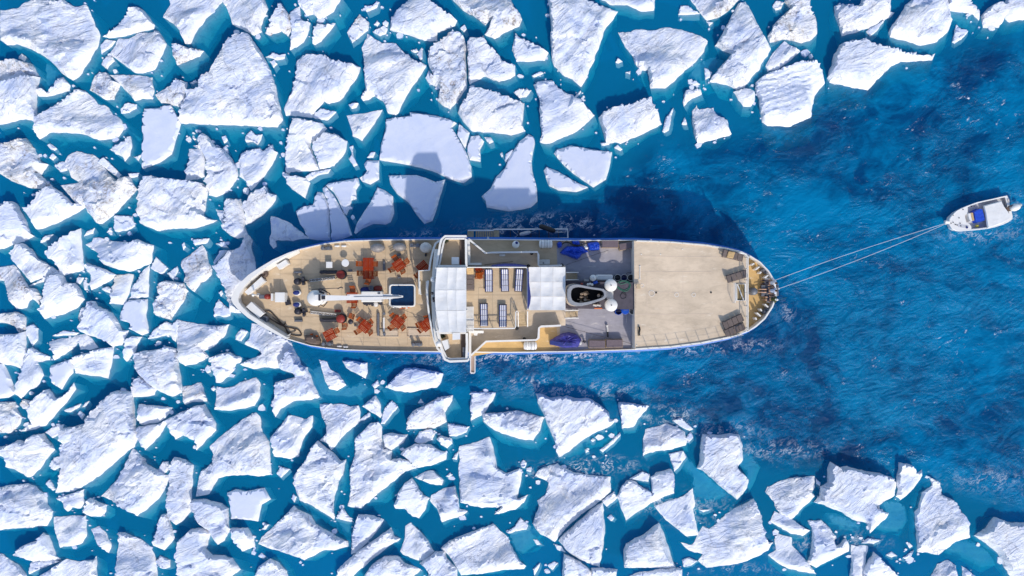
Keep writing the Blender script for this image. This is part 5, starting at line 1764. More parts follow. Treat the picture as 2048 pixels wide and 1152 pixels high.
# rails of the sun deck
railing('sun_deck_rail', [(934, 534.5), (990, 534.5), (1053, 534.5), (1055, 538), (1055, 580), (1055, 619)], ZS, 1.0, .05)
railing('sun_deck_rail', [(934, 657), (960, 657), (985, 657), (1029, 656.5), (1031.5, 653), (1031.5, 624), (1034, 622)], ZS, 1.0, .05)
# blue canvas dodgers hung on the sun deck rail
b = MB()
for i in range(2):
    pts = [(983, 533), (995, 531), (1010, 529.5), (1030, 530), (1045, 532), (1053, 534)]
    q = [at(x, y, ZS + .5) for x, y in pts]
k = len(q)
b.add([p + Vector((0, 0, .5)) for p in q] + [p + Vector((0, 0.14, -.6)) for p in q] + [p + Vector((0, -.12, .5)) for p in q], [(i, i + 1, k + i + 1, k + i) for i in range(k - 1)] + [(2 * k + i, 2 * k + i + 1, i + 1, i) for i in range(k - 1)])
sp('canvas_dodger', b, 'navy')
b = MB()
q = [at(x, y, ZS + .6) for x, y in [(1055, 536), (1058, 545), (1058, 565), (1060, 580), (1061.5, 594), (1060, 607), (1056.5, 617)]]
k = len(q)
q2 = [at(1054.6, y, ZS + .6) for y in (536, 545, 565, 580, 594, 607, 617)]
b.add([p + Vector((0, 0, .5)) for p in q] + [p + Vector((0, 0, .5)) for p in q2] + [p + Vector((0.03, 0, -.7)) for p in q], [(i, i + 1, k + i + 1, k + i) for i in range(k - 1)] + [(2 * k + i, 2 * k + i + 1, i + 1, i) for i in range(k - 1)])
sp('canvas_dodger', b, 'navy')

# white awnings: single canvas panels laced together, each sagging a little
def awning(name, X, Y, z, edge=None):
    b = MB()
    for x in (X[0] + 1, X[-1] - 1):
        for y in (Y[0] + 1, Y[len(Y) // 2], Y[-1] - 1):
            p = at(x, y, z)
            b.cyl((p.x, p.y, z - 2.3), (p.x, p.y, z - .06), 0.04, n=6)
    x0, x1 = at(X[0], 0, z).x, at(X[-1], 0, z).x
    y1, y0 = at(0, Y[0], z).y, at(0, Y[-1], z).y
    for y in (y0 + .06, (y0 + y1) / 2, y1 - .06):
        b.box(((x0 + x1) / 2, y, z - .12), (x1 - x0 - .1, .07, .07))
    o = sp(name, b, 'white')
    for i in range(len(X) - 1):
        for j in range(len(Y) - 1):
            m_ = MB()
            N_ = 6
            vv = []
            for bb in range(N_ + 1):
                for aa in range(N_ + 1):
                    u, w_ = aa / N_, bb / N_
                    xx = X[i] + (X[i + 1] - X[i]) * u
                    yy = Y[j] + (Y[j + 1] - Y[j]) * w_
                    if edge:
                        xx = edge(xx, yy, X)
                    p = at(xx, yy, z)
                    s_ = 16 * u * (1 - u) * w_ * (1 - w_)
                    p.z = z - .10 * s_ + .035 * noise.noise(p * 1.1) * min(1, s_ * 2)
                    g_ = 0.012
                    c_ = at((X[i] + X[i + 1]) / 2, (Y[j] + Y[j + 1]) / 2, z)
                    p.x += (c_.x - p.x) * g_
                    p.y += (c_.y - p.y) * g_
                    vv.append(p)
            ff = []
            for bb in range(N_):
                for aa in range(N_):
                    a_ = bb * (N_ + 1) + aa
                    ff.append((a_, a_ + 1, a_ + N_ + 2, a_ + N_ + 1))
            kk = len(vv)
            vv2 = [p - Vector((0, 0, .02)) for p in vv]
            m_.add(vv + vv2, ff + [tuple(q + kk for q in reversed(t)) for t in ff])
            m_.build('canvas_panel', M['canvas'], o, smooth=True)
    return o


def front(xx, yy, X):
    e = 873 - 5.5 * math.sin(max(0, min(1, (yy - 540) / 120)) * math.pi) + (yy - 535) / 130 * 5
    return e + (xx - X[0]) * (932.5 - e) / (X[-1] - X[0])


awning('bridge_awning', [870, 894, 912, 932.5], [535, 580, 621, 665], 8.7, front)
awning('sun_deck_awning', [1057.5, 1081, 1106, 1131], [534, 564, 593, 620.5], 7.15)
quad_box('awning_tongue', [(415, 548), (515, 548), (515, 632), (415, 640)], r4, 8.45, 8.56, 'canvas')
quad_box('chart_locker', [(455, 534), (558, 534), (558, 640), (455, 640)], r3, ZS, ZS + 1.2, 'white')
quad_box('wing_step', [(572, 575), (594, 575), (594, 670), (572, 670)], r3, ZS, ZS + .3, 'red')
quad_box('wing_platform', [(575, 290), (636, 290), (650, 670), (598, 670), (570, 560)], r3, ZS + .004, ZS + .14, 'brown')
quad_box('wing_platform', [(522, 560), (585, 560), (585, 868), (528, 868)], r4, ZS + .004, ZS + .14, 'brown')
quad_box('equipment_case', [(546, 735), (582, 735), (582, 866), (546, 866)], r4, ZS + .15, ZS + .6, 'grey')
# satellite domes, search lights, antennae
for f_, x, y, r_, z in ((r3, 196, 857, .26, 7.7), (r4, 240, 688, .24, 7.8)):
    b = MB()
    c = f_(x, y, z)
    b.cyl((c.x, c.y, ZS - .1), (c.x, c.y, z), .06)
    b.ball(c, r_, r_, r_ * .95)
    sp('satellite_dome', b, 'gel', True)
quad_box('radar_cabinet', [(275, 655), (350, 636), (372, 745), (322, 776)], r4, ZS, ZS + 1.5, 'white')
for f_, x, y, s_ in ((r4, 182, 124, .21), (r4, 160, 44, .13)):
    b = MB()
    c = f_(x, y, 7.9)
    b.cyl((c.x, c.y, ZS), (c.x, c.y, 7.8), .05)
    b.cyl(c + Vector((-.6 * s_, 0, 0)), c + Vector((.6 * s_, .1 * s_, 0)), s_, s_ * .8)
    sp('search_light', b, 'dark')
# pot plants on the wings
for f_, x, y in ((r3, 372, 300), (r4, 288, 592)):
    b = MB()
    c = f_(x, y, ZS + .5)
    rnd = random.Random(5)
    for i in range(22):
        a = rnd.uniform(0, 6.28); L = rnd.uniform(.15, .32)
        d = Vector((math.cos(a), math.sin(a), rnd.uniform(.1, .9)))
        s_ = Vector((-d.y, d.x, 0)) * .05
        b.add([c, c + d * L * .5 + s_, c + d * L, c + d * L * .5 - s_], [(0, 1, 2, 3)])
    pt = MB()
    pt.lathe((c.x, c.y, ZS), [(.10, 0), (.14, .3), (.12, .3), (.1, .27)], 10)
    t = thing('potted_plant', 'dark leafy pot plant on the ' + ('upper' if f_ is r3 else 'lower') + ' bridge wing by the front screen', 'plant', (c.x, c.y, ZS))
    pt.build('pot', M['brown'], t)
    b.build('leaves', M['leaf'], t)
# hinged boarding plank sticking out below the bridge wing
b = MB()
b.wall(P([(648, 850), (648, 1052), (652, 1062), (698, 1062), (703, 1052), (703, 850)], ZM + .1, r4), ZM - .1, ZM + .14, .07)
pl_ = sp('outboard_platform', b, 'white')
b = MB()
b.prism(P([(650, 845), (701, 845), (701, 1058), (650, 1058)], ZM, r4), ZM - .08, ZM)
b.build('plank', mat('weathered pinkish plank', (0.50, 0.36, 0.30), .8, .3, 5.0), pl_)
quad_box('bulkhead_light', [(678, 515), (808, 520), (815, 548), (740, 552), (730, 585), (690, 580)], r4, ZM + .5, ZM + .75, 'white')

# ---- stairways: pale treads between white strings
def stairs(pa, pb, wdt, za, zb, nt_, f=at, rails=True):
    """pa: centre of the top end, pb: centre of the foot"""
    A = f(*pa, za); B = f(*pb, zb)
    d = Vector((B.x - A.x, B.y - A.y, 0)); L = d.length; u = d / L; s_ = Vector((-u.y, u.x, 0))
    b = MB()
    for e in (-1, 1):
        p0 = Vector((A.x, A.y, za - .1)) + s_ * e * wdt / 2
        p1 = Vector((B.x, B.y, zb + .06)) + s_ * e * wdt / 2
        k = Vector((0, 0, .12)); t_ = s_ * .035
        b.add([p0 - k - t_, p1 - k - t_, p1 + k - t_, p0 + k - t_, p0 - k + t_, p1 - k + t_, p1 + k + t_, p0 + k + t_], [(0, 1, 2, 3), (7, 6, 5, 4), (0, 4, 5, 1), (1, 5, 6, 2), (2, 6, 7, 3), (3, 7, 4, 0)])
        if rails:
            b.tube([p0 + Vector((0, 0, .95)), p1 + Vector((0, 0, .85)), ], .045)
            for q in (.05, .5, .95):
                p = p0.lerp(p1, q)
                b.cyl(p, p + Vector((0, 0, .92)), .03, n=5)
    o = sp('stairway', b, 'white')
    t = MB()
    for i in range(nt_):
        q = (i + .5) / nt_
        c = Vector((A.x, A.y, 0)) + d * q
        c.z = za + (zb - za) * q
        rz = math.atan2(u.y, u.x)
        t.box(c, (L / nt_ * .72, wdt - .1, .045), rz)
    o2 = t.build('treads', M['tread'], o)
    o2['kind'] = 'stuff'
    return o


stairs((1045.5, 622.5), (1045.5, 652), .78, ZS, ZM, 10)
stairs((1131.5, 552.5), (1155, 552.5), .62, ZM, ZD, 9)
stairs((1129, 628.5), (1155.5, 627.5), .66, ZM, ZD, 10)
stairs((847.5, 562), (847.5, 589), .62, ZM, ZD, 9)
b = MB(); b.prism(P([(838, 541), (858, 541), (856, 562), (838, 562)], ZM), ZM - .12, ZM)
sp('stair_landing', b, 'tan')
railing('landing_rail', [(858, 540.5), (837.5, 541.5), (838, 562), (841, 589)], ZM, .9, .05)
# railing corner posts by the deckhouse, with a black bollard head
for f_, x, y in ((r5, 310, 482), (r6, 205, 845), (r4, 1240, 488), (r5, 262, 665), (r5, 740, 655)):
    b = MB()
    c = f_(x, y, ZM)
    b.lathe(c, [(.12, 0), (.12, .5), (.16, .55), (.05, .62)], 10)
    sp('fire_hydrant', b, 'black')

# ---- grey working deck, funnel casing
b = MB(); b.prism(P([(1113, 486), (1268, 483), (1268, 697), (1120, 700), (1120, 653), (1127, 650), (1130, 640), (1130, 540), (1115, 531)], ZD), ZD - .046, ZD - .03)
sp('grey_working_deck', b, 'greydeck')
b = MB(); b.prism(P([(1131, 562), (1272, 565), (1272, 619), (1131, 617)], ZM - .2), ZD - .04, ZM - .2)
fc = sp('funnel_casing', b, 'darkdeck')
FUN = [(805, 200), (812, 130), (840, 80), (890, 57), (950, 50), (1000, 57), (1100, 78), (1200, 98), (1300, 112), (1350, 122), (1390, 150), (1405, 200), (1400, 240), (1370, 275), (1300, 305), (1200, 340), (1100, 368), (1020, 382), (950, 386), (880, 370), (830, 330), (810, 270)]


def scl(pts, kx, ky, cx=1130, cy=215):
    return [(cx + (x - cx) * kx, cy + (y - cy) * ky) for x, y in pts]


b = MB()
zt = 8.0
b.prism(P(scl(FUN, 1.0, 1.0), ZM), ZM - .19, zt - .5, top=P(scl(FUN, .97, .97), zt - .5, r6)) if False else b.prism(P(FUN, 7.0, r6), ZM - .19, 6.6, top=P(scl(FUN, .985, .97), 7.4, r6))
fun = sp('funnel', b, 'cream')
b = MB()
o_ = P(scl(FUN, .93, .90, 1160, 215), zt, r6); i_ = P(scl(FUN, .80, .68, 1165, 212), zt, r6); b_ = P(scl(FUN, .97, .95), 6.62, r6)
k = len(o_)
b.add([(x, y, 6.62) for x, y in b_] + [(x, y, zt - .25) for x, y in P(scl(FUN, .94, .92, 1155, 215), zt, r6)] + [(x, y, zt) for x, y in o_] + [(x, y, zt) for x, y in i_] + [(x, y, 6.7) for x, y in i_],
      [(j * k + i, j * k + (i + 1) % k, (j + 1) * k + (i + 1) % k, (j + 1) * k + i) for j in range(4) for i in range(k)])
b.build('funnel_top', M['steelgrey'], fun)
b = MB()
b.add([(x, y, 6.85) for x, y in P(scl(FUN, .80, .69, 1165, 212), zt, r6)], [tuple(range(k))])
b.build('uptake_floor', M['soot'], fun)
for (xa, ya), (xb, yb), r_ in (((1025, 205), (1110, 172), .10), ((1015, 247), (1112, 247), .085), ((1015, 312), (1110, 330), .085), ((975, 280), (1050, 288), .04), ((1080, 205), (1120, 195), .12), ((1080, 285), (1140, 300), .12), ((1275, 225), (1290, 225), .13), ((1335, 240), (1345, 240), .13)):
    p = MB()
    p.cyl(r6(xa, ya, 7.7), r6(xb, yb, 6.95), r_, n=12)
    p.build('exhaust_pipe', M['pipe'], fun)
# things on the casing: domes, tank, bottles, vents
for f_, x, y, r_, z0, z in ((r6, 1452, 76, .53, ZM - .2, 5.7), (r6, 1457, 362, .53, ZM - .2, 5.7), (r5, 1197, 834, .27, ZD - .03, 5.1)):
    b = MB()
    c = f_(x, y, z)
    b.cyl((c.x, c.y, z0), (c.x, c.y, z - .3), r_ * .35)
    b.lathe(c, [(r_ * .8, -.32), (r_, -.22), (r_, .02), (r_ * .85, .14), (r_ * .1, .2)], 22)
    o = sp('antenna_dome', b, 'white', True)
    t = MB()
    t.cyl(c + Vector((0, 0, .19)), c + Vector((0, 0, .25)), r_ * .09)
    t.build('dome_cap', M['dark'], o)
b = MB()
b.prism(P([(1352, 160), (1492, 160), (1492, 285), (1410, 285), (1395, 250)], ZM + .5, r6), ZM - .19, ZM + .3)
sp('antenna_pedestal', b, 'pale')
b = MB()
a_, b_ = r5(1235, 830, 4.0), r5(1487, 828, 4.0)
b.rbox(((a_.x + b_.x) / 2, a_.y, 3.5), (b_.x - a_.x, .52, 1.05), .12)
sp('water_tank', b, 'white')
quad_box('valve_box', [(1070, 852), (1135, 852), (1135, 882), (1070, 882)], r5, ZD - .03, 4.2, 'pale')
for i, x in enumerate((1213, 1240, 1270, 1298)):
    b = MB()
    c = r6(x, 362 + (4 if i % 2 else 0), ZM + .4)
    b.lathe((c.x, c.y, ZM - .2), [(.09, 0), (.095, .5), (.06, .62), (.03, .7)], 10)
    t = thing('gas_bottle', ['leftmost white gas bottle beside the funnel', 'second white gas bottle from the left beside the funnel', 'third white gas bottle from the left beside the funnel', 'rightmost white gas bottle beside the funnel'][i], 'gas bottle', (c.x, c.y, ZM - .2), group='white gas bottles beside the funnel')
    b.build('bottle', M['white'], t, smooth=True)
    q = MB(); q.cyl((c.x, c.y, ZM + .5), (c.x, c.y, ZM + .58), .03); q.build('valve', M['grey'], t)
quad_box('hose_reel_board', [(1213, 403), (1328, 403), (1328, 417), (1213, 417)], r6, ZM - .5, ZM - .15, 'orange')
b = MB()
b.rbox(r5(1228, 900, ZM - .05), (.4, .26, .3), .05, R(15))
sp('pump_motor', b, 'royal')
for i, x in enumerate((1035, 1125, 1155, 1185)):
    b = MB()
    c = r6(x, 58 + 8 * i % 14, ZM + .6)
    b.lathe((c.x, c.y, ZM - .2), [(.07, 0), (.07, .6), (.12, .66), (.02, .75)], 8)
    sp('vent_head', b, 'red' if i == 0 else 'white')
b = MB()
b.wall(P([(1408, 566), (1408, 616)], 0), 0, 0.01, .01) if False else b.box(at(1271, 592, ZM - .1), (.05, 2.3, .2))
sp('casing_edge', b, 'red')

# ---- tan after deck
AFT = [(1268, 481.5), (1340, 484), (1410, 490), (1450, 497), (1480, 504), (1492, 508.5), (1496, 514), (1496, 658), (1492, 663), (1460, 674), (1400, 686), (1340, 693.5), (1270, 698)]
b = MB(); b.prism(P(AFT, ZM), ZD - .04, ZM - .05)
sp('hangar_house', b, 'whitewall')
b = MB()
q = P(AFT, ZM)
k = len(q)
# hatch opening cut from the deck: build the deck as a ring of quads round it
hx0, hx1, hy0, hy1 = 1473, 1490, 568, 601
b.prism(P([(1268, 481.5), (1340, 484), (1410, 490), (1450, 497), (1473, 502.2), (1473, 676 - 5), (1460, 674), (1400, 686), (1340, 693.5), (1270, 698)], ZM), ZM - .046, ZM)
b.prism(P([(1473, 502.2), (1480, 504), (1492, 508.5), (1496, 514), (1496, 568), (1473, 568)], ZM), ZM - .046, ZM)
b.prism(P([(1473, 601), (1496, 601), (1496, 658), (1492, 663), (1473, 671)], ZM), ZM - .046, ZM)
b.prism(P([(1490, 568), (1496, 568), (1496, 601), (1490, 601)], ZM), ZM - .046, ZM)
ad = sp('after_deck', b, 'tan2')
b = MB(); b.prism(P([(1472, 567), (1491, 567), (1491, 602), (1472, 602)], ZM), ZM - .047, ZM - .043)
b.build('hatch_well', mat('ochre hatch well', (.32, .24, .12), .8, .2, 3.0), ad)
b = MB()
b.wall(P([(hx0, hy0), (hx1, hy0), (hx1, hy1), (hx0, hy1)], ZM), ZM + .002, ZM + .1, .05, closed=True)
b.tube([at(1475, 569, ZM + .03), at(1487, 600, ZM + .03)], .05, 5)
b.build('hatch_coaming', M['white'], ad)
railing('hatch_rail', [(1470.5, 566), (1470.5, 605)], ZM, .9, .035)
b = MB()
for (xa, ya), (xb, yb) in (((1294, 545), (1294, 630)), ((1366, 545), (1366, 627)), ((1282, 543), (1425, 544)), ((1272, 629), (1425, 628)), ((1278, 512), (1446, 514)), ((1294, 584), (1366, 585))):
    a_, b_ = at(xa, ya, ZM), at(xb, yb, ZM)
    d = b_ - a_
    b.box(((a_.x + b_.x) / 2, (a_.y + b_.y) / 2, ZM + (.004 if abs(d.x) < abs(d.y) else .0065)), (d.length, .035, .012), math.atan2(d.y, d.x))
b.build('deck_seams', M['cream'], ad)
for x, y, r_ in ((200, 585, .24), (430, 597, .17), (587, 597, .16), (112, 512, .14)):
    b = MB()
    c = r7(x, y, ZM)
    pts = [c + Vector((r_ * math.cos(t), r_ * math.sin(t), .012)) for t in [2 * math.pi * i / 20 for i in range(20)]]
    b.tube(pts, .022, 4, closed=True)
    b.build('deck_ring', M['white'], ad)
for x, y in ((241, 578), (747, 576)):
    b = MB(); b.box(r7(x, y, ZM + .02), (.13, .13, .05)); b.build('deck_drain', M['black'], ad)
for i, (x, y) in enumerate(((105, 105), (195, 93), (105, 225), (283, 225), (484, 178), (207, 1078), (62, 1063))):
    b = MB(); b.cyl(r7(x, y, ZM), r7(x, y, ZM + .06), .05, n=8); b.build('lashing_eye', M['white'], ad)
railing('after_rail', [(1480, 505), (1492, 508.5), (1496, 514), (1496, 560), (1496, 612), (1496, 656), (1492, 663), (1480, 669)], ZM, 1.0, .045)
for pts in ([(1272, 482), (1340, 484.5), (1410, 490.5), (1450, 497.5), (1480, 505)], [(1480, 669), (1460, 673.5), (1400, 685.5), (1340, 693), (1272, 697.5)]):
    b = MB()
    q = [at(x, y, ZM) for x, y in pts]
    b.wall([tuple(p[:2]) for p in q], ZM + .002, ZM + .12, .08)
    sp('after_deck_coaming', b, 'white')
b = MB()
for pts in ([(1272, 482), (1340, 484.5), (1410, 490.5), (1450, 497.5), (1480, 505)], [(1480, 669), (1460, 673.5), (1400, 685.5), (1340, 693), (1272, 697.5)]):
    q = [at(x, y, ZM) for x, y in pts]
    for a_, b_ in zip(q, q[1:]):
        kk = 3
        for i in range(kk):
            p = a_.lerp(b_, i / kk)
            b.cyl((p.x, p.y, ZM + .1), (p.x, p.y, ZM + 1.0), .025, n=5)
    for h in (.55, 1.0):
        b.tube([(p.x, p.y, ZM + h) for p in q], .007, 4)
sp('after_guard_wires', b, 'rope')
# ochre stern deck; lower side passage has its warm sun glow painted in ochre
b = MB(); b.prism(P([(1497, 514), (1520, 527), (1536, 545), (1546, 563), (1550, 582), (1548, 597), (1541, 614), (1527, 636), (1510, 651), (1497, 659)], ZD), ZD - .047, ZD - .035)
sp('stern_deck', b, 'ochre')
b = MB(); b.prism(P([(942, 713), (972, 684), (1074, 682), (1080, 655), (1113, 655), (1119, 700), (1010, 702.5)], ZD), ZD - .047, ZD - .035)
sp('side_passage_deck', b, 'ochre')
# stern: white frames inside the bulwark
b = MB()
q = P([(1500, 512), (1520, 524.5), (1537, 542.5), (1547, 560), (1552, 580), (1551.5, 595), (1544, 614), (1529, 637), (1511, 652.5), (1500, 660)], ZD + .9)
b.wall(q, ZD - .04, ZD + .95, .09)
sp('stern_bulwark', b, 'white')
for (xa, ya), (xb, yb) in (((1112, 325), (1148, 308)), ((1145, 368), (1195, 340)), ((1185, 402), (1212, 385)), ((1228, 442), (1275, 418)), ((1232, 683), (1276, 712)), ((1190, 725), (1216, 748)), ((1158, 762), (1208, 795)), ((1145, 806), (1168, 828))):
    b = MB()
    a_, c_ = r7(xa, ya, ZD + .45), r7(xb, yb, ZD + .9)
    d = c_ - a_
    b.box(((a_.x + c_.x) / 2, (a_.y + c_.y) / 2, ZD + .42), (Vector((d.x, d.y)).length, .10, .9), math.atan2(d.y, d.x))
    sp('stern_frame', b, 'white')
for x, y, a in ((1228, 378, -38), (1235, 742, 40)):
    b = MB()
    c = r7(x, y, ZD)
    b.rbox(c + Vector((0, 0, .25)), (.62, .32, .55), .05, R(a))
    for s_ in (-.16, .16):
        b.cyl(c + Vector((s_ * math.cos(R(a)), s_ * math.sin(R(a)), .5)), c + Vector((s_ * math.cos(R(a)), s_ * math.sin(R(a)), .72)), .1)
    sp('stern_bitts', b, 'grey')
b = MB()
c = r7(1120, 566, ZD)
b.lathe(c, [(.34, -.04), (.34, .1), (.25, .2), (.25, .65), (.32, .75), (.30, .85), (.04, .88)], 16)
b.cyl(c + Vector((-.35, -.05, .3)), c + Vector((.4, .1, .3)), .12)
cs = sp('stern_capstan', b, 'grey', True)

# ================================================================ loose things on the decks
def build_chair():
    t = thing('folding_chair', 'folding chair', 'chair', (0, 0, 0), 0, 'wooden chairs on the fore deck')
    s = MB()
    for i in range(5):
        s.box((-.17 + i * .085, 0, .44), (.06, .42, .025))
    s.box((0, -.20, .425), (.42, .03, .03)); s.box((0, .20, .425), (.42, .03, .03))
    lbuild(s, 'seat', M['teak2'], t)
    b = MB()
    for i in range(3):
        b.box((-.25 - i * .045, 0, .56 + i * .12), (.025, .42, .08), 0, R(-20))
    for e in (-1, 1):
        b.cyl((-.20, e * .21, .42), (-.37, e * .21, .90), .018, n=6)
    lbuild(b, 'backrest', M['teak2'], t)
    for x in (-.17, .17):
        for y in (-.2, .2):
            l_ = MB(); l_.cyl((-x * 1.05, y, 0), (x, y, .43), .017, n=6)
            lbuild(l_, 'leg', M['teak'], t)
    return t


def build_table(w=.92, d=.92):
    t = thing('slatted_table', 'table', 'table', (0, 0, 0), 0, 'teak tables on the fore deck')
    s = MB()
    nsl = 8
    for i in range(nsl):
        s.box((0, -d / 2 + d / nsl * (i + .5), .735), (w - .1, d / nsl - .022, .028))
    o = lbuild(s, 'slats', M['teak'], t); o['kind'] = 'stuff'
    f = MB()
    for e in (-1, 1):
        f.box((e * (w / 2 - .03), 0, .735), (.06, d, .034))
    f.box((0, 0, .705), (w - .1, .06, .03))
    lbuild(f, 'frame', M['teak'], t)
    for x in (-1, 1):
        for y in (-1, 1):
            l_ = MB(); l_.box((x * (w / 2 - .07), y * (d / 2 - .07), .36), (.055, .055, .72))
            lbuild(l_, 'leg', M['teak'], t)
    return t


CH = build_chair(); used_ch = []
TB = build_table(); used_tb = []


def table(x, y, rz, label, f=r2, z=ZD, px=None):
    c = f(x, y, z + .7)
    o = TB if not used_tb else copy_tree(TB)
    used_tb.append(o)
    o.location = (c.x, c.y, z); o.rotation_euler = (0, 0, R(rz)); o['label'] = label
    return o


def chair(x, y, face, label, f=r2, z=ZD):
    """face: direction in the photo (degrees, counter clockwise) the sitter looks to"""
    c = f(x, y, z + .6)
    o = CH if not used_ch else copy_tree(CH)
    used_ch.append(o)
    a = R(face)
    o.location = (c.x + math.cos(a) * .08, c.y + math.sin(a) * .08, z); o.rotation_euler = (0, 0, a); o['label'] = label
    return o


# double table by the top row
table(428, 294, 90, 'upper half of the joined pair of teak tables left of the pool')
table(428, 387, 90, 'lower half of the joined pair of teak tables left of the pool')
chair(352, 298, 0, 'upper left wooden chair at the joined pair of tables')
chair(360, 383, 0, 'lower left wooden chair at the joined pair of tables')
chair(488, 300, 180, 'upper right wooden chair at the joined pair of tables')
chair(487, 388, 180, 'lower right wooden chair at the joined pair of tables')
chair(421, 455, 78, 'wooden chair at the lower end of the joined pair of tables')
# tilted table above the pool
table(699, 312, 33, 'square teak table turned askew just above the pool')
chair(667, 253, -58, 'orange wooden chair behind the table above the pool')
chair(764, 279, 213, 'wooden chair to the right of the table above the pool')
chair(638, 347, 33, 'wooden chair to the left of the table above the pool')
chair(728, 362, 123, 'wooden chair below the table above the pool')
# by the bridge stairs
table(913, 330, 40, 'teak table half hidden by the stair landing below the bridge')
chair(866, 398, 40, 'wooden chair beside the half hidden table at the stair landing')
# under the crane boom
table(284, 600, 0, 'teak table standing under the crane boom')
chair(285, 524, -90, 'orange wooden chair above the boom at the table under the crane')
chair(297, 664, 92, 'wooden chair below the boom at the table under the crane')
table(85, 930, 27, 'teak table nearest the bow by the lower gunwale')
chair(146, 893, 207, 'wooden chair at the table nearest the bow')
table(399, 855, -40, 'teak table askew in the middle of the lower row left of the hatch')
chair(356, 803, -45, 'upper wooden chair at the table left of the davit cradle')
chair(444, 815, 215, 'right hand wooden chair at the table left of the davit cradle')
chair(336, 896, 35, 'left hand wooden chair at the table left of the davit cradle')
chair(440, 905, 130, 'lower wooden chair at the table left of the davit cradle')
table(689, 814, -40, 'teak table askew just below the pool')
chair(650, 766, -50, 'upper wooden chair at the table below the pool')
chair(739, 772, 215, 'right hand wooden chair at the table below the pool')
chair(634, 860, 38, 'left hand wooden chair at the table below the pool')
chair(729, 864, 130, 'lower wooden chair at the table below the pool')
table(942, 842, -52, 'teak table tucked against the walkway below the bridge')
chair(880, 835, 28, 'upper left wooden chair at the table tucked below the bridge')
chair(897, 882, 40, 'lower left wooden chair at the table tucked below the bridge')
chair(944, 786, -80, 'red brown wooden chair above the table tucked below the bridge')
chair(281, 766, 160, 'lone wooden chair beside the lower red windlass drum')
chair(214, 855, 95, 'lone wooden chair below the lower red windlass drum')

b = MB(); c = r2(160, 717, ZD)
t = thing('red_tool_box', 'small dull red box on the deck above the lower windlass drum', 'box', c)
lb = MB(); lb.rbox((0, 0, .16), (.48, .24, .3), .03); lbuild(lb, 'box', M['red'], t)
lb = MB(); lb.box((0, 0, .325), (.2, .03, .03)); lbuild(lb, 'handle', M['dark'], t)

c = r2(280, 811, ZD)
t = thing('round_stool', 'dark blue black round stool beside the lower windlass drum', 'stool', c)
lb = MB(); lb.lathe((0, 0, .4), [(.2, 0), (.23, .04), (.2, .1), (.02, .12)], 14); lbuild(lb, 'seat', M['dark'], t, smooth=True)
for i in range(3):
    lb = MB(); a = 2.1 * i; lb.cyl((.2 * math.cos(a), .2 * math.sin(a), 0), (.12 * math.cos(a), .12 * math.sin(a), .42), .02, n=6); lbuild(lb, 'leg', M['dark'], t)

# white square and round tables
c = r1(935, 310, ZD)
t = thing('white_side_table', 'small square white table on the upper fore deck', 'table', c)
lb = MB(); lb.rbox((0, 0, .5), (.54, .54, .05), .02); lbuild(lb, 'top', M['gel'], t)
for x in (-.2, .2):
    for y in (-.2, .2):
        lb = MB(); lb.cyl((x, y, 0), (x, y, .48), .02, n=6); lbuild(lb, 'leg', M['gel'], t)
c = r1(1081, 294, ZD)
t = thing('white_round_table', 'round white table on the upper fore deck', 'table', c)
lb = MB(); lb.lathe((0, 0, .68), [(.30, 0), (.325, .02), (.325, .04), (.3, .06), (.02, .062)], 24); lbuild(lb, 'top', M['gel'], t)
lb = MB(); lb.lathe((0, 0, 0), [(.2, 0), (.18, .03), (.03, .06), (.03, .68)], 12); lbuild(lb, 'pedestal', M['gel'], t)

# white floats lying by the gunwales
for (f_, x, y, l_) in ((r1, 995, 143, 'left white float by the upper gunwale of the fore deck'), (r1, 1056, 143, 'right white float by the upper gunwale of the fore deck'), (r2, 172, 1031, 'left white float by the lower gunwale of the fore deck'), (r2, 229, 1036, 'right white float by the lower gunwale of the fore deck')):
    c = f_(x, y, ZD)
    o = MB(); 
    prof = [(.02, -.23), (.07, -.2), (.09, -.1), (.09, .1), (.07, .2), (.02, .23)]
    t = thing('mooring_float', l_, 'float', c, 0, 'white floats beside the fore deck gunwales')
    lb = MB(); lb.lathe((0, 0, 0), prof, 10)
    lb.v = [Vector((q.z, q.x, q.y + .07)) for q in lb.v]
    lbuild(lb, 'float_body', M['gel'], t, smooth=True)
    lb = MB(); lb.tube([(.22, 0, .07), (.30, .03, .04), (.38, -.02, 0.0)], .012, 5); lbuild(lb, 'lanyard', M['rope'], t)

# dark tarpaulin bundle near the lower bow
pts = P([(705, 935), (760, 930), (830, 950), (845, 985), (835, 1014), (800, 1016), (755, 1008), (703, 985)], ZD + .4, r1)
c = r1(775, 975, ZD)
t = thing('covered_bundle', 'bundle under a dark brown purple cover by the lower bow gunwale', 'covered gear', c)
b = MB(); b.prism(pts, ZD - .01, ZD + .35); b.prism([(c.x + (p[0] - c.x) * .96, c.y + (p[1] - c.y) * .96) for p in pts], ZD + .35, ZD + .62, top=[(c.x + (p[0] - c.x) * .62, c.y + (p[1] - c.y) * .55) for p in pts])
b.build('cover', M['brown'], t)
b = MB(); b.box(r1(768, 926, ZD + .2), (.18, .14, .3)); b.box(r1(815, 942, ZD + .2), (.16, .16, .3)); b.build('timber_end', M['teak2'], t)
b = MB(); b.box(r1(775, 957, ZD + .64), (.08, .05, .03)); b.build('buckle', M['white'], t)

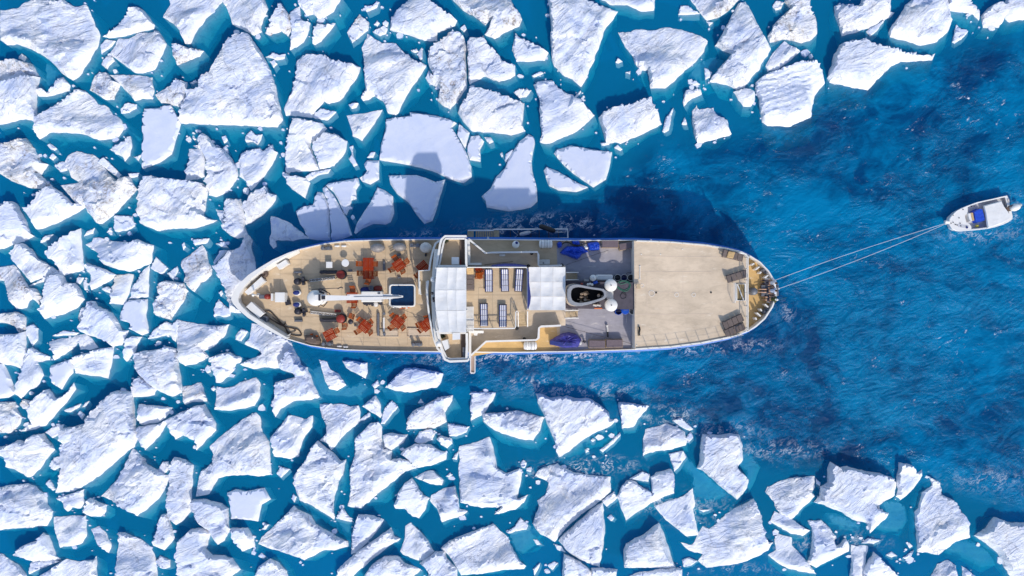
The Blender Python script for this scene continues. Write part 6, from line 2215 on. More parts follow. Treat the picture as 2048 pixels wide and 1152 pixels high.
# hoses and cables on deck
def cable(name, label, cat, pts, f, z, r, m, knots=0):
    q = [f(x, y, z + r) for x, y in pts]
    sm_ = []
    for i in range(len(q) - 1):
        p0 = q[max(0, i - 1)]; p1 = q[i]; p2 = q[i + 1]; p3 = q[min(len(q) - 1, i + 2)]
        for k in range(5):
            u = k / 5
            sm_.append(.5 * ((2 * p1) + (p2 - p0) * u + (2 * p0 - 5 * p1 + 4 * p2 - p3) * u * u + (3 * p1 - p0 - 3 * p2 + p3) * u ** 3))
    sm_.append(q[-1])
    b = MB(); b.tube(sm_, r, 6)
    if knots:
        L = len(sm_)
        for i in range(knots):
            b.ball(sm_[int((i + .5) * L / knots)], r * 2.2, n=8, k=5)
    o = b.build(name, M[m], None, smooth=True)
    tag(o, label, cat)
    return o


cable('fire_hose', 'dark hose looped along the lower bow bulwark', 'hose', [(345, 740), (360, 718), (400, 722), (450, 770), (500, 825), (540, 858), (600, 870), (650, 885), (678, 930), (640, 938), (560, 915), (530, 860), (470, 830), (400, 785), (355, 745), (380, 770), (440, 810), (520, 838), (536, 818)], r1, ZD, .05, 'chain')
cable('mooring_line', 'second dark line lying across the hose by the lower bow', 'rope', [(420, 770), (520, 850), (560, 900), (600, 905), (625, 885), (560, 862), (480, 835), (420, 800)], r1, ZD, .035, 'darkrope')
cable('knotted_cable', 'thin knotted cable between the pool and the bridge stairs', 'cable', [(735, 478), (790, 462), (860, 438), (935, 410), (990, 393)], r2, ZD + 1.2, .016, 'darkrope', 6)
cable('knotted_cable', 'thin knotted cable from below the pool to the bridge walkway', 'cable', [(540, 655), (600, 668), (720, 700), (810, 735), (880, 760), (945, 782)], r2, ZD + .9, .016, 'darkrope', 6)
cable('knotted_cable', 'thin knotted cable across the upper grey working deck', 'cable', [(800, 650), (900, 613), (990, 583), (1070, 552), (1160, 522), (1245, 490), (1340, 462), (1420, 434)], r5, ZD + .5, .016, 'darkrope', 7)
cable('knotted_cable', 'thin knotted cable across the lower grey working deck', 'cable', [(800, 675), (915, 703), (1010, 730), (1180, 775), (1350, 822), (1500, 855), (1650, 890), (1740, 918), (1830, 945)], r6, ZD + .5, .016, 'darkrope', 8)
cable('green_hose', 'green hose coiled at the right end of the funnel casing', 'hose', [(1545, 905), (1590, 880), (1640, 872), (1700, 888), (1735, 930), (1720, 985), (1680, 1025), (1620, 1020), (1560, 985), (1548, 955), (1590, 990), (1650, 1010), (1705, 980), (1718, 930), (1680, 895), (1620, 885), (1575, 905), (1600, 925), (1680, 905)], r5, ZM - .2, .032, 'green')
cable('black_hose_coil', 'small dark hose coil below the green hose on the funnel casing', 'hose', [(1600, 1060), (1640, 1040), (1672, 1075), (1660, 1125), (1610, 1130), (1590, 1090), (1625, 1055), (1660, 1080)], r5, ZM - .2, .028, 'dark')
cable('wand_pole', 'long thin pole lying along the deck above the sun deck', 'pole', [(930, 645), (1060, 628), (1200, 615), (1340, 598)], r3, ZM + .05, .02, 'chain')

# coils and disks next to the crane engine house
for x, y, sx, sy, m, l_, nm in ((408, 530, .46, .26, 'navy', 'dark blue oval cushion beside the crane engine house', 'blue_cushion'), (516, 517, .38, .24, 'red', 'dull red oval cushion beside the crane engine house', 'red_cushion')):
    c = r2(x, y, ZD)
    t = thing(nm, l_, 'cushion', c)
    lb = MB(); lb.lathe((0, 0, 0), [(.9, 0), (1, .1), (.95, .26), (.6, .34), (.05, .36)], 16, sx, sy); lbuild(lb, 'pad', M[m], t, smooth=True)
    lb = MB(); lb.tube([(sx * 1.0 * math.cos(a), sy * 1.0 * math.sin(a), .12) for a in [2 * math.pi * i / 18 for i in range(18)]], .02, 5, True); lbuild(lb, 'piping', M['dark'], t)
c = r2(458, 515, ZD)
t = thing('rope_drum', 'dark grey rope drum between the blue and the red cushion', 'drum', c)
lb = MB(); lb.lathe((0, 0, 0), [(.22, 0), (.22, .06), (.15, .08), (.15, .3), (.22, .32), (.22, .38), (.05, .39)], 16); lbuild(lb, 'spool', M['grey'], t)
lb = MB(); lb.cyl((0, 0, .38), (0, 0, .44), .05); lbuild(lb, 'hub', M['dark'], t)
# red and white rescue poles below the pool
c = r2(720, 691, ZD)
t = thing('rescue_poles', 'white and orange rescue floats lying below the pool rim', 'rescue gear', c)
for x0_, x1_, y_, m in ((645, 722, 686, 'white'), (705, 760, 696, 'orange'), (735, 778, 689, 'white'), (768, 793, 690, 'orange')):
    b = MB(); b.cyl(r2(x0_, y_, ZD + .1), r2(x1_, y_ + (1 if m == 'white' else -6), ZD + .12), .06, n=8)
    b.build('float_section', M[m], t)

# loungers
def build_lounger(m_frame, m_pad, kind, nseg, L=1.92, W=.62, back=28, lean=True):
    t = thing('sun_lounger', 'lounger', 'sun lounger', (0, 0, 0))
    f = MB()
    for e in (-1, 1):
        f.box((e * W / 2, -.05, .30), (.05, L - .1, .06))
    f.box((0, -L / 2, .30), (W + .05, .05, .06)); f.box((0, L / 2 - .12, .30), (W + .05, .05, .06))
    lbuild(f, 'frame', M[m_frame], t)
    for x in (-1, 1):
        for y in (-1, 1):
            g = MB(); g.box((x * W / 2, y * (L / 2 - .25), .14), (.05, .06, .28)); lbuild(g, 'leg', M[m_frame], t)
    seg = (L - .06) / nseg
    z = .36
    for i in range(nseg):
        y = -L / 2 + .03 + seg * (i + .5)
        g = MB()
        if i == nseg - 1 and lean:
            a = R(back)
            g.rbox((0, 0, 0), (W - .04, seg - .02, .09), .025)
            m = Matrix.Rotation(a, 3, 'X')
            hinge = Vector((0, y - seg / 2, z + .02))
            g.v = [hinge + m @ (q + Vector((0, seg / 2, 0))) for q in g.v]
        else:
            g.rbox((0, y, z + .02), (W - .04, seg - .025, .09), .025)
        lbuild(g, 'cushion', M[m_pad], t)
    return t


LG = build_lounger('dark', 'stripes', 'striped', 4)
LG['group'] = 'striped loungers on the sun deck'
used = []
for f_, x, y, rz, l_ in ((r3, 992, 868, 0, 'striped blue and white lounger nearest the pile of wooden chairs'), (r3, 1222, 862, 1, 'striped blue and white lounger, middle one of the upper three'), (r3, 1425, 862, -4, 'striped blue and white lounger next to the blue canvas corner of the sun deck'),
                        (r4, 818, 322, 181, 'striped blue and white lounger on the lower left of the sun deck'), (r4, 1060, 335, 180, 'striped blue and white lounger on the lower sun deck near the stairs')):
    place(LG, used, 0, 0, 0, R(rz), l_)
    c = f_(x, y, ZS + .3)
    used[-1].location = (c.x, c.y, ZS)
BL = build_lounger('lounge', 'lounge', 'brown', 4, 1.86, .62)
BL['group'] = 'grey brown loungers'
used = []
for f_, x, y, rz, z, l_ in ((r3, 725, 850, 0, ZS, 'grey brown lounger with a tan towel on the sun deck beside the bridge awning'),
                          (r7, 940, 232, 77, ZM, 'grey brown lounger with a rumpled tan towel near the upper corner of the after deck'),
                          (r7, 978, 428, 107, ZM, 'grey brown lounger alone above the hatch of the after deck'),
                          (r7, 943, 845, 115, ZM, 'upper of the two grey brown loungers side by side on the after deck'),
                          (r7, 958, 920, 112, ZM, 'lower of the two grey brown loungers side by side on the after deck')):
    place(BL, used, 0, 0, 0, R(rz), l_)
    c = f_(x, y, z + .3)
    used[-1].location = (c.x, c.y, z)
for lo, pts_, z in ((used[0], [(-.29, .38), (.29, .38), (.29, .92), (-.29, .92)], .50), (used[1], [(-.28, -.10), (.30, -.16), (.26, .40), (-.30, .46)], .44)):
    g = MB()
    N_ = 7
    vv = []
    for j in range(N_):
        for i in range(N_):
            u, w_ = i / (N_ - 1), j / (N_ - 1)
            a_ = Vector((*pts_[0], 0)).lerp(Vector((*pts_[1], 0)), u); d_ = Vector((*pts_[3], 0)).lerp(Vector((*pts_[2], 0)), u)
            p = a_.lerp(d_, w_)
            p.z = z + .05 * noise.noise(Vector((p.x * 6, p.y * 6, z * 9))) + (w_ * .24 if lo is used[0] else .05)
            vv.append(p)
    g.add(vv, [(j * N_ + i, j * N_ + i + 1, (j + 1) * N_ + i + 1, (j + 1) * N_ + i) for j in range(N_ - 1) for i in range(N_ - 1)])
    mw = Matrix.Translation(lo.location) @ Matrix.Rotation(lo.rotation_euler.z, 4, 'Z')
    o = link_mesh('beach_towel', [mw @ q for q in g.v], g.f, M['towel'], None, True)
    md = o.modifiers.new('thickness', 'SOLIDIFY'); md.thickness = .02
    tag(o, 'tan towel folded over the head of the sun deck lounger' if lo is used[0] else 'rumpled tan towel on the lounger at the upper after deck', 'towel')
# white slatted loungers half under the awning
WL = thing('slatted_lounger', 'x', 'sun lounger', (0, 0, 0), 0, 'white slatted loungers under the bridge awning')
g = MB()
for e in (-1, 1):
    g.box((e * .30, 0, .3), (.05, 1.1, .05))
lbuild(g, 'frame', M['white'], WL)
g = MB()
for i in range(11):
    g.box((0, -.5 + i * .1, .34), (.60, .07, .02))
o = lbuild(g, 'slats', M['white'], WL); o['kind'] = 'stuff'
for x in (-1, 1):
    for y in (-1, 1):
        g = MB(); g.box((x * .3, y * .42, .14), (.05, .05, .28)); lbuild(g, 'leg', M['white'], WL)
used = []
for x, y, l_ in ((636, 298, 'upper white slatted lounger sticking out from under the bridge awning'), (640, 448, 'lower white slatted lounger sticking out from under the bridge awning')):
    place(WL, used, 0, 0, 0, 0, l_)
    c = r4(x, y, ZS + .3); used[-1].location = (c.x, c.y, ZS)
# heap of folded wooden chairs
c = r3(860, 770, ZS)
t = thing('stacked_chairs', 'jumbled stack of red brown and orange folded chairs on the sun deck', 'stacked chairs', c)
rnd = random.Random(4)
for i in range(9):
    g = MB()
    x, y, z = rnd.uniform(-.25, .25), rnd.uniform(-.32, .3), .12 + i * .055
    rz = R(rnd.uniform(-35, 35) + (90 if i % 3 == 0 else 0))
    for k in range(4):
        q = Vector((-.16 + k * .11, 0, 0)); q.rotate(Matrix.Rotation(rz, 3, 'Z'))
        g.box((x + q.x, y + q.y, z), (.06, .46, .025), rz, R(rnd.uniform(-12, 12)))
    for e in (-.2, .2):
        q = Vector((0, e, -.02)); q.rotate(Matrix.Rotation(rz, 3, 'Z'))
        g.box((x + q.x, y + q.y, z - .02), (.5, .04, .03), rz)
    lbuild(g, 'folded_chair', M['teak2' if y < -.05 else 'teak'], t)

# life raft canisters
def raft(f_, x, y, label):
    c = f_(x, y, ZD)
    t = thing('life_raft_canister', label, 'life raft', c, 0, 'white life raft canisters')
    for i in range(2):
        b = MB()
        s_ = 1 if i else -1
        prof = [(.30, 0), (.36, .03), (.36, .32), (.33, .46), (.24, .54), (.02, .56)]
        b.lathe((0, 0, 0), prof, 18)
        b.v = [Vector((q.z * s_ * 1.05, q.x, q.y + .46)) for q in b.v]
        lbuild(b, 'shell', M['gel'], t, smooth=True)
    for xx in (-.36, -.12, .12, .36):
        b = MB(); b.tube([(xx, .385 * math.cos(a), .46 + .385 * math.sin(a)) for a in [2 * math.pi * i / 20 for i in range(20)]], .014, 4, True)
        lbuild(b, 'strap', M['dark' if abs(xx) > .2 else 'grey'], t)
    b = MB()
    for xx in (-.4, .4):
        b.box((xx, 0, .06), (.08, .7, .12))
    lbuild(b, 'cradle', M['grey'], t)


raft(r5, 511, 350, 'white life raft canister by the upper gunwale beside the grey deck')
raft(r6, 290, 942, 'white life raft canister by the lower gunwale next to the violet boat cover')
c = r3(1185, 505, ZM)
t = thing('small_canister', 'small white canister lying inside the middle deck rail', 'canister', c)
b = MB(); b.lathe((0, 0, 0), [(.05, -.26), (.11, -.22), (.12, 0), (.11, .22), (.05, .26)], 12); b.v = [Vector((q.z, q.x, q.y + .13)) for q in b.v]; lbuild(b, 'bottle', M['gel'], t, smooth=True)
b = MB(); b.box((0, 0, .05), (.3, .2, .1)); lbuild(b, 'bracket', M['grey'], t)
c = r5(83, 356, ZD)
t = thing('buoy_ball', 'round white buoy with a dark blue eye on the upper side deck', 'buoy', c)
b = MB(); b.ball((0, 0, .34), .33, n=20, k=12); lbuild(b, 'ball', M['gel'], t, smooth=True)
b = MB(); b.lathe((.07, .12, .58), [(.14, -.02), (.13, .06), (.07, .11), (.02, .12)], 12); lbuild(b, 'eye', M['navy'], t)
c = r5(495, 608, ZD)
t = thing('white_deck_box', 'flat white box with a small dark latch beside the grey deck', 'box', c)
b = MB(); b.rbox((0, 0, .35), (.88, .44, .7), .04); lbuild(b, 'box', M['pale'], t)
b = MB(); b.box((-.12, -.09, .705), (.11, .12, .03)); lbuild(b, 'latch', M['grey'], t)

# blue tarpaulins over gear
def blob(name, label, pts, f_, z, h, m, knob=None, cat='tarpaulin'):
    q = P(pts, z + h * .5, f_)
    cx = sum(p[0] for p in q) / len(q); cy = sum(p[1] for p in q) / len(q)
    b = MB()
    n_ = len(q)
    # densify the outline for folds
    q2 = []
    for i in range(n_):
        for k in range(4):
            u = k / 4
            x = q[i][0] + (q[(i + 1) % n_][0] - q[i][0]) * u; y = q[i][1] + (q[(i + 1) % n_][1] - q[i][1]) * u
            w_ = .04 * noise.noise(Vector((x * 5, y * 5, h)))
            q2.append((x + w_, y - w_))
    k = len(q2)
    vv = []
    for s_, zz in ((1.0, 0.0), (.97, .35), (.88, .72), (.66, .94), (.36, 1.0)):
        for i, (x, y) in enumerate(q2):
            X, Y = cx + (x - cx) * s_, cy + (y - cy) * s_
            fold = .16 * noise.noise(Vector((X * 2.6, Y * 2.6, 3 + h))) + .09 * math.sin(i * 1.7) * (1 - s_)
            vv.append((X, Y, z + max(0.0, h * zz * (1 + fold * 1.3))))
    vv.append((cx, cy, z + h * 1.0))
    ff = [(j * k + i, j * k + (i + 1) % k, (j + 1) * k + (i + 1) % k, (j + 1) * k + i) for j in range(4) for i in range(k)]
    ff += [(4 * k + i, 4 * k + (i + 1) % k, 5 * k) for i in range(k)]
    ff.append(tuple(range(k - 1, -1, -1)))
    o = b.add(vv, ff).build(name, M[m])
    tag(o, label, cat, None)
    return o


blob('blue_tarpaulin', 'large crumpled blue tarpaulin over gear on the upper grey deck', [(722, 468), (745, 440), (790, 400), (830, 373), (940, 378), (1050, 375), (1090, 400), (1132, 455), (1085, 475), (1035, 492), (1010, 530), (965, 572), (890, 545), (820, 510), (745, 492)], r5, ZD - .03, .65, 'tarp')
blob('blue_tarpaulin', 'boxy blue tarpaulin bundle right of the large crumpled one', [(1108, 332), (1150, 322), (1270, 310), (1295, 350), (1295, 395), (1280, 435), (1200, 440), (1130, 430)], r5, ZD - .03, .6, 'tarp')
blob('blue_tarpaulin', 'small blue tarpaulin bundle against the upper gunwale', [(893, 300), (995, 296), (1008, 355), (960, 368), (895, 352)], r5, ZD - .03, .5, 'tarp')
blob('blue_bag', 'round blue bag at the left end of the black hose', [(682, 330), (700, 308), (740, 312), (752, 350), (738, 395), (700, 405), (682, 385)], r5, ZD - .03, .45, 'tarp', cat='bag')
cable('suction_hose', 'thick black hose arching over the blue tarpaulins', 'hose', [(748, 350), (790, 325), (850, 328), (900, 352), (960, 365), (1040, 355), (1090, 338), (1112, 345)], r5, ZD + .35, .06, 'black')
cable('hose_hoop', 'thin dark hose hoop above the large blue tarpaulin', 'hose', [(795, 318), (815, 300), (838, 318), (835, 370)], r5, ZD + .4, .02, 'black')
cable('hose_hoop', 'thin dark hose hoop between the two small blue bundles', 'hose', [(1008, 330), (1040, 325), (1070, 345), (1078, 378), (1110, 370)], r5, ZD + .4, .02, 'black')
b = MB(); c = r5(1100, 402, ZD + .5)
b.ball(c, .16, .12, .1); b.box(c + Vector((-.1, .12, -.1)), (.2, .1, .2))
tag(b.build('white_outboard_cowl', M['gel'], smooth=True), 'small white cowl peeping out beside the blue tarpaulin', 'cowl')

# violet cover over a small craft
o = blob('boat_cover', 'violet blue cover over a small craft on the lower grey deck', [(575, 935), (580, 872), (650, 832), (750, 770), (860, 756), (965, 780), (1030, 850), (1040, 895), (985, 968), (800, 985), (640, 945)], r6, ZD - .03, 1.0, 'purple', cat='covered boat')
q = P([(578, 930), (582, 876), (895, 905), (900, 945), (760, 950)], ZD + 1.1, r6)
b = MB(); b.prism(q, ZD + .75, ZD + 1.02)
b.build('cover_spine', M['navy'], o)
b = MB(); b.ball(r6(1068, 884, ZD + .4), .16, .1, .1); b.box(r6(1075, 890, ZD + .3), (.1, .2, .4)); b.build('outboard_leg', M['dark'], o)
b = MB(); b.ball(r6(1012, 905, ZD + .55), .14, .18, .12); b.build('white_fitting', M['pale'], o)

# padded boxes along both sides of the grey deck
def deck_box(f_, x, y, sx, sy, rz, label):
    c = f_(x, y, ZD + .4)
    t = thing('padded_deck_box', label, 'box', (c.x, c.y, ZD - .03), R(rz), 'mauve brown topped boxes on the grey deck')
    k = PXM(ZD + .5) / 7.2
    b = MB(); b.box((0, 0, .25), (sx * k, sy * k, .5)); lbuild(b, 'box', M['tread'], t)
    b = MB(); b.rbox((0, 0, .56), (sx * k - .05, sy * k - .05, .12), .03); lbuild(b, 'padded_lid', M['boxbrown'], t)


deck_box(r5, 1440, 345, 242, 116, 0, 'left mauve brown topped box at the upper gunwale')
deck_box(r5, 1690, 372, 245, 100, 11, 'mauve brown topped box standing askew at the upper after deck edge')
deck_box(r6, 1252, 922, 240, 118, -1, 'left mauve brown topped box at the lower gunwale')
deck_box(r6, 1502, 912, 240, 120, 1, 'right mauve brown topped box at the lower gunwale')

# drums
def barrel(f_, x, y, r_, m, ml, label, open_=True):
    c = f_(x, y, ZD + .9)
    t = thing('plastic_drum', label, 'drum', (c.x, c.y, ZD - .03), 0, 'drums beside the funnel casing')
    b = MB()
    prof = [(r_ * .92, 0), (r_, .05), (r_, .3), (r_ * 1.03, .32), (r_, .35), (r_, .6), (r_ * 1.03, .62), (r_, .65), (r_, .92), (r_ * .9, .92), (r_ * .88, .5), (.02, .48)] if open_ else [(r_ * .92, 0), (r_, .05), (r_, .3), (r_ * 1.03, .32), (r_, .35), (r_, .6), (r_ * 1.03, .62), (r_, .65), (r_, .92), (r_ * .9, .95), (.02, .93)]
    b.lathe((0, 0, 0), prof, 18); lbuild(b, 'barrel', M[m], t)
    b = MB(); b.tube([(r_ * math.cos(a), r_ * math.sin(a), .93) for a in [2 * math.pi * i / 20 for i in range(20)]], .025, 5, True); lbuild(b, 'rim', M[ml], t)
    b = MB(); b.tube([(r_ * .96, 0, .9), (r_ * .5, .05, 1.02), (-r_ * .4, .05, 1.02), (-r_ * .96, 0, .9)], .014, 5); lbuild(b, 'handle', M['grey'], t)


barrel(r5, 1550, 831, .28, 'dark', 'pale', 'left of the three dark open drums above the green hose')
barrel(r5, 1644, 830, .28, 'navy', 'pale', 'middle one, bluest of the three open drums above the green hose')
barrel(r5, 1740, 830, .28, 'dark', 'pale', 'right of the three dark open drums, next to the after deck')
barrel(r6, 1564, 455, .28, 'navy', 'royal', 'dark blue drum at the left end of the lower row of three')
barrel(r6, 1663, 446, .28, 'royal', 'royal', 'bright blue drum with a domed lid in the lower row of three', False)
barrel(r6, 1763, 448, .28, 'pale', 'gel', 'white drum at the right end of the lower row of three')
# posts on the grey deck
c = r6(1405, 740, ZD)
t = thing('hose_stand', 'grey and black stand pipe lying above the lower padded boxes', 'pipe', c)
b = MB(); b.cyl(r6(1398, 655, ZD + .15), r6(1408, 745, ZD + .15), .09); b.ball(r6(1397, 655, ZD + .16), .12); b.build('pipe', M['pale'], t)
b = MB(); b.cyl(r6(1406, 745, ZD + .15), r6(1408, 822, ZD + .15), .07); b.build('handle', M['black'], t)
cable('boat_hook', 'thin pale boat hook lying below the lower row of drums', 'boat hook', [(1676, 505), (1678, 560), (1680, 615)], r6, ZD, .02, 'pale')
c = r7(75, 520, ZM)
t = thing('orange_stool', 'small orange wooden stool at the after deck edge beside the casing', 'stool', c)
b = MB()
for i in range(3):
    b.box((0, -.13 + i * .13, .4), (.3, .1, .03))
lbuild(b, 'seat', M['tread'], t)
for x in (-.12, .12):
    for y in (-.13, .13):
        b = MB(); b.box((x, y, .19), (.035, .035, .38)); lbuild(b, 'leg', M['teak2'], t)
c = r7(85, 932, ZM)
t = thing('black_hose_bag', 'narrow black bag standing at the lower left edge of the after deck', 'bag', c)
b = MB(); b.tube([(-.02, .38, .12), (.03, .15, .14), (-.03, -.1, .14), (0, -.36, .12)], .08, 8); lbuild(b, 'bag', M['black'], t, smooth=True)
b = MB(); b.box((-.08, -.02, .06), (.05, .8, .12)); lbuild(b, 'tray', M['tread'], t)
c = r7(90, 393, ZM)
b = MB(); b.box(c + Vector((0, 0, .06)), (.05, 1.15, .05)); b.box(c + Vector((0, .55, .03)), (.14, .05, .06)); b.box(c + Vector((0, -.55, .03)), (.14, .05, .06))
tag(b.build('white_handrail', M['white']), 'white hand rail lying on the upper left of the after deck', 'rail')
cable('coiled_line', 'thin dark line by the upper drums', 'rope', [(1675, 775), (1700, 758), (1735, 760), (1750, 745)], r5, ZD + .9, .03, 'dark')

# ---- side boarding stage with fenders
c = at(1036, 468, 1.2)
t = thing('boarding_stage', 'white framed boarding stage with wooden steps hung on the upper side of the hull', 'gangway', c)
b = MB()
fr = [r3(690, 150, 1.5), r3(1050, 150, 1.5), r3(1062, 135, 1.5), r3(1110, 134, 1.5), r3(1300, 134, 1.5), r5(380, 132, 1.5), r5(640, 130, 1.5), r5(832, 130, 1.5), r5(834, 262, 1.5)]
b.tube(fr, .055, 6)
b.tube([p - Vector((0, 0, .5)) for p in fr], .03, 6)
for p in fr:
    b.cyl(p, p - Vector((0, 0, 1.1)), .03, n=5)
b.tube([r3(1060, 262, 1.0), r5(300, 262, 1.0), r5(834, 262, 1.0)], .05)
b.build('frame', M['white'], t)
b = MB()
for x in (5, 130, 300, 420, 560, 700):
    b.cyl(r5(x, 140, .7), r5(x, 270, .7), .045, n=6)
b.build('stage_beam', M['dark'], t)
for i in range(11):
    b = MB()
    x = 815 + i * 31.5
    wd = .16 if 0 < i < 9 else .3
    p = r3(x, 212, .6 + .06 * i)
    b.box(p, (.145, .68, .06))
    b.build('step', M['tread'], t)
for x, wd in ((728, .55), (1105, .42)):
    b = MB(); b.box(r3(x, 214, .72 if x < 900 else 1.22), (wd, .80, .07)); b.build('platform', M['tread'], t)
b = MB()
b.prism(P([(960, 275), (980, 230), (1000, 275), (1000, 283), (960, 283)], 2.6, r3), 2.0, 2.6)
b.build('support_bracket', M['white'], t)
b = MB()
pts = [(1150, 160), (1165, 190), (1190, 200), (1205, 180), (1195, 155), (1170, 140)]
b.tube(V3(pts, 1.55, r3), .018, 5); b.tube(V3([(1320, 145), (1370, 190), (1410, 215), (1360, 255)], 1.5, r3), .018, 5); b.tube(V3([(650, 185), (720, 180), (790, 175), (815, 140)], 1.5, r5), .018, 5); b.tube(V3([(680, 165), (715, 135)], 1.5, r5), .018, 5)
b.build('lashing', M['rope'], t)
# fenders
def fender(f_, a, c2, r_, m, z, label, nm):
    p0, p1 = f_(*a, z), f_(*c2, z + .1)
    d = (p1 - p0); L = d.length
    t = thing(nm, label, 'fender', (p0 + p1) / 2)
    b = MB()
    q = d.to_track_quat('Z', 'Y')
    b.lathe((0, 0, 0), [(.04, -L / 2), (r_ * .7, -L / 2 + .06), (r_, -L / 2 + .2), (r_, L / 2 - .2), (r_ * .7, L / 2 - .06), (.04, L / 2)], 14)
    b.v = [q @ v_ for v_ in b.v]
    lbuild(b, 'fender_body', M[m], t, smooth=True)
    b = MB(); u = q @ Vector((0, 0, 1))
    b.tube([u * L / 2, u * (L / 2 + .3) + Vector((0, .05, .1)), u * (L / 2 + .55) + Vector((.05, .15, .3))], .02, 5); lbuild(b, 'lanyard', M['rope'], t)


fender(r5, (135, 212), (300, 172), .17, 'pale', 1.3, 'long white fender lying on the boarding stage', 'white_fender')
fender(r5, (420, 82), (655, 165), .22, 'black', 1.7, 'thick black fender hung over the end of the boarding stage', 'black_fender')

# ---- people seated at the stern
def person(label, pelvis, face, shirt, legs_m, cap, bare, knees):
    """seated figure; local +x is where the person faces, built as one skinned body with clothing"""
    t = thing('person', label, 'person', pelvis, face, 'people seated at the stern')
    S = {}

    def skin(name, nodes, edges, material, root=0):
        me = bpy.data.meshes.new(name)
        me.from_pydata([n_[0] for n_ in nodes], edges, [])
        o = bpy.data.objects.new(name, me)
        C.objects.link(o)
        o.parent = t
        sk = me.skin_vertices if len(me.skin_vertices) else None
        md = o.modifiers.new('skin', 'SKIN')
        md.use_smooth_shade = True
        for i, n_ in enumerate(nodes):
            r_ = n_[1] if isinstance(n_[1], tuple) else (n_[1], n_[1])
            me.skin_vertices[0].data[i].radius = r_
            me.skin_vertices[0].data[i].use_root = (i == root)
        sb = o.modifiers.new('smooth', 'SUBSURF'); sb.levels = 1; sb.render_levels = 2
        me.materials.append(material)
        return o

    lean = -.34   # leaning back
    N_ = [((0, 0, .10), (.15, .12)), ((lean * .35, 0, .26), (.14, .11)), ((lean * .75, 0, .44), (.16, .12)), ((lean, 0, .58), (.10, .08)), ((lean * 1.05, 0, .66), .055), ((lean * 1.0, 0, .74), (.075, .085)), ((lean * .92, 0, .84), (.075, .09))]
    E = [(0, 1), (1, 2), (2, 3), (3, 4), (4, 5), (5, 6)]
    for s_ in (-1, 1):
        k = len(N_)
        N_ += [((lean * .95, s_ * .19, .55), .062), ((lean * .85 - .02, s_ * .27, .33), .048), ((lean * .2 + .06, s_ * .25, .17), .036), ((lean * .2 + .14, s_ * .24, .16), (.040, .018))]
        E += [(3, k), (k, k + 1), (k + 1, k + 2), (k + 2, k + 3)]
        for fi, fy in enumerate((-.030, -.010, .010, .030)):
            j = len(N_)
            N_ += [((lean * .2 + .20, s_ * .24 + fy, .152), .010), ((lean * .2 + .235 - abs(fy) * .6, s_ * .24 + fy * 1.1, .14), .008)]
            E += [(k + 3, j), (j, j + 1)]
        j = len(N_)
        N_ += [((lean * .2 + .14, s_ * (.24 - .045), .16), .011), ((lean * .2 + .18, s_ * (.24 - .065), .155), .009)]
        E += [(k + 2, j), (j, j + 1)]
        k = len(N_)
        kx, kz, fx, fz = knees
        N_ += [((.10, s_ * .10, .09), .085), ((kx, s_ * .13, kz), .058), ((fx, s_ * .13, fz + .08), .040), ((fx + .16, s_ * .14, fz + .03), (.042, .03))]
        E += [(0, k), (k, k + 1), (k + 1, k + 2), (k + 2, k + 3)]
    skin('body', N_, E, M['skin'])
    # shirt with short sleeves
    Sn = [((lean * .05, 0, .12), (.17, .14)), ((lean * .35, 0, .27), (.165, .135)), ((lean * .75, 0, .44), (.185, .145)), ((lean * .97, 0, .57), (.12, .10))]
    Se = [(0, 1), (1, 2), (2, 3)]
    for s_ in (-1, 1):
        k = len(Sn)
        Sn += [((lean * .95, s_ * .20, .555), .085), ((lean * .9, s_ * .255, .42), .078)]
        Se += [(3, k), (k, k + 1)]
    skin('shirt', Sn, Se, M[shirt])
    kx, kz, fx, fz = knees
    Tn = [((0, 0, .09), (.17, .13))]
    Te = []
    for s_ in (-1, 1):
        k = len(Tn)
        Tn += [((.10, s_ * .10, .09), .105)]
        Te += [(0, k)]
        if bare:
            Tn += [((kx * .72 + .02, s_ * .125, kz * .72 + .03), .085)]
            Te += [(k, k + 1)]
        else:
            Tn += [((kx, s_ * .13, kz), .075), ((fx, s_ * .13, fz + .10), .058)]
            Te += [(k, k + 1), (k + 1, k + 2)]
    skin('shorts' if bare else 'trousers', Tn, Te, M[legs_m])
    hc = Vector((lean * .98, 0, .86))
    b = MB(); b.ball(hc + Vector((-.012, 0, .012)), .102, .092, .10, n=14, k=8)
    b.v = [v_ for v_ in b.v]
    lbuild(b, 'cap' if cap else 'hair', M['white' if cap else 'hair'], t, smooth=True)
    if cap:
        b = MB(); b.lathe(hc + Vector((.09, 0, .0)), [(.075, 0), (.08, .008), (.05, .014)], 12, 1.0, 1.0); lbuild(b, 'cap_peak', M['white'], t)
    b = MB()
    for s_ in (-1, 1):
        b.ball(hc + Vector((.088, s_ * .032, -.02)), .012, n=6, k=4)
    lbuild(b, 'eyes', M['black'], t)
    b = MB(); b.ball(hc + Vector((.102, 0, -.045)), .016, .012, .022, n=6, k=4)
    for s_ in (-1, 1):
        b.ball(hc + Vector((0, s_ * .088, -.04)), .02, .010, .03, n=6, k=4)
    lbuild(b, 'nose_and_ears', M['skin'], t, smooth=True)
    b = MB(); b.box(hc + Vector((.088, 0, -.08)), (.01, .045, .010)); lbuild(b, 'mouth', M['red'], t)
    return t


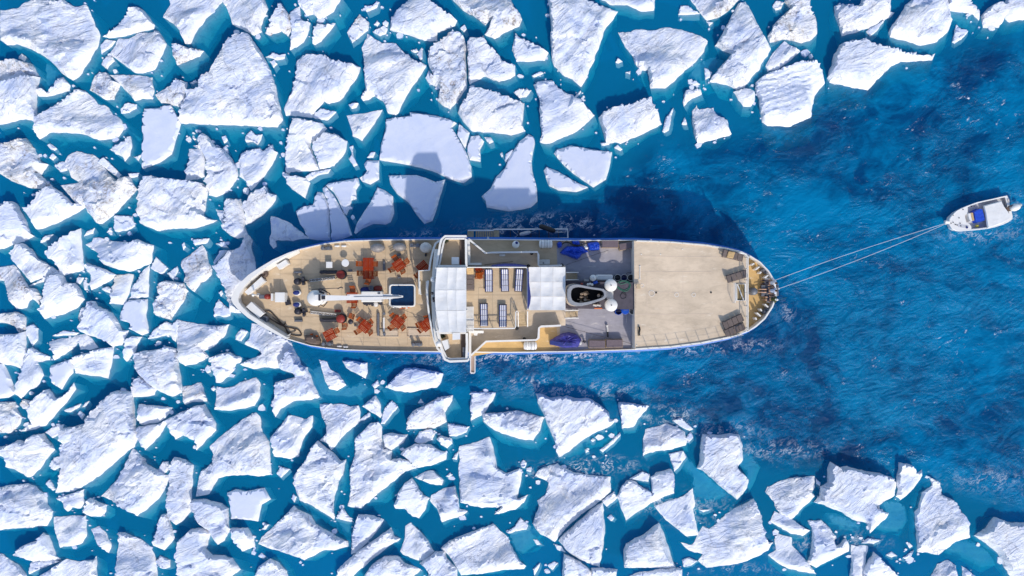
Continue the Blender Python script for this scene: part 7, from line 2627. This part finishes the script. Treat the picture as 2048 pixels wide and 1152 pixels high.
# grey sofa on the stern deck
c = r7(1268, 557, ZD)
t = thing('grey_sofa', 'grey cushioned sofa facing forward at the stern', 'sofa', c)
lb = MB(); lb.box((.03, 0, .17), (1.36, 1.02, .3)); lbuild(lb, 'base', M['lounge'], t)
for y in (-.245, .245):
    for x in (-.48, -.08, .32):
        lb = MB(); lb.rbox((x, y, .39), (.385, .47, .16), .04); lbuild(lb, 'seat_cushion', M['grey'], t)
    lb = MB(); lb.rbox((.62, y, .55), (.18, .47, .42), .05, 0, R(10)); lbuild(lb, 'back_cushion', M['grey'], t)
b = MB(); b.prism(P([(1245, 435), (1330, 452), (1338, 500), (1250, 500)], ZD + .42, r7), ZD - .04, ZD + .42)
sp('stern_bench', b, 'white')
b = MB(); b.prism(P([(1262, 612), (1338, 612), (1330, 668), (1270, 672)], ZD + .42, r7), ZD - .04, ZD + .42)
sp('stern_bench', b, 'white')
pz = lambda x, y, z: r7(x, y, z)
person('person in a white shirt and dark trousers seated uppermost at the stern', pz(1284, 486, ZD + .45), R(172), 'shirtwhite', 'trousers', False, False, (.44, .16, .52, -.42))
person('person in a pale blue shirt with bare legs stretched out on the grey sofa', pz(1284, 560, ZD + .50), R(180), 'shirtblue', 'trousers', False, True, (.42, .10, .80, -.02))
person('person in an olive green shirt and white cap seated lowest at the stern', pz(1290, 636, ZD + .45), R(172), 'shirtgreen', 'shorts' if 'shorts' in M else 'trousers', True, True, (.42, .15, .46, -.40))
c = r7(1270, 492, ZD)

# ---- white motor boat on its tow
def at8(x, y, z):
    return r8(x, y, z)


c = r8(980, 560, 0)
boat = thing('motor_boat', 'small white motor boat with blue cover and outboard on a tow line astern', 'boat', c)
RIMB = [(358, 690), (372, 640), (410, 580), (500, 497), (600, 445), (700, 402), (900, 328), (1050, 293), (1200, 262), (1350, 225), (1480, 198), (1495, 225), (1520, 320), (1548, 430), (1572, 530), (1586, 600), (1583, 655), (1500, 715), (1400, 760), (1250, 808), (1110, 838), (900, 865), (700, 882), (590, 890), (500, 885), (420, 845), (375, 770)]
cxb, cyb = 980, 575
def bs(k, dx=0):
    return [(cxb + (x - cxb) * k + dx, cyb + (y - cyb) * k) for x, y in RIMB]
b = MB()
Z1, Z0 = .75, -.25
rings = [P(bs(.80, 30), Z1, r8), P(bs(.93, 10), Z1, r8), P(bs(.985), Z1, r8), P(bs(1.0), Z1, r8), P(bs(.975), Z1, r8), P(bs(.90), Z1, r8)]
zs = [Z0, 0.05, .45, Z1, Z1 + .05, Z1 + .03]
k = len(RIMB)
b.add([(x, y, z) for q, z in zip(rings, zs) for x, y in q], [(j * k + i, j * k + (i + 1) % k, (j + 1) * k + (i + 1) % k, (j + 1) * k + i) for j in range(5) for i in range(k)])
b.build('hull', M['gel'], boat, smooth=False)
b = MB()
b.prism(P([(372, 690), (400, 610), (510, 510), (720, 412), (722, 540), (665, 590), (690, 720), (750, 745), (790, 800), (790, 866), (600, 875), (500, 870), (430, 830)], Z1, r8), .1, Z1 + .035)
b.build('foredeck', M['gel'], boat)
b = MB()
b.prism(P(bs(.90), .3, r8), .1, .26)
b.build('cockpit_floor', M['lav'], boat)
b = MB()
b.prism(P([(520, 770), (560, 740), (640, 760), (740, 770), (740, 812), (640, 825), (540, 805)], Z1 + .05, r8), Z1 + .03, Z1 + .045)
b.build('anchor_locker_lid', M['lav'], boat)
b = MB()
b.prism(P([(1035, 395), (1380, 300), (1425, 400), (1500, 500), (1560, 600), (1565, 640), (1400, 740), (1112, 832), (1090, 690), (1065, 530)], Z1 + .2, r8), Z1 + .07, Z1 + .22, top=P([(1045, 410), (1372, 318), (1415, 410), (1488, 505), (1545, 600), (1548, 632), (1395, 722), (1122, 812), (1102, 690), (1077, 530)], Z1 + .2, r8))
b.build('white_cover', M['canvas'], boat)
b = MB()
b.prism(P([(842, 502), (960, 437), (1030, 442), (1060, 560), (1086, 690), (920, 728), (875, 690)], Z1 + .2, r8), .25, Z1 + .2, top=P([(862, 520), (960, 460), (1015, 462), (1045, 560), (1065, 670), (930, 705), (890, 672)], Z1 + .3, r8))
b.build('blue_cover', M['tarp'], boat)
b = MB()
b.prism(P([(722, 540), (835, 518), (870, 690), (780, 705), (745, 640)], Z1 + .1, r8), .25, Z1 + .15, top=P([(740, 550), (825, 532), (855, 680), (790, 692), (758, 640)], Z1 + .2, r8))
con = b.build('console', M['gel'], boat)
b = MB()
b.prism(P([(785, 535), (825, 530), (852, 680), (815, 688)], Z1 + .2, r8), Z1 + .15, Z1 + .19)
b.build('windscreen', M['towel'], con)
b = MB()
b.cyl(r8(370, 712, Z1), r8(285, 705, Z1 + .1), .11, .13, n=10)
b.box(r8(345, 735, Z1 + .02), (.3, .12, .1), R(-14))
b.build('bow_roller', M['gel'], boat, smooth=False)
b = MB()
for x, y in ((405, 735), (445, 718), (488, 760), (522, 770), (592, 786), (560, 632), (580, 735), (445, 580), (635, 470), (795, 408), (848, 405)):
    b.cyl(r8(x, y, Z1 + .03), r8(x, y, Z1 + .09), .05, n=8)
b.build('cleats', M['dark'], boat)
b = MB()
b.cyl(r8(710, 815, Z1 + .04), r8(710, 815, Z1 + .12), .10); b.build('fuel_cap', M['navy'], boat)
b = MB(); b.ball(r8(905, 785, .45), .17, .13, .12); b.build('yellow_bucket', M['yellow'], boat, smooth=True)
b = MB()
b.prism(P([(1455, 435), (1515, 428), (1560, 500), (1490, 505)], Z1, r8), .3, Z1 + .06); b.build('motor_well', M['brown'], boat)
ob = MB()
c = r8(1615, 432, Z1)
ob.lathe((c.x, c.y, 0), [(.14, -.3), (.2, .2), (.36, .55), (.42, .85), (.36, 1.1), (.2, 1.2), (.02, 1.22)], 16, 1.15, .80, R(18))
obo = ob.build('outboard_motor', M['gel'], boat, smooth=True)
b = MB(); b.ball(r8(1720, 385, .5), .2, .16, .18); b.build('lower_unit', M['pale'], obo, smooth=True)
b = MB(); b.box(r8(1550, 402, Z1 + .25), (.45, .1, .12), R(18)); b.build('tilt_bracket', M['dark'], obo)
b = MB(); b.prism(P([(1470, 280), (1500, 262), (1515, 320), (1490, 340)], Z1, r8), Z1 + .03, Z1 + .12); b.build('boarding_ladder', M['pale'], boat)

M['towline'] = mat('white tow rope', (0.72, 0.74, 0.74), .9)
# ---- tow ropes, slack between the stern and the boat
def tow(a, c2, label, sag, bend):
    pts = []
    for i in range(25):
        u = i / 24
        p = a.lerp(c2, u)
        p.z -= sag * 4 * u * (1 - u)
        p.y += bend * 4 * u * (1 - u)
        pts.append(p)
    b = MB(); b.tube(pts, .015, 6)
    for p in (pts[0], pts[-1]):
        b.ball(p, .07, n=8, k=5)
    tag(b.build('tow_rope', M['towline'], smooth=True), label, 'rope', 'tow ropes to the motor boat')


e = r8(310, 735, Z1 + .05)
tow(r7(1336, 463, ZD + .95), e, 'upper of the two pale tow ropes running to the motor boat', .35, .12)
tow(r7(1372, 540, ZD + .95), e + Vector((0, -.05, -.05)), 'lower of the two pale tow ropes running to the motor boat', .55, -.25)
cable('stern_line', 'short green line trailing from the lower stern rail', 'rope', [(1345, 645), (1390, 638), (1445, 622)], r7, 1.8, .015, 'green')

# ---- brash: crumbs of ice afloat between the floes, far too many to count
rnd = random.Random(77)
mb = MB()
cnt = 0
anch = []
for s_, p_, l_ in FLOES:
    if s_[0] == 'F':
        continue
    for k in range(len(p_)):
        x0_, y0_ = p_[k]; x1_, y1_ = p_[(k + 1) % len(p_)]
        if (rnd.random() < .6 and noise.noise(Vector((x0_ / 130, y0_ / 130, 2))) > -.05):
            anch.append((x0_, y0_, x1_, y1_))
for _ in range(1200):
    x0_, y0_, x1_, y1_ = rnd.choice(anch)
    u = rnd.random()
    px, py = x0_ + (x1_ - x0_) * u + rnd.gauss(0, 11), y0_ + (y1_ - y0_) * u + rnd.gauss(6, 11)
    if not (-20 < px < 2068 and -20 < py < 1172) or openness(px, py) > .9:
        continue
    if 455 < px < 1570 and 465 < py < 725:
        continue
    if any(inside(px, py, p_) for s_, p_, l_ in FLOES):
        continue
    c = at(px, py, 0)
    r_ = min(.42, .05 + rnd.expovariate(12))
    n_ = rnd.randint(5, 7)
    a0 = rnd.random() * 6
    el = rnd.uniform(.5, 1)
    top = [(c.x + r_ * rnd.uniform(.6, 1.1) * math.cos(a0 + 6.283 * i / n_), c.y + r_ * el * rnd.uniform(.6, 1.1) * math.sin(a0 + 6.283 * i / n_)) for i in range(n_)]
    mb.prism([(c.x + (x - c.x) * 1.15 + .03, c.y + (y - c.y) * 1.15 - .05) for x, y in top], -.16, rnd.uniform(.04, .10), top=top)
br = mb.build('brash_ice', M['ice'])
br['kind'] = 'stuff'; br['rough'] = .3; br['bare'] = .1; br['dirt'] = .05; br['stain'] = 0.0; br['grain'] = 0.0
